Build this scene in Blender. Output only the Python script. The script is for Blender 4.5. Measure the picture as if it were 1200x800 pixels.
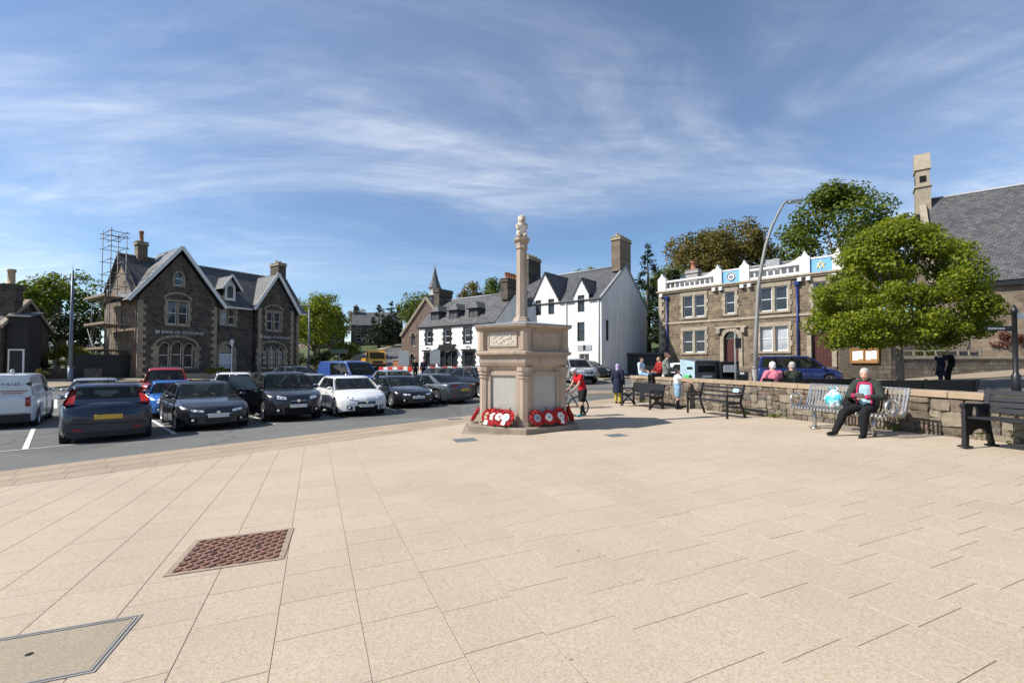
import bpy, bmesh, math, random
import numpy as np
from mathutils import Vector, Matrix, Euler, noise as mnoise

# ------------------------------------------------------------------ scene, camera, sky, sun
scn = bpy.context.scene
for o in list(bpy.data.objects):
    bpy.data.objects.remove(o)
R = math.radians
COL = scn.collection

cam_d = bpy.data.cameras.new('camera')
cam_d.sensor_width = 36.0
cam_d.lens = 16.0
cam_d.shift_y = 0.010
cam_d.clip_start = 0.05
cam_d.clip_end = 6000
cam = bpy.data.objects.new('camera', cam_d)
COL.objects.link(cam)
cam.location = (0, 0, 1.45)
cam.rotation_euler = (R(91.5), 0, 0)
scn.camera = cam

SUN_EL = R(42.5)
SUN_DIR = Vector((-0.985, -0.172, 0)).normalized()      # horizontal direction towards the sun
sun_vec = Vector((SUN_DIR.x*math.cos(SUN_EL), SUN_DIR.y*math.cos(SUN_EL), math.sin(SUN_EL)))

w = bpy.data.worlds.new('World')
scn.world = w
w.use_nodes = True
wn = w.node_tree.nodes
wl = w.node_tree.links
wn.clear()
w_out = wn.new('ShaderNodeOutputWorld')
w_bg = wn.new('ShaderNodeBackground')
w_bg.inputs['Strength'].default_value = 0.102
sky = wn.new('ShaderNodeTexSky')
sky.sky_type = 'NISHITA'
sky.sun_disc = False
sky.sun_elevation = SUN_EL
sky.sun_rotation = math.atan2(SUN_DIR.x, SUN_DIR.y)
sky.air_density = 1.0
sky.dust_density = 0.0
sky.ozone_density = 5.0
# high thin cirrus: noise on a flat layer far above, drawn out along one direction
tc = wn.new('ShaderNodeTexCoord')
sep = wn.new('ShaderNodeSeparateXYZ')
wl.new(tc.outputs['Generated'], sep.inputs[0])
def wmath(op, a, b=None, clamp=False):
    n = wn.new('ShaderNodeMath'); n.operation = op; n.use_clamp = clamp
    for i, v in enumerate((a, b)):
        if v is None: continue
        if isinstance(v, (int, float)): n.inputs[i].default_value = v
        else: wl.new(v, n.inputs[i])
    return n.outputs[0]
zc = wmath('ADD', wmath('MAXIMUM', sep.outputs['Z'], 0.0), 0.16)
cx = wmath('DIVIDE', sep.outputs['X'], zc)
cy = wmath('DIVIDE', sep.outputs['Y'], zc)
comb = wn.new('ShaderNodeCombineXYZ')
wl.new(cx, comb.inputs[0]); wl.new(cy, comb.inputs[1])
def cloud_noise(scale, rot, sc, detail, rough, dist, loc=(0, 0, 0)):
    m = wn.new('ShaderNodeMapping')
    m.inputs['Rotation'].default_value = (0, 0, R(rot))
    m.inputs['Scale'].default_value = sc
    m.inputs['Location'].default_value = loc
    wl.new(comb.outputs[0], m.inputs[0])
    n = wn.new('ShaderNodeTexNoise')
    n.inputs['Scale'].default_value = scale
    n.inputs['Detail'].default_value = detail
    n.inputs['Roughness'].default_value = rough
    n.inputs['Distortion'].default_value = dist
    wl.new(m.outputs[0], n.inputs['Vector'])
    return n.outputs['Fac']
def wramp(v, lo, hi):
    n = wn.new('ShaderNodeMapRange'); n.clamp = True
    n.interpolation_type = 'SMOOTHSTEP'
    n.inputs['From Min'].default_value = lo; n.inputs['From Max'].default_value = hi
    wl.new(v, n.inputs['Value'])
    return n.outputs[0]
CL = dict(a=cloud_noise(0.50, -52, (1.0, 2.3, 1), 9, 0.60, 0.9, (1.7, 0.35, 0)),
          b=cloud_noise(0.30, -40, (1, 1.15, 1), 2, 0.5, 0.2, (0.95, 2.2, 0)),
          c=cloud_noise(2.6, -58, (1.0, 4.2, 1), 8, 0.62, 1.0, (0.0, 0.4, 0)))
big = wramp(CL['b'], 0.40, 0.60)
mid = wramp(CL['a'], 0.38, 0.70)
fine = wramp(CL['c'], 0.22, 0.78)
body = wmath('MULTIPLY', mid, wmath('ADD', wmath('MULTIPLY', fine, 0.6), 0.4))
dens = wmath('MULTIPLY', body, wmath('ADD', wmath('MULTIPLY', big, 0.80), 0.20))
veil = wmath('MULTIPLY', big, 0.09)
dens = wmath('ADD', wmath('MULTIPLY', dens, 0.78), veil, True)
mixc = wn.new('ShaderNodeMix'); mixc.data_type = 'RGBA'
wl.new(dens, mixc.inputs['Factor'])
wl.new(sky.outputs[0], mixc.inputs['A'])
mixc.inputs['B'].default_value = (8.0, 8.3, 8.7, 1)
wl.new(mixc.outputs['Result'], w_bg.inputs['Color'])
wl.new(w_bg.outputs[0], w_out.inputs[0])

sun_d = bpy.data.lights.new('sun', 'SUN')
sun_d.energy = 5.0
sun_d.angle = R(0.53)
sun_d.color = (1.0, 0.95, 0.87)
sun = bpy.data.objects.new('sun', sun_d)
COL.objects.link(sun)
sun.rotation_euler = sun_vec.to_track_quat('Z', 'Y').to_euler()
sun.location = (-30, -5, 30)

scn.view_settings.view_transform = 'Standard'
scn.view_settings.look = 'None'
scn.view_settings.exposure = 0.52
scn.view_settings.gamma = 1.0
scn.view_settings.use_curve_mapping = False
scn.render.engine = 'CYCLES'

# ------------------------------------------------------------------ terrain height
def plaza_z(x, y):
    return 0.0285*x + 0.0065*(np.sqrt(x*x+1)-1) - 0.02*y
_cp = []
for _x in (-16, -12, -8, -4, 0, 4, 8):
    for _y in (-4, 2, 7, 12, 17):
        if _x == 8 and _y > 12: continue
        _cp.append((_x, _y, float(plaza_z(np.float64(_x), np.float64(_y)))))
_cp += [(-20, 12, -.62), (-30, 18, -.45), (-12, 25, -.5), (-4, 24, -.42), (2, 24, -.25), (-20, 26, -.35), (-26, 33, -.05),
        (-33, 36, .15), (-31, 45, .2), (-22, 54, .45), (-45, 30, .0), (-60, 40, .5), (-12, 34, -.2), (-14, 44, .15), (-5, 36, .05),
        (-6, 46, .45), (2, 44, .4), (-12, 58, 1.0), (8, 36, .3), (4, 28, -.08), (12, 22, .1), (20, 31, .1), (12, 34, .25), (15, 41, .6), (24, 31, .5),
        (20, 22, .3), (34, 22, .9), (16, 10, .25), (26, 12, .5), (40, 34, 2.4), (30, 44, 3.0), (20, 55, 3.6), (5, 60, 1.8), (-4, 70, 2.4),
        (-20, 75, 3.2), (-24, 95, 5.6), (-40, 100, 5.5), (-10, 100, 5.5), (15, 90, 6), (40, 70, 7.5), (70, 60, 8), (-60, 80, 2.5), (-90, 60, 1),
        (-90, 120, 4), (0, 160, 9), (70, 130, 12), (-70, 160, 8), (120, 40, 8), (-120, 10, -1), (60, 0, 1), (-60, -30, -2), (60, -40, 0), (0, -40, .2)]
_cp = np.array(_cp, float)
def _tps_k(r2):
    return np.where(r2 > 1e-9, 0.5*r2*np.log(np.maximum(r2, 1e-9)), 0.0)
_n = len(_cp)
_S = 20.0
_px = _cp[:, :2]/_S
_K = _tps_k(((_px[:, None, :]-_px[None, :, :])**2).sum(-1)) + np.eye(_n)*1e-4
_P = np.hstack([np.ones((_n, 1)), _px])
_A = np.vstack([np.hstack([_K, _P]), np.hstack([_P.T, np.zeros((3, 3))])])
_W = np.linalg.solve(_A, np.concatenate([_cp[:, 2], np.zeros(3)]))
def ground_arr(x, y):
    x = np.asarray(x, float); y = np.asarray(y, float)
    xc = np.clip(x, -140, 140); yc = np.clip(y, -60, 170)
    q = np.stack([xc.ravel()/_S, yc.ravel()/_S], 1)
    k = _tps_k(((q[:, None, :]-_px[None, :, :])**2).sum(-1))
    z = k@_W[:_n] + _W[_n] + q@_W[_n+1:]
    return z.reshape(x.shape)
def G(x, y):
    return float(ground_arr(np.array([x]), np.array([y]))[0])
# ------------------------------------------------------------------ helpers
RND = random.Random(7)
def link(o, parent=None):
    COL.objects.link(o)
    if parent is not None: o.parent = parent
    return o
def tag(o, label=None, cat=None, group=None, kind=None):
    if label: o['label'] = label
    if cat: o['category'] = cat
    if group: o['group'] = group
    if kind: o['kind'] = kind
    return o
def thing(name, label, cat, loc=(0, 0, 0), rotz=0.0, group=None):
    o = bpy.data.objects.new(name, None)
    o.empty_display_size = 0.3
    link(o)
    o.location = loc; o.rotation_euler = (0, 0, rotz)
    return tag(o, label, cat, group)
def copy_tree(o, parent=None, label=None, loc=None, rotz=None):
    c = o.copy(); COL.objects.link(c)
    if parent is not None: c.parent = parent
    if label: c['label'] = label
    if loc is not None: c.location = loc
    if rotz is not None: c.rotation_euler = (0, 0, rotz)
    for ch in list(o.children): copy_tree(ch, c)
    return c
def TR(x, y, z): return Matrix.Translation((x, y, z))
def RZ(a): return Matrix.Rotation(a, 4, 'Z')
def RX(a): return Matrix.Rotation(a, 4, 'X')
def RY(a): return Matrix.Rotation(a, 4, 'Y')
I4 = Matrix.Identity(4)

class MB:
    """collects simple shapes into one mesh"""
    def __init__(s): s.v = []; s.f = []; s.m = []; s.sm = []; s.cur = 0; s.M = None; s.smooth = False
    def pt(s, p):
        p = Vector(p)
        if s.M is not None: p = s.M @ p
        s.v.append(p[:]); return len(s.v)-1
    def face(s, idx, smooth=None):
        s.f.append(tuple(idx)); s.m.append(s.cur); s.sm.append(s.smooth if smooth is None else smooth)
    def poly(s, pts, smooth=None):
        s.face([s.pt(p) for p in pts], smooth); return s
    def box(s, x0, x1, y0, y1, z0, z1):
        b = [s.pt(p) for p in ((x0, y0, z0), (x1, y0, z0), (x1, y1, z0), (x0, y1, z0), (x0, y0, z1), (x1, y0, z1), (x1, y1, z1), (x0, y1, z1))]
        for q in ((0, 3, 2, 1), (4, 5, 6, 7), (0, 1, 5, 4), (1, 2, 6, 5), (2, 3, 7, 6), (3, 0, 4, 7)): s.face([b[i] for i in q], False)
        return s
    def cbox(s, x0, x1, y0, y1, z0, z1, c=0.02):
        """box with chamfered vertical and top edges"""
        def ring(d, z): return [s.pt(p) for p in ((x0+d+c, y0+d, z), (x1-d-c, y0+d, z), (x1-d, y0+d+c, z), (x1-d, y1-d-c, z), (x1-d-c, y1-d, z), (x0+d+c, y1-d, z), (x0+d, y1-d-c, z), (x0+d, y0+d+c, z))]
        a = ring(0, z0); b = ring(0, z1-c); d = ring(c, z1)
        for i in range(8):
            j = (i+1) % 8
            s.face([a[i], a[j], b[j], b[i]], False); s.face([b[i], b[j], d[j], d[i]], False)
        s.face(d, False); s.face(a[::-1], False)
        return s
    def prism(s, poly, h0, h1, axis='z'):
        """extrude a 2d outline; axis is the extrusion axis"""
        def mk(p, h):
            a, b = p
            return (a, b, h) if axis == 'z' else ((a, h, b) if axis == 'y' else (h, a, b))
        A = [s.pt(mk(p, h0)) for p in poly]; B = [s.pt(mk(p, h1)) for p in poly]
        n = len(poly)
        s.face(A[::-1], False); s.face(B, False)
        for i in range(n):
            j = (i+1) % n; s.face([A[i], A[j], B[j], B[i]])
        return s
    def cyl(s, p0, p1, r0, r1=None, n=10, caps=True, smooth=True):
        r1 = r0 if r1 is None else r1
        p0 = Vector(p0); p1 = Vector(p1); d = (p1-p0)
        if d.length < 1e-6: return s
        q = d.to_track_quat('Z', 'Y')
        A = []; B = []
        for i in range(n):
            a = 2*math.pi*i/n; c = Vector((math.cos(a), math.sin(a), 0))
            A.append(s.pt(p0+q@(c*r0))); B.append(s.pt(p1+q@(c*r1)))
        for i in range(n):
            j = (i+1) % n; s.face([A[i], A[j], B[j], B[i]], smooth)
        if caps: s.face(A[::-1], False); s.face(B, False)
        return s
    def tube(s, path, r, n=8, closed=False, caps=True):
        path = [Vector(p) for p in path]; m = len(path)
        rr = r if isinstance(r, (list, tuple)) else [r]*m
        rings = []; up = Vector((0, 0, 1)); prev = None
        for i in range(m):
            a = path[i-1] if (i > 0 or closed) else path[i]
            b = path[(i+1) % m] if (i < m-1 or closed) else path[i]
            t = (b-a).normalized()
            if prev is None:
                ref = up if abs(t.z) < .95 else Vector((1, 0, 0))
                nrm = (ref - t*ref.dot(t)).normalized()
            else:
                nrm = prev - t*prev.dot(t)
                nrm = nrm.normalized() if nrm.length > 1e-6 else prev
            prev = nrm; bi = t.cross(nrm)
            rings.append([s.pt(path[i]+(nrm*math.cos(2*math.pi*k/n)+bi*math.sin(2*math.pi*k/n))*rr[i]) for k in range(n)])
        for i in range(m if closed else m-1):
            A = rings[i]; B = rings[(i+1) % m]
            for k in range(n):
                j = (k+1) % n; s.face([A[k], A[j], B[j], B[k]], True)
        if caps and not closed: s.face(rings[0][::-1], False); s.face(rings[-1], False)
        return s
    def lathe(s, prof, n=16, smooth=True, phase=0.0, caps=True):
        """prof: (radius, z) from bottom to top, about the local z axis"""
        rings = []
        for r, z in prof:
            rings.append([s.pt((r*math.cos(phase+2*math.pi*k/n), r*math.sin(phase+2*math.pi*k/n), z)) for k in range(n)])
        for A, B in zip(rings, rings[1:]):
            for k in range(n):
                j = (k+1) % n; s.face([A[k], A[j], B[j], B[k]], smooth)
        if caps: s.face(rings[0][::-1], False); s.face(rings[-1], False)
        return s
    def ball(s, c, rx, ry=None, rz=None, n=10, m=7):
        ry = ry or rx; rz = rz or rx; c = Vector(c)
        rows = []
        for i in range(m+1):
            t = math.pi*i/m
            if i in (0, m): rows.append([s.pt(c+Vector((0, 0, rz*math.cos(t))))]); continue
            rows.append([s.pt(c+Vector((rx*math.sin(t)*math.cos(2*math.pi*k/n), ry*math.sin(t)*math.sin(2*math.pi*k/n), rz*math.cos(t)))) for k in range(n)])
        for i in range(m):
            A, B = rows[i], rows[i+1]
            for k in range(n):
                j = (k+1) % n
                if len(A) == 1: s.face([A[0], B[k], B[j]], True)
                elif len(B) == 1: s.face([A[k], B[0], A[j]], True)
                else: s.face([A[k], B[k], B[j], A[j]], True)
        return s
    def mesh(s, name, mats):
        me = bpy.data.meshes.new(name)
        me.from_pydata(s.v, [], s.f)
        for m in (mats if isinstance(mats, (list, tuple)) else [mats]): me.materials.append(m)
        me.polygons.foreach_set('material_index', s.m)
        me.polygons.foreach_set('use_smooth', s.sm)
        me.update()
        return me
    def build(s, name, mats, parent=None, M=None):
        o = bpy.data.objects.new(name, s.mesh(name, mats))
        link(o, parent)
        if M is not None: o.matrix_local = M
        return o
def put(name, me, parent=None, M=None):
    o = bpy.data.objects.new(name, me); link(o, parent)
    if M is not None: o.matrix_local = M
    return o

# ------------------------------------------------------------------ materials
class NT:
    def __init__(s, name):
        s.mat = bpy.data.materials.new(name); s.mat.use_nodes = True
        s.n = s.mat.node_tree.nodes; s.l = s.mat.node_tree.links
        s.b = s.n['Principled BSDF']; s.tc = None
    def obj(s):
        if s.tc is None: s.tc = s.n.new('ShaderNodeTexCoord')
        return s.tc.outputs['Object']
    def node(s, t, **kw):
        n = s.n.new(t)
        for k, v in kw.items(): setattr(n, k, v)
        return n
    def noise(s, scale, detail=4, rough=.55, vec=None, dist=0):
        n = s.n.new('ShaderNodeTexNoise')
        n.inputs['Scale'].default_value = scale; n.inputs['Detail'].default_value = detail
        n.inputs['Roughness'].default_value = rough; n.inputs['Distortion'].default_value = dist
        s.l.new(vec or s.obj(), n.inputs['Vector']); return n.outputs['Fac']
    def ramp(s, v, stops, interp='LINEAR'):
        n = s.n.new('ShaderNodeValToRGB'); n.color_ramp.interpolation = interp
        e = n.color_ramp.elements
        while len(e) < len(stops): e.new(0.5)
        for i, (p, c) in enumerate(stops):
            e[i].position = p; e[i].color = (*c, 1) if len(c) == 3 else c
        s.l.new(v, n.inputs[0]); return n.outputs[0]
    def math(s, op, a, b=0.5):
        n = s.n.new('ShaderNodeMath'); n.operation = op
        for i, v in enumerate((a, b)):
            if isinstance(v, (int, float)): n.inputs[i].default_value = v
            else: s.l.new(v, n.inputs[i])
        return n.outputs[0]
    def mix(s, f, a, b, mode='MIX'):
        n = s.n.new('ShaderNodeMix'); n.data_type = 'RGBA'; n.blend_type = mode
        for k, v in (('Factor', f), ('A', a), ('B', b)):
            if isinstance(v, (int, float)): n.inputs[k].default_value = v
            elif isinstance(v, (tuple, list)): n.inputs[k].default_value = (*v, 1) if len(v) == 3 else v
            else: s.l.new(v, n.inputs[k])
        return n.outputs['Result']
    def bump(s, h, strength=.3, dist=.02):
        n = s.n.new('ShaderNodeBump'); n.inputs['Strength'].default_value = strength; n.inputs['Distance'].default_value = dist
        s.l.new(h, n.inputs['Height']); s.l.new(n.outputs[0], s.b.inputs['Normal'])
    def base(s, c):
        if isinstance(c, (tuple, list)): s.b.inputs['Base Color'].default_value = (*c, 1)
        else: s.l.new(c, s.b.inputs['Base Color'])
    def set(s, **kw):
        for k, v in kw.items(): s.b.inputs[k.replace('_', ' ')].default_value = v
        return s
    def island(s):
        g = s.n.new('ShaderNodeObjectInfo'); return g.outputs['Random']

def plain(name, c, rough=.6, metal=0.0, var=.12, scale=6.0, bump=0.0, bscale=40.0, spec=.4, coat=0.0, objvar=0.0):
    t = NT(name)
    f = t.noise(scale, 4)
    lo = tuple(max(0, x*(1-var)) for x in c); hi = tuple(min(1, x*(1+var)) for x in c)
    col = t.ramp(f, [(.3, lo), (.7, hi)])
    if objvar > 0:
        r = t.island()
        col = t.mix(1.0, col, t.ramp(r, [(0, (1-objvar,)*3), (1, (1+objvar*.6, 1+objvar*.5, 1+objvar*.4))]), 'MULTIPLY')
    t.base(col)
    t.set(Roughness=rough, Metallic=metal)
    t.b.inputs['Specular IOR Level'].default_value = spec
    if coat: t.b.inputs['Coat Weight'].default_value = coat; t.b.inputs['Coat Roughness'].default_value = .04
    if bump: t.bump(t.noise(bscale, 5, .6), bump, .01)
    return t.mat
def swz(t, sx=1.0, sy=1.0):
    """object x,z -> texture x,y"""
    s = t.node('ShaderNodeSeparateXYZ'); t.l.new(t.obj(), s.inputs[0])
    c = t.node('ShaderNodeCombineXYZ')
    t.l.new(t.math('MULTIPLY', s.outputs['X'], sx), c.inputs[0]); t.l.new(t.math('MULTIPLY', s.outputs['Z'], sy), c.inputs[1])
    return c.outputs[0]
def rubble(name, cols, mortar, bw=.45, bh=.2, msz=.02, wob=.06, bumpd=.03, rough=.9):
    """coursed rubble stone for walls built in their own frame (x along, z up)"""
    t = NT(name)
    v = swz(t)
    n = t.node('ShaderNodeTexNoise'); n.inputs['Scale'].default_value = 2.3; n.inputs['Detail'].default_value = 3
    t.l.new(v, n.inputs['Vector'])
    sub = t.node('ShaderNodeVectorMath', operation='SUBTRACT'); t.l.new(n.outputs['Color'], sub.inputs[0]); sub.inputs[1].default_value = (.5, .5, .5)
    sc = t.node('ShaderNodeVectorMath', operation='SCALE'); t.l.new(sub.outputs[0], sc.inputs[0]); sc.inputs['Scale'].default_value = wob*2
    ad = t.node('ShaderNodeVectorMath', operation='ADD'); t.l.new(v, ad.inputs[0]); t.l.new(sc.outputs[0], ad.inputs[1])
    b = t.node('ShaderNodeTexBrick')
    b.offset = .45; b.squash = .7; b.squash_frequency = 3; b.offset_frequency = 2
    b.inputs['Scale'].default_value = 1; b.inputs['Brick Width'].default_value = bw; b.inputs['Row Height'].default_value = bh
    b.inputs['Mortar Size'].default_value = msz; b.inputs['Mortar Smooth'].default_value = .3; b.inputs['Bias'].default_value = 0
    b.inputs['Color1'].default_value = (0, 0, 0, 1); b.inputs['Color2'].default_value = (1, 1, 1, 1); b.inputs['Mortar'].default_value = (.5, .5, .5, 1)
    t.l.new(ad.outputs[0], b.inputs['Vector'])
    k = len(cols)
    stone = t.ramp(b.outputs['Color'], [(i/(k-1), c) for i, c in enumerate(cols)])
    vr = t.node('ShaderNodeTexVoronoi'); vr.inputs['Scale'].default_value = 1.0/bw*1.3; t.l.new(ad.outputs[0], vr.inputs['Vector'])
    sx = t.node('ShaderNodeSeparateColor'); t.l.new(vr.outputs['Color'], sx.inputs[0])
    stone = t.mix(.6, stone, t.ramp(sx.outputs[0], [(i/(k-1), c) for i, c in enumerate(cols[::-1])]))
    fine = t.noise(14, 6, .65)
    stone = t.mix(1.0, stone, t.ramp(fine, [(.25, (.72, .72, .72)), (.75, (1.2, 1.2, 1.2))]), 'MULTIPLY')
    big = t.noise(.6, 3)
    stone = t.mix(1.0, stone, t.ramp(big, [(.3, (.85, .84, .82)), (.7, (1.12, 1.12, 1.12))]), 'MULTIPLY')
    t.base(t.mix(b.outputs['Fac'], stone, mortar))
    t.set(Roughness=rough)
    h = t.math('ADD', t.math('MULTIPLY', t.math('SUBTRACT', 1.0, b.outputs['Fac']), .8), t.math('MULTIPLY', fine, .6))
    t.bump(h, .8, bumpd)
    return t.mat
def slate(name, c, c2, lichen=(.2, .2, .15), rough=.55, bw=.28, bh=.2):
    """slates on roof slopes built in their own frame (x along, y up the slope)"""
    t = NT(name)
    b = t.node('ShaderNodeTexBrick'); b.offset = .5
    b.inputs['Scale'].default_value = 1; b.inputs['Brick Width'].default_value = bw; b.inputs['Row Height'].default_value = bh
    b.inputs['Mortar Size'].default_value = .012; b.inputs['Mortar Smooth'].default_value = .1
    b.inputs['Color1'].default_value = (*c, 1); b.inputs['Color2'].default_value = (*c2, 1); b.inputs['Mortar'].default_value = (.02, .02, .022, 1)
    t.l.new(t.obj(), b.inputs['Vector'])
    f = t.noise(1.1, 5, .65)
    f2 = t.noise(7, 4, .7)
    col = t.mix(1.0, b.outputs['Color'], t.ramp(f, [(.3, (.72, .72, .74)), (.7, (1.3, 1.28, 1.22))]), 'MULTIPLY')
    col = t.mix(t.ramp(f2, [(.55, (0, 0, 0)), (.8, (.45, .45, .45))]), col, lichen)
    t.base(col); t.set(Roughness=rough)
    # each course steps up towards its lower edge
    s = t.node('ShaderNodeSeparateXYZ'); t.l.new(t.obj(), s.inputs[0])
    fr = t.math('FRACT', t.math('DIVIDE', s.outputs['Y'], bh))
    h = t.math('ADD', t.math('SUBTRACT', 1.0, fr), t.math('MULTIPLY', b.outputs['Fac'], -.6))
    t.bump(t.math('ADD', h, t.math('MULTIPLY', f2, .5)), .7, .02)
    return t.mat
def paint(name, c, rough=.25, metal=.0, flake=.0):
    t = NT(name)
    f = t.noise(3, 3)
    t.base(t.ramp(f, [(.3, tuple(x*.96 for x in c)), (.7, tuple(min(1, x*1.04) for x in c))]))
    t.set(Roughness=rough, Metallic=metal)
    t.b.inputs['Coat Weight'].default_value = .8; t.b.inputs['Coat Roughness'].default_value = .05
    return t.mat
def glassy(name, c, rough=.06, spec=.5, wave=.0, trans=0.0):
    t = NT(name)
    f = t.noise(.8, 2)
    t.base(t.ramp(f, [(.35, tuple(x*.7 for x in c)), (.65, tuple(x*1.3 for x in c))]))
    t.set(Roughness=rough); t.b.inputs['Specular IOR Level'].default_value = spec
    if wave: t.bump(t.noise(1.7, 2), wave, .02)
    return t.mat
M = {}
M['slab'] = None
M['black_metal'] = plain('black_painted_iron', (.012, .012, .014), .42, 0, .2, 8, .1, 60, .5)
M['black_wood'] = plain('black_stained_wood', (.011, .011, .014), .5, 0, .3, 10, .15, 50, .5)
M['steel'] = plain('brushed_steel', (.50, .49, .47), .36, .9, .1, 12)
M['galv'] = plain('galvanised_steel', (.33, .34, .35), .5, .55, .15, 10)
M['lampgrey'] = plain('grey_lamp_post_paint', (.22, .215, .20), .6, .1, .12, 8)
M['white'] = plain('white_paint', (.66, .655, .63), .55, 0, .04, 3)
t = NT('white_render')
_m = t.node('ShaderNodeMapping'); t.l.new(t.obj(), _m.inputs[0]); _m.inputs['Scale'].default_value = (2.2, 2.2, .22)
_c = t.ramp(t.noise(1.0, 6, .65, _m.outputs[0]), [(.35, (.60, .595, .57)), (.6, (.72, .72, .71))])
_c = t.mix(1.0, _c, t.ramp(t.noise(.8, 4, .6), [(.3, (.94,)*3), (.7, (1.03,)*3)]), 'MULTIPLY')
t.base(_c); t.set(Roughness=.9); t.bump(t.noise(30, 5, .6), .35, .012)
M['whitewall'] = t.mat
M['frame'] = plain('window_frame_paint', (.74, .74, .72), .4, 0, .05, 5)
M['black'] = plain('black_paint', (.014, .014, .015), .45, 0, .2, 5)
M['rubber'] = plain('rubber', (.018, .018, .018), .85, 0, .2, 20)
M['plastic'] = plain('dark_plastic', (.022, .022, .024), .6, 0, .15, 20)
M['liner'] = plain('wheel_arch_liner', (.006, .006, .006), .95, 0, .2, 20)
M['glass'] = glassy('dark_window_glass', (.018, .021, .026), .04, .7, .25)
M['glass_blind'] = glassy('window_glass_over_blind', (.36, .38, .40), .08, .5, .1)
t = NT('car_glass')
_f = t.noise(.8, 2); t.base(t.ramp(_f, [(.35, (.010, .013, .013)), (.65, (.016, .02, .02))])); t.set(Roughness=.03); t.b.inputs['Specular IOR Level'].default_value = .5
_tr = t.node('ShaderNodeBsdfTransparent'); _tr.inputs['Color'].default_value = (.50, .56, .54, 1)
_mx = t.node('ShaderNodeMixShader'); _mx.inputs[0].default_value = .52
t.l.new(t.b.outputs[0], _mx.inputs[1]); t.l.new(_tr.outputs[0], _mx.inputs[2]); t.l.new(_mx.outputs[0], t.n['Material Output'].inputs['Surface'])
M['carglass'] = t.mat
M['seat'] = plain('dark_car_seat', (.028, .027, .027), .85, 0, .2, 12)
M['chrome'] = plain('chrome', (.7, .7, .71), .12, 1.0, .03, 10)
M['alloy'] = plain('alloy_wheel', (.48, .48, .49), .32, .8, .08, 20)
M['lampglass'] = glassy('lamp_glass', (.62, .65, .68), .08, .8)
M['tail'] = glassy('tail_lamp_red', (.28, .012, .012), .12, .6)
M['amber'] = glassy('amber_lens', (.6, .2, .02), .15, .6)
M['platew'] = plain('white_number_plate', (.62, .62, .60), .4)
M['platey'] = plain('yellow_number_plate', (.66, .40, .05), .4)
M['skin'] = plain('skin', (.50, .30, .22), .55, 0, .08, 12)
M['slate'] = slate('blue_grey_slate', (.055, .057, .062), (.10, .10, .103))
M['slate_dark'] = slate('dark_slate', (.045, .047, .053), (.085, .087, .092), (.12, .115, .09))
M['slate_light'] = slate('weathered_slate', (.062, .064, .067), (.115, .115, .114), (.15, .147, .12))
M['lead'] = plain('lead_flashing', (.28, .29, .30), .6, .2, .12, 4)
M['terracotta'] = plain('terracotta_pot', (.30, .13, .07), .85, 0, .2, 8)
M['clay'] = plain('buff_clay_pot', (.42, .30, .19), .85, 0, .2, 8)
M['quoin'] = plain('dressed_buff_stone', (.30, .245, .18), .9, 0, .22, 3, .4, 25, objvar=.18)
M['quoin2'] = plain('dressed_grey_stone', (.33, .28, .21), .9, 0, .18, 3, .4, 25, objvar=.14)
M['bank_rubble'] = rubble('dark_whin_rubble', [(.022, .020, .019), (.06, .052, .042), (.13, .105, .075), (.04, .038, .038)], (.13, .11, .085), .55, .25)
M['mas_rubble'] = rubble('squared_brown_rubble', [(.095, .068, .044), (.22, .162, .105), (.065, .049, .036), (.32, .245, .155)], (.25, .205, .145), .55, .26, .02, .04)
M['garden_rubble'] = rubble('grey_brown_rubble', [(.08, .064, .05), (.24, .20, .15), (.12, .083, .067), (.34, .29, .22)], (.125, .108, .083), .55, .27, .03, .1, .06)
M['church_rubble'] = rubble('church_rubble', [(.09, .066, .048), (.24, .18, .125), (.125, .092, .074), (.29, .225, .155)], (.20, .165, .13), .6, .28)
M['red_rubble'] = rubble('reddish_rubble', [(.12, .075, .055), (.22, .13, .095), (.10, .075, .065), (.24, .165, .12)], (.2, .17, .14), .5, .24)
M['harl'] = plain('grey_harling', (.33, .31, .28), .95, 0, .12, 2, .5, 30)
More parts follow.
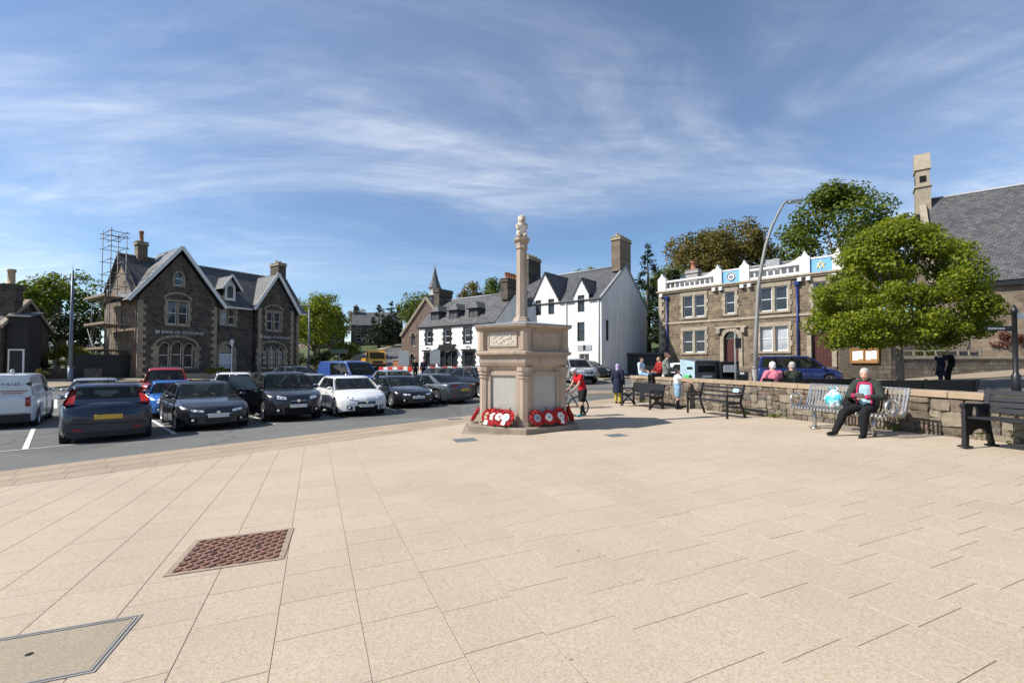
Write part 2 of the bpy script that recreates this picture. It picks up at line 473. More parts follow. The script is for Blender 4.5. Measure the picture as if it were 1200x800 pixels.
# ------------------------------------------------------------------ ground materials (world-position textures)
def pos(t):
    g = t.node('ShaderNodeNewGeometry'); return g
def slab_mat(name, c, var=.10, speck=.16, stain=.14):
    t = NT(name); g = pos(t); p = g.outputs['Position']
    fine = t.noise(240, 3, .7, p); mid = t.noise(38, 4, .6, p); big = t.noise(.55, 5, .6, p); spot = t.noise(9, 6, .7, p)
    r = t.math('FRACT', t.math('ADD', g.outputs['Random Per Island'], t.island()))
    col = t.ramp(fine, [(.28, tuple(x*(1-speck*1.5) for x in c)), (.5, c), (.74, tuple(min(1, x*(1+speck)) for x in c))])
    col = t.mix(1.0, col, t.ramp(mid, [(.3, (1-.09,)*3), (.7, (1.07,)*3)]), 'MULTIPLY')
    agg = t.noise(85, 2, .5, p); agg2 = t.noise(140, 1, .5, t.node('ShaderNodeVectorMath', operation='ADD').outputs[0]) if False else t.noise(62, 2, .5, p)
    col = t.mix(1.0, col, t.ramp(agg, [(.34, (.84, .815, .79)), (.5, (1, 1, 1)), (.66, (1.08, 1.09, 1.11))]), 'MULTIPLY')
    col = t.mix(1.0, col, t.ramp(agg2, [(.36, (1.03, .98, 1.02)), (.64, (1.0, 1.03, .90))]), 'MULTIPLY')
    col = t.mix(1.0, col, t.ramp(r, [(0, (1-var, 1-var*1.05, 1-var*1.15)), (.5, (1, 1, 1)), (1, (1+var*.55, 1+var*.45, 1+var*.3))]), 'MULTIPLY')
    col = t.mix(1.0, col, t.ramp(big, [(.3, (1-stain, 1-stain*1.05, 1-stain*1.1)), (.65, (1.05, 1.05, 1.04))]), 'MULTIPLY')
    col = t.mix(t.ramp(spot, [(.66, (0, 0, 0)), (.78, (.35, .35, .35))]), col, tuple(x*.62 for x in c))
    # chewing gum and dropped specks
    vo = t.node('ShaderNodeTexVoronoi'); vo.inputs['Scale'].default_value = 2.6; t.l.new(p, vo.inputs['Vector'])
    col = t.mix(t.ramp(vo.outputs['Distance'], [(.02, (.75, .75, .75)), (.045, (0, 0, 0))]), col, tuple(x*.35 for x in c))
    t.base(col); t.set(Roughness=.85); t.b.inputs['Specular IOR Level'].default_value = .25
    t.bump(t.math('ADD', fine, t.math('MULTIPLY', mid, .6)), .25, .004)
    return t.mat
M['slab'] = slab_mat('buff_paving_slab', (.425, .354, .282), .035, .16, .08)
M['border'] = slab_mat('pinkish_border_sett', (.355, .285, .22), .08)
M['joint'] = plain('slab_joint_sand', (.15, .12, .09), .95, 0, .35, 30)
M['pavement'] = slab_mat('grey_buff_pavement', (.30, .25, .195))
def asphalt(name, c):
    t = NT(name); p = pos(t).outputs['Position']
    fine = t.noise(130, 4, .75, p); big = t.noise(.35, 6, .62, p); mid = t.noise(4, 5, .65, p)
    col = t.ramp(fine, [(.3, tuple(x*.55 for x in c)), (.55, c), (.8, tuple(x*1.7 for x in c))])
    col = t.mix(1.0, col, t.ramp(big, [(.3, (.78, .78, .78)), (.7, (1.22, 1.21, 1.18))]), 'MULTIPLY')
    col = t.mix(1.0, col, t.ramp(mid, [(.3, (.88,)*3), (.7, (1.1,)*3)]), 'MULTIPLY')
    # patched repairs, cracks and oil drips
    vo = t.node('ShaderNodeTexVoronoi'); vo.feature = 'DISTANCE_TO_EDGE'; vo.inputs['Scale'].default_value = .22; vo.inputs['Randomness'].default_value = 1
    wp = t.node('ShaderNodeVectorMath', operation='ADD'); t.l.new(p, wp.inputs[0]); nz = t.node('ShaderNodeTexNoise'); nz.inputs['Scale'].default_value = 1.2; nz.inputs['Detail'].default_value = 5; t.l.new(p, nz.inputs['Vector']); t.l.new(nz.outputs['Color'], wp.inputs[1]); t.l.new(wp.outputs[0], vo.inputs['Vector'])
    col = t.mix(t.ramp(vo.outputs['Distance'], [(.004, (.6, .6, .6)), (.012, (0, 0, 0))]), col, tuple(x*.35 for x in c))
    v2 = t.node('ShaderNodeTexVoronoi'); v2.distance = 'CHEBYCHEV'; v2.inputs['Scale'].default_value = .17; t.l.new(p, v2.inputs['Vector']); sc_ = t.node('ShaderNodeSeparateColor'); t.l.new(v2.outputs['Color'], sc_.inputs[0])
    col = t.mix(1.0, col, t.ramp(sc_.outputs[0], [(0, (.82,)*3), (.45, (1, 1, 1)), (1, (1.14, 1.13, 1.1))]), 'MULTIPLY')
    drip = t.noise(2.3, 4, .7, p); col = t.mix(t.ramp(drip, [(.66, (0, 0, 0)), (.76, (.55, .55, .55))]), col, tuple(x*.4 for x in c))
    t.base(col); t.set(Roughness=.88); t.bump(fine, .4, .006)
    return t.mat
M['asphalt'] = asphalt('worn_asphalt', (.125, .125, .118))
M['asphalt2'] = asphalt('hill_road_asphalt', (.11, .11, .112))
def worn_paint(name, c):
    t = NT(name); p = pos(t).outputs['Position']
    f = t.noise(16, 6, .75, p)
    t.base(t.mix(t.ramp(f, [(.52, (0, 0, 0)), (.68, (.8, .8, .8))]), c, (.12, .12, .115))); t.set(Roughness=.7)
    return t.mat
M['roadpaint'] = worn_paint('worn_white_road_paint', (.62, .62, .58))
t = NT('grass_and_earth'); p = pos(t).outputs['Position']
_c = t.ramp(t.noise(.25, 6, .65, p), [(.3, (.035, .055, .014)), (.55, (.07, .095, .024)), (.75, (.10, .10, .04))])
t.base(t.mix(1.0, _c, t.ramp(t.noise(12, 5, .7, p), [(.3, (.6,)*3), (.7, (1.3,)*3)]), 'MULTIPLY')); t.set(Roughness=.95)
M['grass'] = t.mat
M['hill'] = plain('far_hill', (.10, .12, .11), .95, 0, .25, .01)

# ------------------------------------------------------------------ terrain sheet
def axis(lims):
    out = []
    for a, b, s in lims: out += list(np.arange(a, b, s))
    return np.array(sorted(set(np.round(out, 3))) + [lims[-1][1]])
gx = axis([(-1500, -200, 260), (-200, -60, 12), (-60, 60, 2.5), (60, 200, 12), (200, 1500, 260)])
gy = axis([(-1200, -60, 285), (-60, -10, 6), (-10, 70, 2.5), (70, 180, 6), (180, 2000, 260)])
XX, YY = np.meshgrid(gx, gy)
ZZ = ground_arr(XX, YY)-.16
vs = np.stack([XX.ravel(), YY.ravel(), ZZ.ravel()], 1)
nx = len(gx); ny = len(gy)
fs = [(j*nx+i, j*nx+i+1, (j+1)*nx+i+1, (j+1)*nx+i) for j in range(ny-1) for i in range(nx-1)]
me = bpy.data.meshes.new('ground'); me.from_pydata(vs.tolist(), [], fs); me.materials.append(M['grass'])
me.polygons.foreach_set('use_smooth', [True]*len(fs))
tag(put('ground', me), 'grass and earth terrain under the town square and up the hill', kind='structure')

def sheet(name, poly, off, mat, label, step=2.0, thick=0.0, parent=None):
    """a surface following the terrain, off metres above it; thick adds a kerb face"""
    bm = bmesh.new()
    vv = [bm.verts.new((x, y, 0)) for x, y in poly]
    bm.faces.new(vv)
    xs = [p[0] for p in poly]; ys = [p[1] for p in poly]
    for ax, lo, hi in ((0, min(xs), max(xs)), (1, min(ys), max(ys))):
        k = math.ceil(lo/step)*step
        while k < hi:
            co = (k, 0, 0) if ax == 0 else (0, k, 0); no = (1, 0, 0) if ax == 0 else (0, 1, 0)
            bmesh.ops.bisect_plane(bm, geom=bm.verts[:]+bm.edges[:]+bm.faces[:], dist=1e-5, plane_co=co, plane_no=no)
            k += step
    bmesh.ops.triangulate(bm, faces=[f for f in bm.faces if len(f.verts) > 4])
    bm.normal_update()
    if bm.faces and sum(f.normal.z for f in bm.faces) < 0: bmesh.ops.reverse_faces(bm, faces=bm.faces[:])
    if thick:
        r = bmesh.ops.extrude_edge_only(bm, edges=[e for e in bm.edges if e.is_boundary])
        low = [v for v in r['geom'] if isinstance(v, bmesh.types.BMVert)]
        lows = set(low)
    else: lows = set()
    bm.verts.ensure_lookup_table()
    x = np.array([v.co.x for v in bm.verts]); y = np.array([v.co.y for v in bm.verts]); z = ground_arr(x, y)+off
    for i, v in enumerate(bm.verts): v.co.z = z[i]-(thick if v in lows else 0)
    me = bpy.data.meshes.new(name); bm.to_mesh(me); bm.free()
    me.materials.append(mat)
    o = put(name, me, parent)
    if parent is None: tag(o, label, kind='structure')
    return o
sheet('road', [(-75, -30), (60, -30), (60, 27.2), (27, 27.2), (22.6, 31.5), (10.2, 44.5), (8, 39), (-9, 53), (-13, 58), (-23, 57), (-33, 38), (-75, 32)], 0.0, M['asphalt'], 'worn grey asphalt of the square and streets')
sheet('hill_road', [(-9, 50), (-13, 58), (-13.5, 75), (-13, 100), (-21, 102), (-23, 80), (-24, 57)], .012, M['asphalt2'], 'asphalt street climbing the hill')
sheet('pavement', [(-23.6, 57), (-22.6, 80), (-20.6, 102), (-22.0, 102), (-24.0, 80), (-25, 57)], .1, M['pavement'], 'pale pavement beside the hill street', thick=.2)

# pavements along the buildings
sheet('pavement', [(-75, 24.5), (-30, 25.0), (-28.6, 26.5), (-29.2, 33.0), (-20.4, 47.0), (-19.2, 55), (-23.5, 57), (-33.5, 38.5), (-75, 33)], .1, M['pavement'], 'pavement in front of the bank', thick=.25)
sheet('pavement', [(-11, 49.0), (-2.8, 41.6), (6.8, 34.0), (9.5, 36.0), (8.4, 40), (-9, 54)], .1, M['pavement'], 'pavement in front of the white buildings', thick=.25)
sheet('pavement', [(60, 25.6), (24.5, 25.6), (21.2, 28.6), (11, 39.5), (13.8, 42.4), (23.5, 32.3), (27, 28.6), (60, 28.6)], .1, M['pavement'], 'pavement below the roadside stone wall', thick=.25)
sheet('pavement', [(3.2, 24.0), (4.2, 25.4), (11.5, 23.4), (10.5, 21.6)], .09, M['pavement'], 'pale traffic island beyond the square', thick=.2)

# ------------------------------------------------------------------ the paved square
KERB = [(-17.0, -2.5), (-12.6, 2.4), (-8.24, 7.37), (-6.83, 9.16), (-5.77, 10.3), (-4.42, 11.83), (-1.2, 15.65), (2.38, 19.25), (4.65, 20.9)]
INNER = [(-15.9, -3.3), (-11.3, 1.6), (-6.95, 6.25), (-5.75, 7.6), (-4.55, 9.0), (-3.1, 10.7), (-.25, 14.35), (3.35, 18.0), (5.1, 19.3)]
WALL_A = Vector((5.06, 19.3)); WALL_B = Vector((8.95, 3.25))
SQ = KERB + [(5.06, 19.3), (9.2, 2.2), (10.5, -3), (-5, -6)]
bed = sheet('square', SQ, .0515, M['joint'], 'buff flagged paving of the town square', step=2.0, thick=.14)
a_dir = Vector((-.396, .918)); b_dir = Vector((.918, .396))
def inside(pt, poly):
    x, y = pt; c = False; n = len(poly); j = n-1
    for i in range(n):
        xi, yi = poly[i]; xj, yj = poly[j]
        if (yi > y) != (yj > y) and x < (xj-xi)*(y-yi)/(yj-yi)+xi: c = not c
        j = i
    return c
FIELD = INNER + [(5.06, 19.3), (9.2, 2.2), (10.5, -3), (-5, -6)]
def clip(poly, a, b, keep_left=True):
    """clip a convex 2d polygon by the line a->b"""
    out = []; n = len(poly)
    ax, ay = a; dx, dy = b[0]-a[0], b[1]-a[1]
    def sd(p):
        s = dx*(p[1]-ay)-dy*(p[0]-ax); return s if keep_left else -s
    for i in range(n):
        p, q = poly[i], poly[(i+1) % n]; sp, sq = sd(p), sd(q)
        if sp >= 0: out.append(p)
        if sp*sq < 0:
            t_ = sp/(sp-sq); out.append((p[0]+(q[0]-p[0])*t_, p[1]+(q[1]-p[1])*t_))
    return out
slabs = []          # list of (corner list, material key)
rr = random.Random(3)
b0 = -.186
JW = .0017
for k in range(-38, 30):
    bl = b0+.442*k; a = -6+rr.random()*.5
    while a < 21:
        ln = rr.choice((.34, .44, .44, .54, .6))
        q = [(bl+JW, a+JW), (bl+.442-JW, a+JW), (bl+.442-JW, a+ln-JW), (bl+JW, a+ln-JW)]
        a += ln
        pts = [tuple(b_dir*u+a_dir*v) for u, v in q]
        c = (sum(p[0] for p in pts)/4, sum(p[1] for p in pts)/4)
        if c[1] < 1.2 or abs(c[0]) > 1.25*c[1]+1.0: continue
        ins = [inside(p, FIELD) for p in pts]
        if not any(ins): continue
        if not all(ins):      # cut at the border line
            for s_ in range(len(INNER)-1):
                A_, B_ = INNER[s_], INNER[s_+1]
                d_ = Vector((B_[0]-A_[0], B_[1]-A_[1])); u_ = Vector((c[0]-A_[0], c[1]-A_[1])).dot(d_)/d_.length_squared
                if -.2 <= u_ <= 1.2:
                    pts = clip(pts, A_, B_, False)
                    if len(pts) < 3: break
            if len(pts) < 3: continue
        slabs.append((pts, 'slab'))
# border: three bands of setts laid along the kerb
def polyline_at(pl, s):
    for p, q in zip(pl, pl[1:]):
        d = math.hypot(q[0]-p[0], q[1]-p[1])
        if s <= d: return (p[0]+(q[0]-p[0])*s/d, p[1]+(q[1]-p[1])*s/d)
        s -= d
    return pl[-1]
LK = sum(math.hypot(q[0]-p[0], q[1]-p[1]) for p, q in zip(KERB, KERB[1:])); LI = sum(math.hypot(q[0]-p[0], q[1]-p[1]) for p, q in zip(INNER, INNER[1:]))
for r_ in range(3):
    f0 = r_/3; f1 = (r_+1)/3; s = rr.random()*.3
    while s < LK-.5:
        ln = .5+rr.random()*.12
        g = JW*.8
        k0 = polyline_at(KERB, s+g); k1 = polyline_at(KERB, s+ln-g); i0 = polyline_at(INNER, (s+g)*LI/LK); i1 = polyline_at(INNER, (s+ln-g)*LI/LK)
        L_ = lambda a_, b_, f: (a_[0]+(b_[0]-a_[0])*f, a_[1]+(b_[1]-a_[1])*f)
        e = .006
        pts = [L_(k0, i0, f1-e), L_(k1, i1, f1-e), L_(k1, i1, f0+e), L_(k0, i0, f0+e)]
        pts = pts[::-1]
        s += ln
        if pts[0][1] < 1.0 or abs(pts[0][0]) > 1.25*pts[0][1]+1: continue
        slabs.append((pts[::-1], 'border'))
def area2(p):
    return .5*sum(p[i][0]*p[(i+1) % len(p)][1]-p[(i+1) % len(p)][0]*p[i][1] for i in range(len(p)))
def slab_score(it):
    p = it[0]; cx_ = sum(q[0] for q in p)/len(p); cy_ = sum(q[1] for q in p)/len(p)
    if cy_ < 2.0 or abs(cx_)/cy_ > 1.13: return 0
    return abs(area2(p))/(cy_*cy_)*(1.5/cy_)
slabs.sort(key=slab_score, reverse=True)
def slab_mesh(mb, pts, top=.055, c=(0, 0, 0)):
    if area2(pts) < 0: pts = pts[::-1]
    jit = rr.uniform(-.0004, .0004)
    cx_ = sum(q[0] for q in pts)/len(pts); cy_ = sum(q[1] for q in pts)/len(pts)
    ch = .0015
    T = []; B = []; Mi = []
    for x, y in pts:
        d = Vector((cx_-x, cy_-y)); d = d.normalized()*ch*1.4 if d.length > 0 else d
        z = G(x, y)+top+jit
        T.append(mb.pt((x+d.x-c[0], y+d.y-c[1], z-c[2]))); Mi.append(mb.pt((x-c[0], y-c[1], z-ch-c[2]))); B.append(mb.pt((x-c[0], y-c[1], z-.05-c[2])))
    n = len(pts)
    mb.face(T, False)
    for i in range(n):
        j = (i+1) % n
        mb.face([Mi[i], Mi[j], T[j], T[i]], False); mb.face([B[i], B[j], Mi[j], Mi[i]], False)
for pts, kind in slabs[:300]:
    mb = MB(); cx_ = sum(q[0] for q in pts)/len(pts); cy_ = sum(q[1] for q in pts)/len(pts); cz_ = G(cx_, cy_)
    slab_mesh(mb, pts, c=(cx_, cy_, cz_))
    mb.build('slab' if kind == 'slab' else 'border_sett', M[kind], bed, TR(cx_, cy_, cz_))
for kind, nm in (('slab', 'distant_slabs'), ('border', 'distant_border_setts')):
    mb = MB()
    for pts, k_ in slabs[300:]:
        if k_ == kind: slab_mesh(mb, pts)
    tag(mb.build(nm, M[kind], bed), kind='stuff')
# kerb stones at the edge of the square
M['kerb'] = slab_mat('kerb_stone', (.36, .30, .24))

# ------------------------------------------------------------------ painted bay lines
def strip(name, p, q, wd, label, off=.009):
    p = Vector(p); q = Vector(q); d = (q-p).normalized(); n = Vector((-d.y, d.x))*wd/2
    return sheet(name, [tuple(p+n), tuple(p-n), tuple(q-n), tuple(q+n)], off, M['roadpaint'], label, step=1.0)
bay = [((-10.75, 10.1), (-15.6, 14.9)), ((-9.1, 12.35), (-13.4, 17.0)), ((-7.5, 14.4), (-11.3, 19.2)), ((-5.95, 16.4), (-9.2, 21.4)), ((-4.7, 18.6), (-7.6, 23.8)), ((-3.2, 20.8), (-5.6, 26.0)), ((-12.6, 8.0), (-17.2, 12.6))]
nm = ['left of the dark blue hatchback', 'between the blue hatchback and the dark saloon', 'between the dark saloon and the dark sport utility car', 'left of the white hatchback', 'left of the black coupe', 'between the black coupe and the grey saloon', 'left of the white van']
for (p, q), s in zip(bay, nm): strip('bay_line', p, q, .1, 'worn white bay line '+s)
strip('bay_end_line', (-14.0, 6.2), (-10.1, 10.85), .07, 'thin white line along the ends of the bays')
strip('bay_line', (-20.5, 20.5), (-23.4, 23.4), .12, 'short white bay line near the bank pavement')

# ------------------------------------------------------------------ covers let into the paving
def lay_flat(o):
    x, y, z = o.location; e = .3
    n = Vector((-(G(x+e, y)-G(x-e, y))/(2*e), -(G(x, y+e)-G(x, y-e))/(2*e), 1)).normalized()
    rz = o.rotation_euler.z
    o.rotation_euler = (Vector((0, 0, 1)).rotation_difference(n).to_matrix() @ Matrix.Rotation(rz, 3, 'Z')).to_euler()
t = NT('rusty_ribbed_iron')
_f = t.noise(9, 6, .7); t.base(t.ramp(_f, [(.3, (.14, .07, .05)), (.55, (.235, .125, .09)), (.8, (.31, .18, .13))])); t.set(Roughness=.8, Metallic=.2); t.bump(t.noise(60, 4), .4, .004)
M['rust'] = t.mat
cv = thing('inspection_cover', 'rusty red ribbed iron inspection cover set in the foreground paving', 'cover', (-2.265, 3.79, G(-2.265, 3.79)+.053), R(20.5))
lay_flat(cv)
mb = MB(); hw = .35
for x0, x1, y0, y1 in ((-hw-.04, hw+.04, -hw-.04, -hw), (-hw-.04, hw+.04, hw, hw+.04), (-hw-.04, -hw, -hw, hw), (hw, hw+.04, -hw, hw)): mb.box(x0, x1, y0, y1, -.03, .008)
mb.build('frame', plain('cover_frame', (.30, .23, .17), .85, 0, .2, 12), cv)
mb = MB(); mb.box(-hw+.008, hw-.008, -hw+.008, hw-.008, -.03, .004); mb.build('plate', M['rust'], cv)
rib = MB(); rib.M = RZ(R(38)); rib.cbox(-.026, .026, -.008, .008, .0, .0125, .003)
rib2 = MB(); rib2.M = RZ(R(-38)); rib2.cbox(-.026, .026, -.008, .008, .0, .0125, .003)
for key, mbx, nm_ in ((0, rib, 'rib'), (1, rib2, 'rib')):
    allr = MB()
    for i in range(13):
        for j in range(13):
            if (i+j) % 2 != key: continue
            x = -.32+i*.0533; y = -.32+j*.0533
            if abs(y) < .035 and abs(abs(x)-.16) < .03: continue
            allr.M = TR(x, y, .0035)@(RZ(R(38)) if key == 0 else RZ(R(-38)))
            allr.cbox(-.028, .028, -.008, .008, 0, .011, .003)
    tag(allr.build('ribs', M['rust'], cv), kind='stuff')
for x in (-.16, .16):
    mb = MB(); mb.cyl((x, 0, .004), (x, 0, .0062), .022, n=10); mb.build('key_hole', M['liner'], cv)
cv = thing('access_cover', 'grey concrete filled access cover with steel edge in the lower left corner', 'cover', (-2.47, 2.375, G(-2.47, 2.375)+.053), R(20.5))
lay_flat(cv)
mb = MB(); mb.box(-.34, .34, -.25, .25, -.03, .004); mb.build('infill', slab_mat('cover_infill', (.33, .28, .22)), cv)
mb = MB()
for d0, d1 in ((0, .012), (.02, .032)):
    X, Y = .345, .255
    for x0, x1, y0, y1 in ((-X-d1, X+d1, -Y-d1, -Y-d0), (-X-d1, X+d1, Y+d0, Y+d1), (-X-d1, -X-d0, -Y-d0, Y+d0), (X+d0, X+d1, -Y-d0, Y+d0)): mb.box(x0, x1, y0, y1, -.03, .007)
mb.build('steel_edge', plain('steel_edge', (.26, .25, .235), .7, .1), cv)
mb = MB(); mb.cyl((-.02, .03, .004), (-.02, .03, .0062), .017, n=10); mb.build('key_hole', M['liner'], cv)
for x, y, s, lab in ((-.99, 9.66, .24, 'small grey drain cover in the paving left of the memorial front'), (2.2, 9.68, .2, 'small grey drain cover in the paving right of the memorial'), (-1.78, 14.26, .22, 'small grey drain cover near the kerb behind the memorial')):
    d = thing('drain_cover', lab, 'cover', (x, y, G(x, y)+.054), R(20), 'small drain covers')
    lay_flat(d)
    mb = MB(); mb.cbox(-s, s, -s, s, -.02, .006, .004); mb.build('plate', plain('drain_steel', (.15, .165, .17), .6, .3), d)
    mb = MB()
    for i in range(5): mb.box(-s*.8, s*.8, -s*.7+i*s*.35-.008, -s*.7+i*s*.35+.008, .006, .0085)
    mb.build('ridge', plain('drain_ridge', (.26, .28, .28), .6, .3), d)

# ------------------------------------------------------------------ terrace behind the wall
wd = (WALL_B-WALL_A).normalized(); wn_ = Vector((-wd.y, wd.x))      # wn_ points to the right of the square
if wn_.x < 0: wn_ = -wn_
mb = MB()
ter = [WALL_A+wn_*.42, WALL_B+wn_*.42-wd*0, WALL_B+wn_*.42+Vector((9, -1)), Vector((18.2, 8)), Vector((19.2, 20.5)), Vector((11.0, 21.0))]
mb.prism([(p.x, p.y) for p in ter][::-1] if area2([(p.x, p.y) for p in ter]) < 0 else [(p.x, p.y) for p in ter], -.4, .15)
tag(mb.build('terrace', M['pavement']), 'paved terrace behind the low stone wall', kind='structure')

# distant hill at the far left
mb = MB(); prev = None
pts = []
for i in range(40):
    x = -900+i*40; h = 34+14*math.sin(i*.5+.6)+6*math.sin(i*1.3)
    if x > -420: h *= max(.02, 1-(x+420)/200)
    pts.append((x, h))
for (x0, h0), (x1, h1) in zip(pts, pts[1:]):
    mb.smooth = True
    mb.poly([(x0, 520, -5), (x1, 520, -5), (x1, 620, h1*.75), (x0, 620, h0*.75)]); mb.poly([(x0, 620, h0*.75), (x1, 620, h1*.75), (x1, 760, h1), (x0, 760, h0)]); mb.poly([(x0, 760, h0), (x1, 760, h1), (x1, 1200, -5), (x0, 1200, -5)])
tag(mb.build('hills', M['hill']), 'low grey green hills in the far distance', kind='structure')
# ------------------------------------------------------------------ low stone wall with flat cope
t = NT('wall_stone'); g = pos(t); p = g.outputs['Position']; r = t.island()
_c = t.ramp(r, [(0, (.11, .085, .062)), (.18, (.17, .137, .098)), (.36, (.14, .10, .076)), (.52, (.195, .162, .12)), (.7, (.12, .105, .086)), (.85, (.215, .18, .13)), (1, (.16, .115, .084))], 'CONSTANT')
_c = t.mix(1.0, _c, t.ramp(t.noise(9, 6, .7, p), [(.3, (.62,)*3), (.7, (1.3,)*3)]), 'MULTIPLY')
_c = t.mix(t.ramp(t.noise(5, 5, .7, p), [(.62, (0, 0, 0)), (.74, (.7, .7, .7))]), _c, (.34, .30, .23))       # lichen
_c = t.mix(t.ramp(t.noise(3.1, 4, .6, p), [(.64, (0, 0, 0)), (.75, (.45, .45, .45))]), _c, (.09, .10, .04))    # moss
t.base(_c); t.set(Roughness=.95); t.bump(t.noise(26, 6, .7, p), .7, .02)
M['stone'] = t.mat
M['mortar'] = plain('lime_mortar', (.16, .135, .10), .95, 0, .25, 5, .5, 30)
M['cope'] = plain('buff_cope_stone', (.31, .235, .155), .85, 0, .12, 2.5, .3, 40, objvar=.1)
wang = math.atan2(wd.y, wd.x)
WL = (WALL_B-WALL_A).length
low = thing('low_stone_wall', 'low rubble stone wall with flat buff cope behind the benches', 'wall', (WALL_A.x, WALL_A.y, 0), wang)
# local frame: x along the wall from its far end, y towards the terrace, z up
mb = MB(); mb.box(.03, WL, .035, .43, -.7, .84); mb.build('mortar_core', M['mortar'], low)
rs = random.Random(11)
def lump(seed, j=.07):
    bm = bmesh.new(); bmesh.ops.create_cube(bm, size=1.0)
    bmesh.ops.subdivide_edges(bm, edges=bm.edges[:], cuts=1, use_grid_fill=True)
    q = random.Random(seed)
    for v in bm.verts:
        k = sum(1 for c in v.co if abs(c) > .49)
        s = {1: 1.0, 2: .955, 3: .86}.get(k, 1.0)
        v.co = Vector((v.co.x*s, v.co.y*s, v.co.z*s)) + Vector((q.uniform(-j, j), q.uniform(-j, j), q.uniform(-j, j)))*.8
    me = bpy.data.meshes.new('stone'); bm.to_mesh(me); bm.free()
    me.materials.append(M['stone']); me.polygons.foreach_set('use_smooth', [False]*len(me.polygons))
    return me
LUMP = [lump(i) for i in range(12)]
def split(x0, x1, z0, z1, out, depth=0):
    w_, h_ = x1-x0, z1-z0
    tw = rs.uniform(.26, .62); th = rs.uniform(.15, .34)
    if w_ > tw and (w_/h_ > 1.5 or h_ < th):
        c = x0+w_*rs.uniform(.36, .64); split(x0, c, z0, z1, out); split(c, x1, z0, z1, out); return
    if h_ > th:
        c = z0+h_*rs.uniform(.36, .64); split(x0, x1, z0, c, out); split(x0, x1, c, z1, out); return
    out.append((x0, x1, z0, z1))
st = []
x = 0.0
while x < 13.2:
    wseg = rs.uniform(1.0, 1.6); split(x, x+wseg, -.38, .835, st); x += wseg
for x0, x1, z0, z1 in st:
    cx_ = (x0+x1)/2; cz_ = (z0+z1)/2
    Pw = WALL_A+wd*cx_
    if z1 < G(Pw.x, Pw.y)-.02: continue
    pr = rs.uniform(.0, .035)
    put('stone', rs.choice(LUMP), low, TR(cx_, .08-pr, cz_)@RY(R(rs.uniform(-4, 4)))@Matrix.Diagonal(((x1-x0)*1.0, .16, (z1-z0)*1.0, 1)))
# end face of the wall (towards the road) and the cope
for k in range(5):
    z0 = -.35+k*.235
    put('stone', LUMP[k], low, TR(.03, .25, z0+.12)@RZ(R(90))@Matrix.Diagonal((.4, .14, .24, 1)))
x = -.06
while x < WL-.2:
    ln = rs.uniform(.72, .84)
    mb = MB(); mb.cbox(.004, ln-.004, -.045, .48, 0, .105, .012); mb.build('cope_stone', M['cope'], low, TR(x, 0, .845+rs.uniform(-.003, .003)))
    x += ln

# ------------------------------------------------------------------ war memorial
t = NT('pink_buff_granite')
_f = t.noise(1.3, 5, .6); _s = t.noise(70, 3, .7)
_c = t.ramp(_f, [(.3, (.32, .25, .195)), (.7, (.43, .34, .27))])
_c = t.mix(1.0, _c, t.ramp(_s, [(.3, (.8, .78, .76)), (.7, (1.15, 1.14, 1.12))]), 'MULTIPLY')
_d = t.node('ShaderNodeMapping'); t.l.new(t.obj(), _d.inputs[0]); _d.inputs['Scale'].default_value = (7, 7, .8)
_c = t.mix(t.ramp(t.noise(1, 5, .65, _d.outputs[0]), [(.5, (0, 0, 0)), (.72, (.6, .6, .6))]), _c, (.17, .135, .105))     # rain streaks
t.base(_c); t.set(Roughness=.75); t.bump(_s, .2, .004)
M['granite'] = t.mat
M['memgrey'] = plain('weathered_base_granite', (.24, .195, .15), .8, 0, .25, 3, .3, 50)
def tablet_mat(name, c, ink):
    t = NT(name)
    v = swz(t); b = t.node('ShaderNodeTexBrick'); b.inputs['Scale'].default_value = 1; b.inputs['Brick Width'].default_value = .11; b.inputs['Row Height'].default_value = .03
    b.inputs['Mortar Size'].default_value = .009; b.inputs['Color1'].default_value = (1, 1, 1, 1); b.inputs['Color2'].default_value = (.2, .2, .2, 1); b.inputs['Mortar'].default_value = (0, 0, 0, 1)
    t.l.new(v, b.inputs['Vector'])
    n2 = t.noise(90, 2, .6)
    m = t.math('MULTIPLY', b.outputs['Color'], t.ramp(n2, [(.42, (0, 0, 0)), (.55, (1, 1, 1))]))
    base = t.ramp(t.noise(3, 5), [(.3, tuple(x*.86 for x in c)), (.7, c)])
    t.base(t.mix(t.math('MULTIPLY', m, .55), base, ink)); t.set(Roughness=.5)
    t.bump(m, -.3, .004)
    return t.mat
M['tablet'] = tablet_mat('grey_granite_tablet', (.42, .40, .365), (.12, .115, .105))
M['relief'] = plain('pale_carved_panel', (.48, .43, .365), .6, 0, .1, 8, .8, 18)
MX, MY = .25, 11.66
mem = thing('war_memorial', 'six sided pink granite war memorial with tall column and carved lion on top', 'memorial', (MX, MY, G(MX, MY)), R(2.5))
Z0 = -G(MX, MY)            # local z = world z + Z0
def hexr(mb, prof, rot=0):
    mb.lathe(prof, 6, False, R(-90)+rot)
mb = MB(); hexr(mb, [(1.70, -.2), (1.70, .055), (1.68, .07)]); mb.build('lower_step', M['memgrey'], mem)
mb = MB(); hexr(mb, [(1.52, .05), (1.52, .20), (1.495, .222)]); mb.build('plinth', M['memgrey'], mem)
zb = .222
mb = MB(); hexr(mb, [(1.10, zb-.01), (1.10, 1.70), (1.06, 1.71)]); mb.build('body', M['granite'], mem)
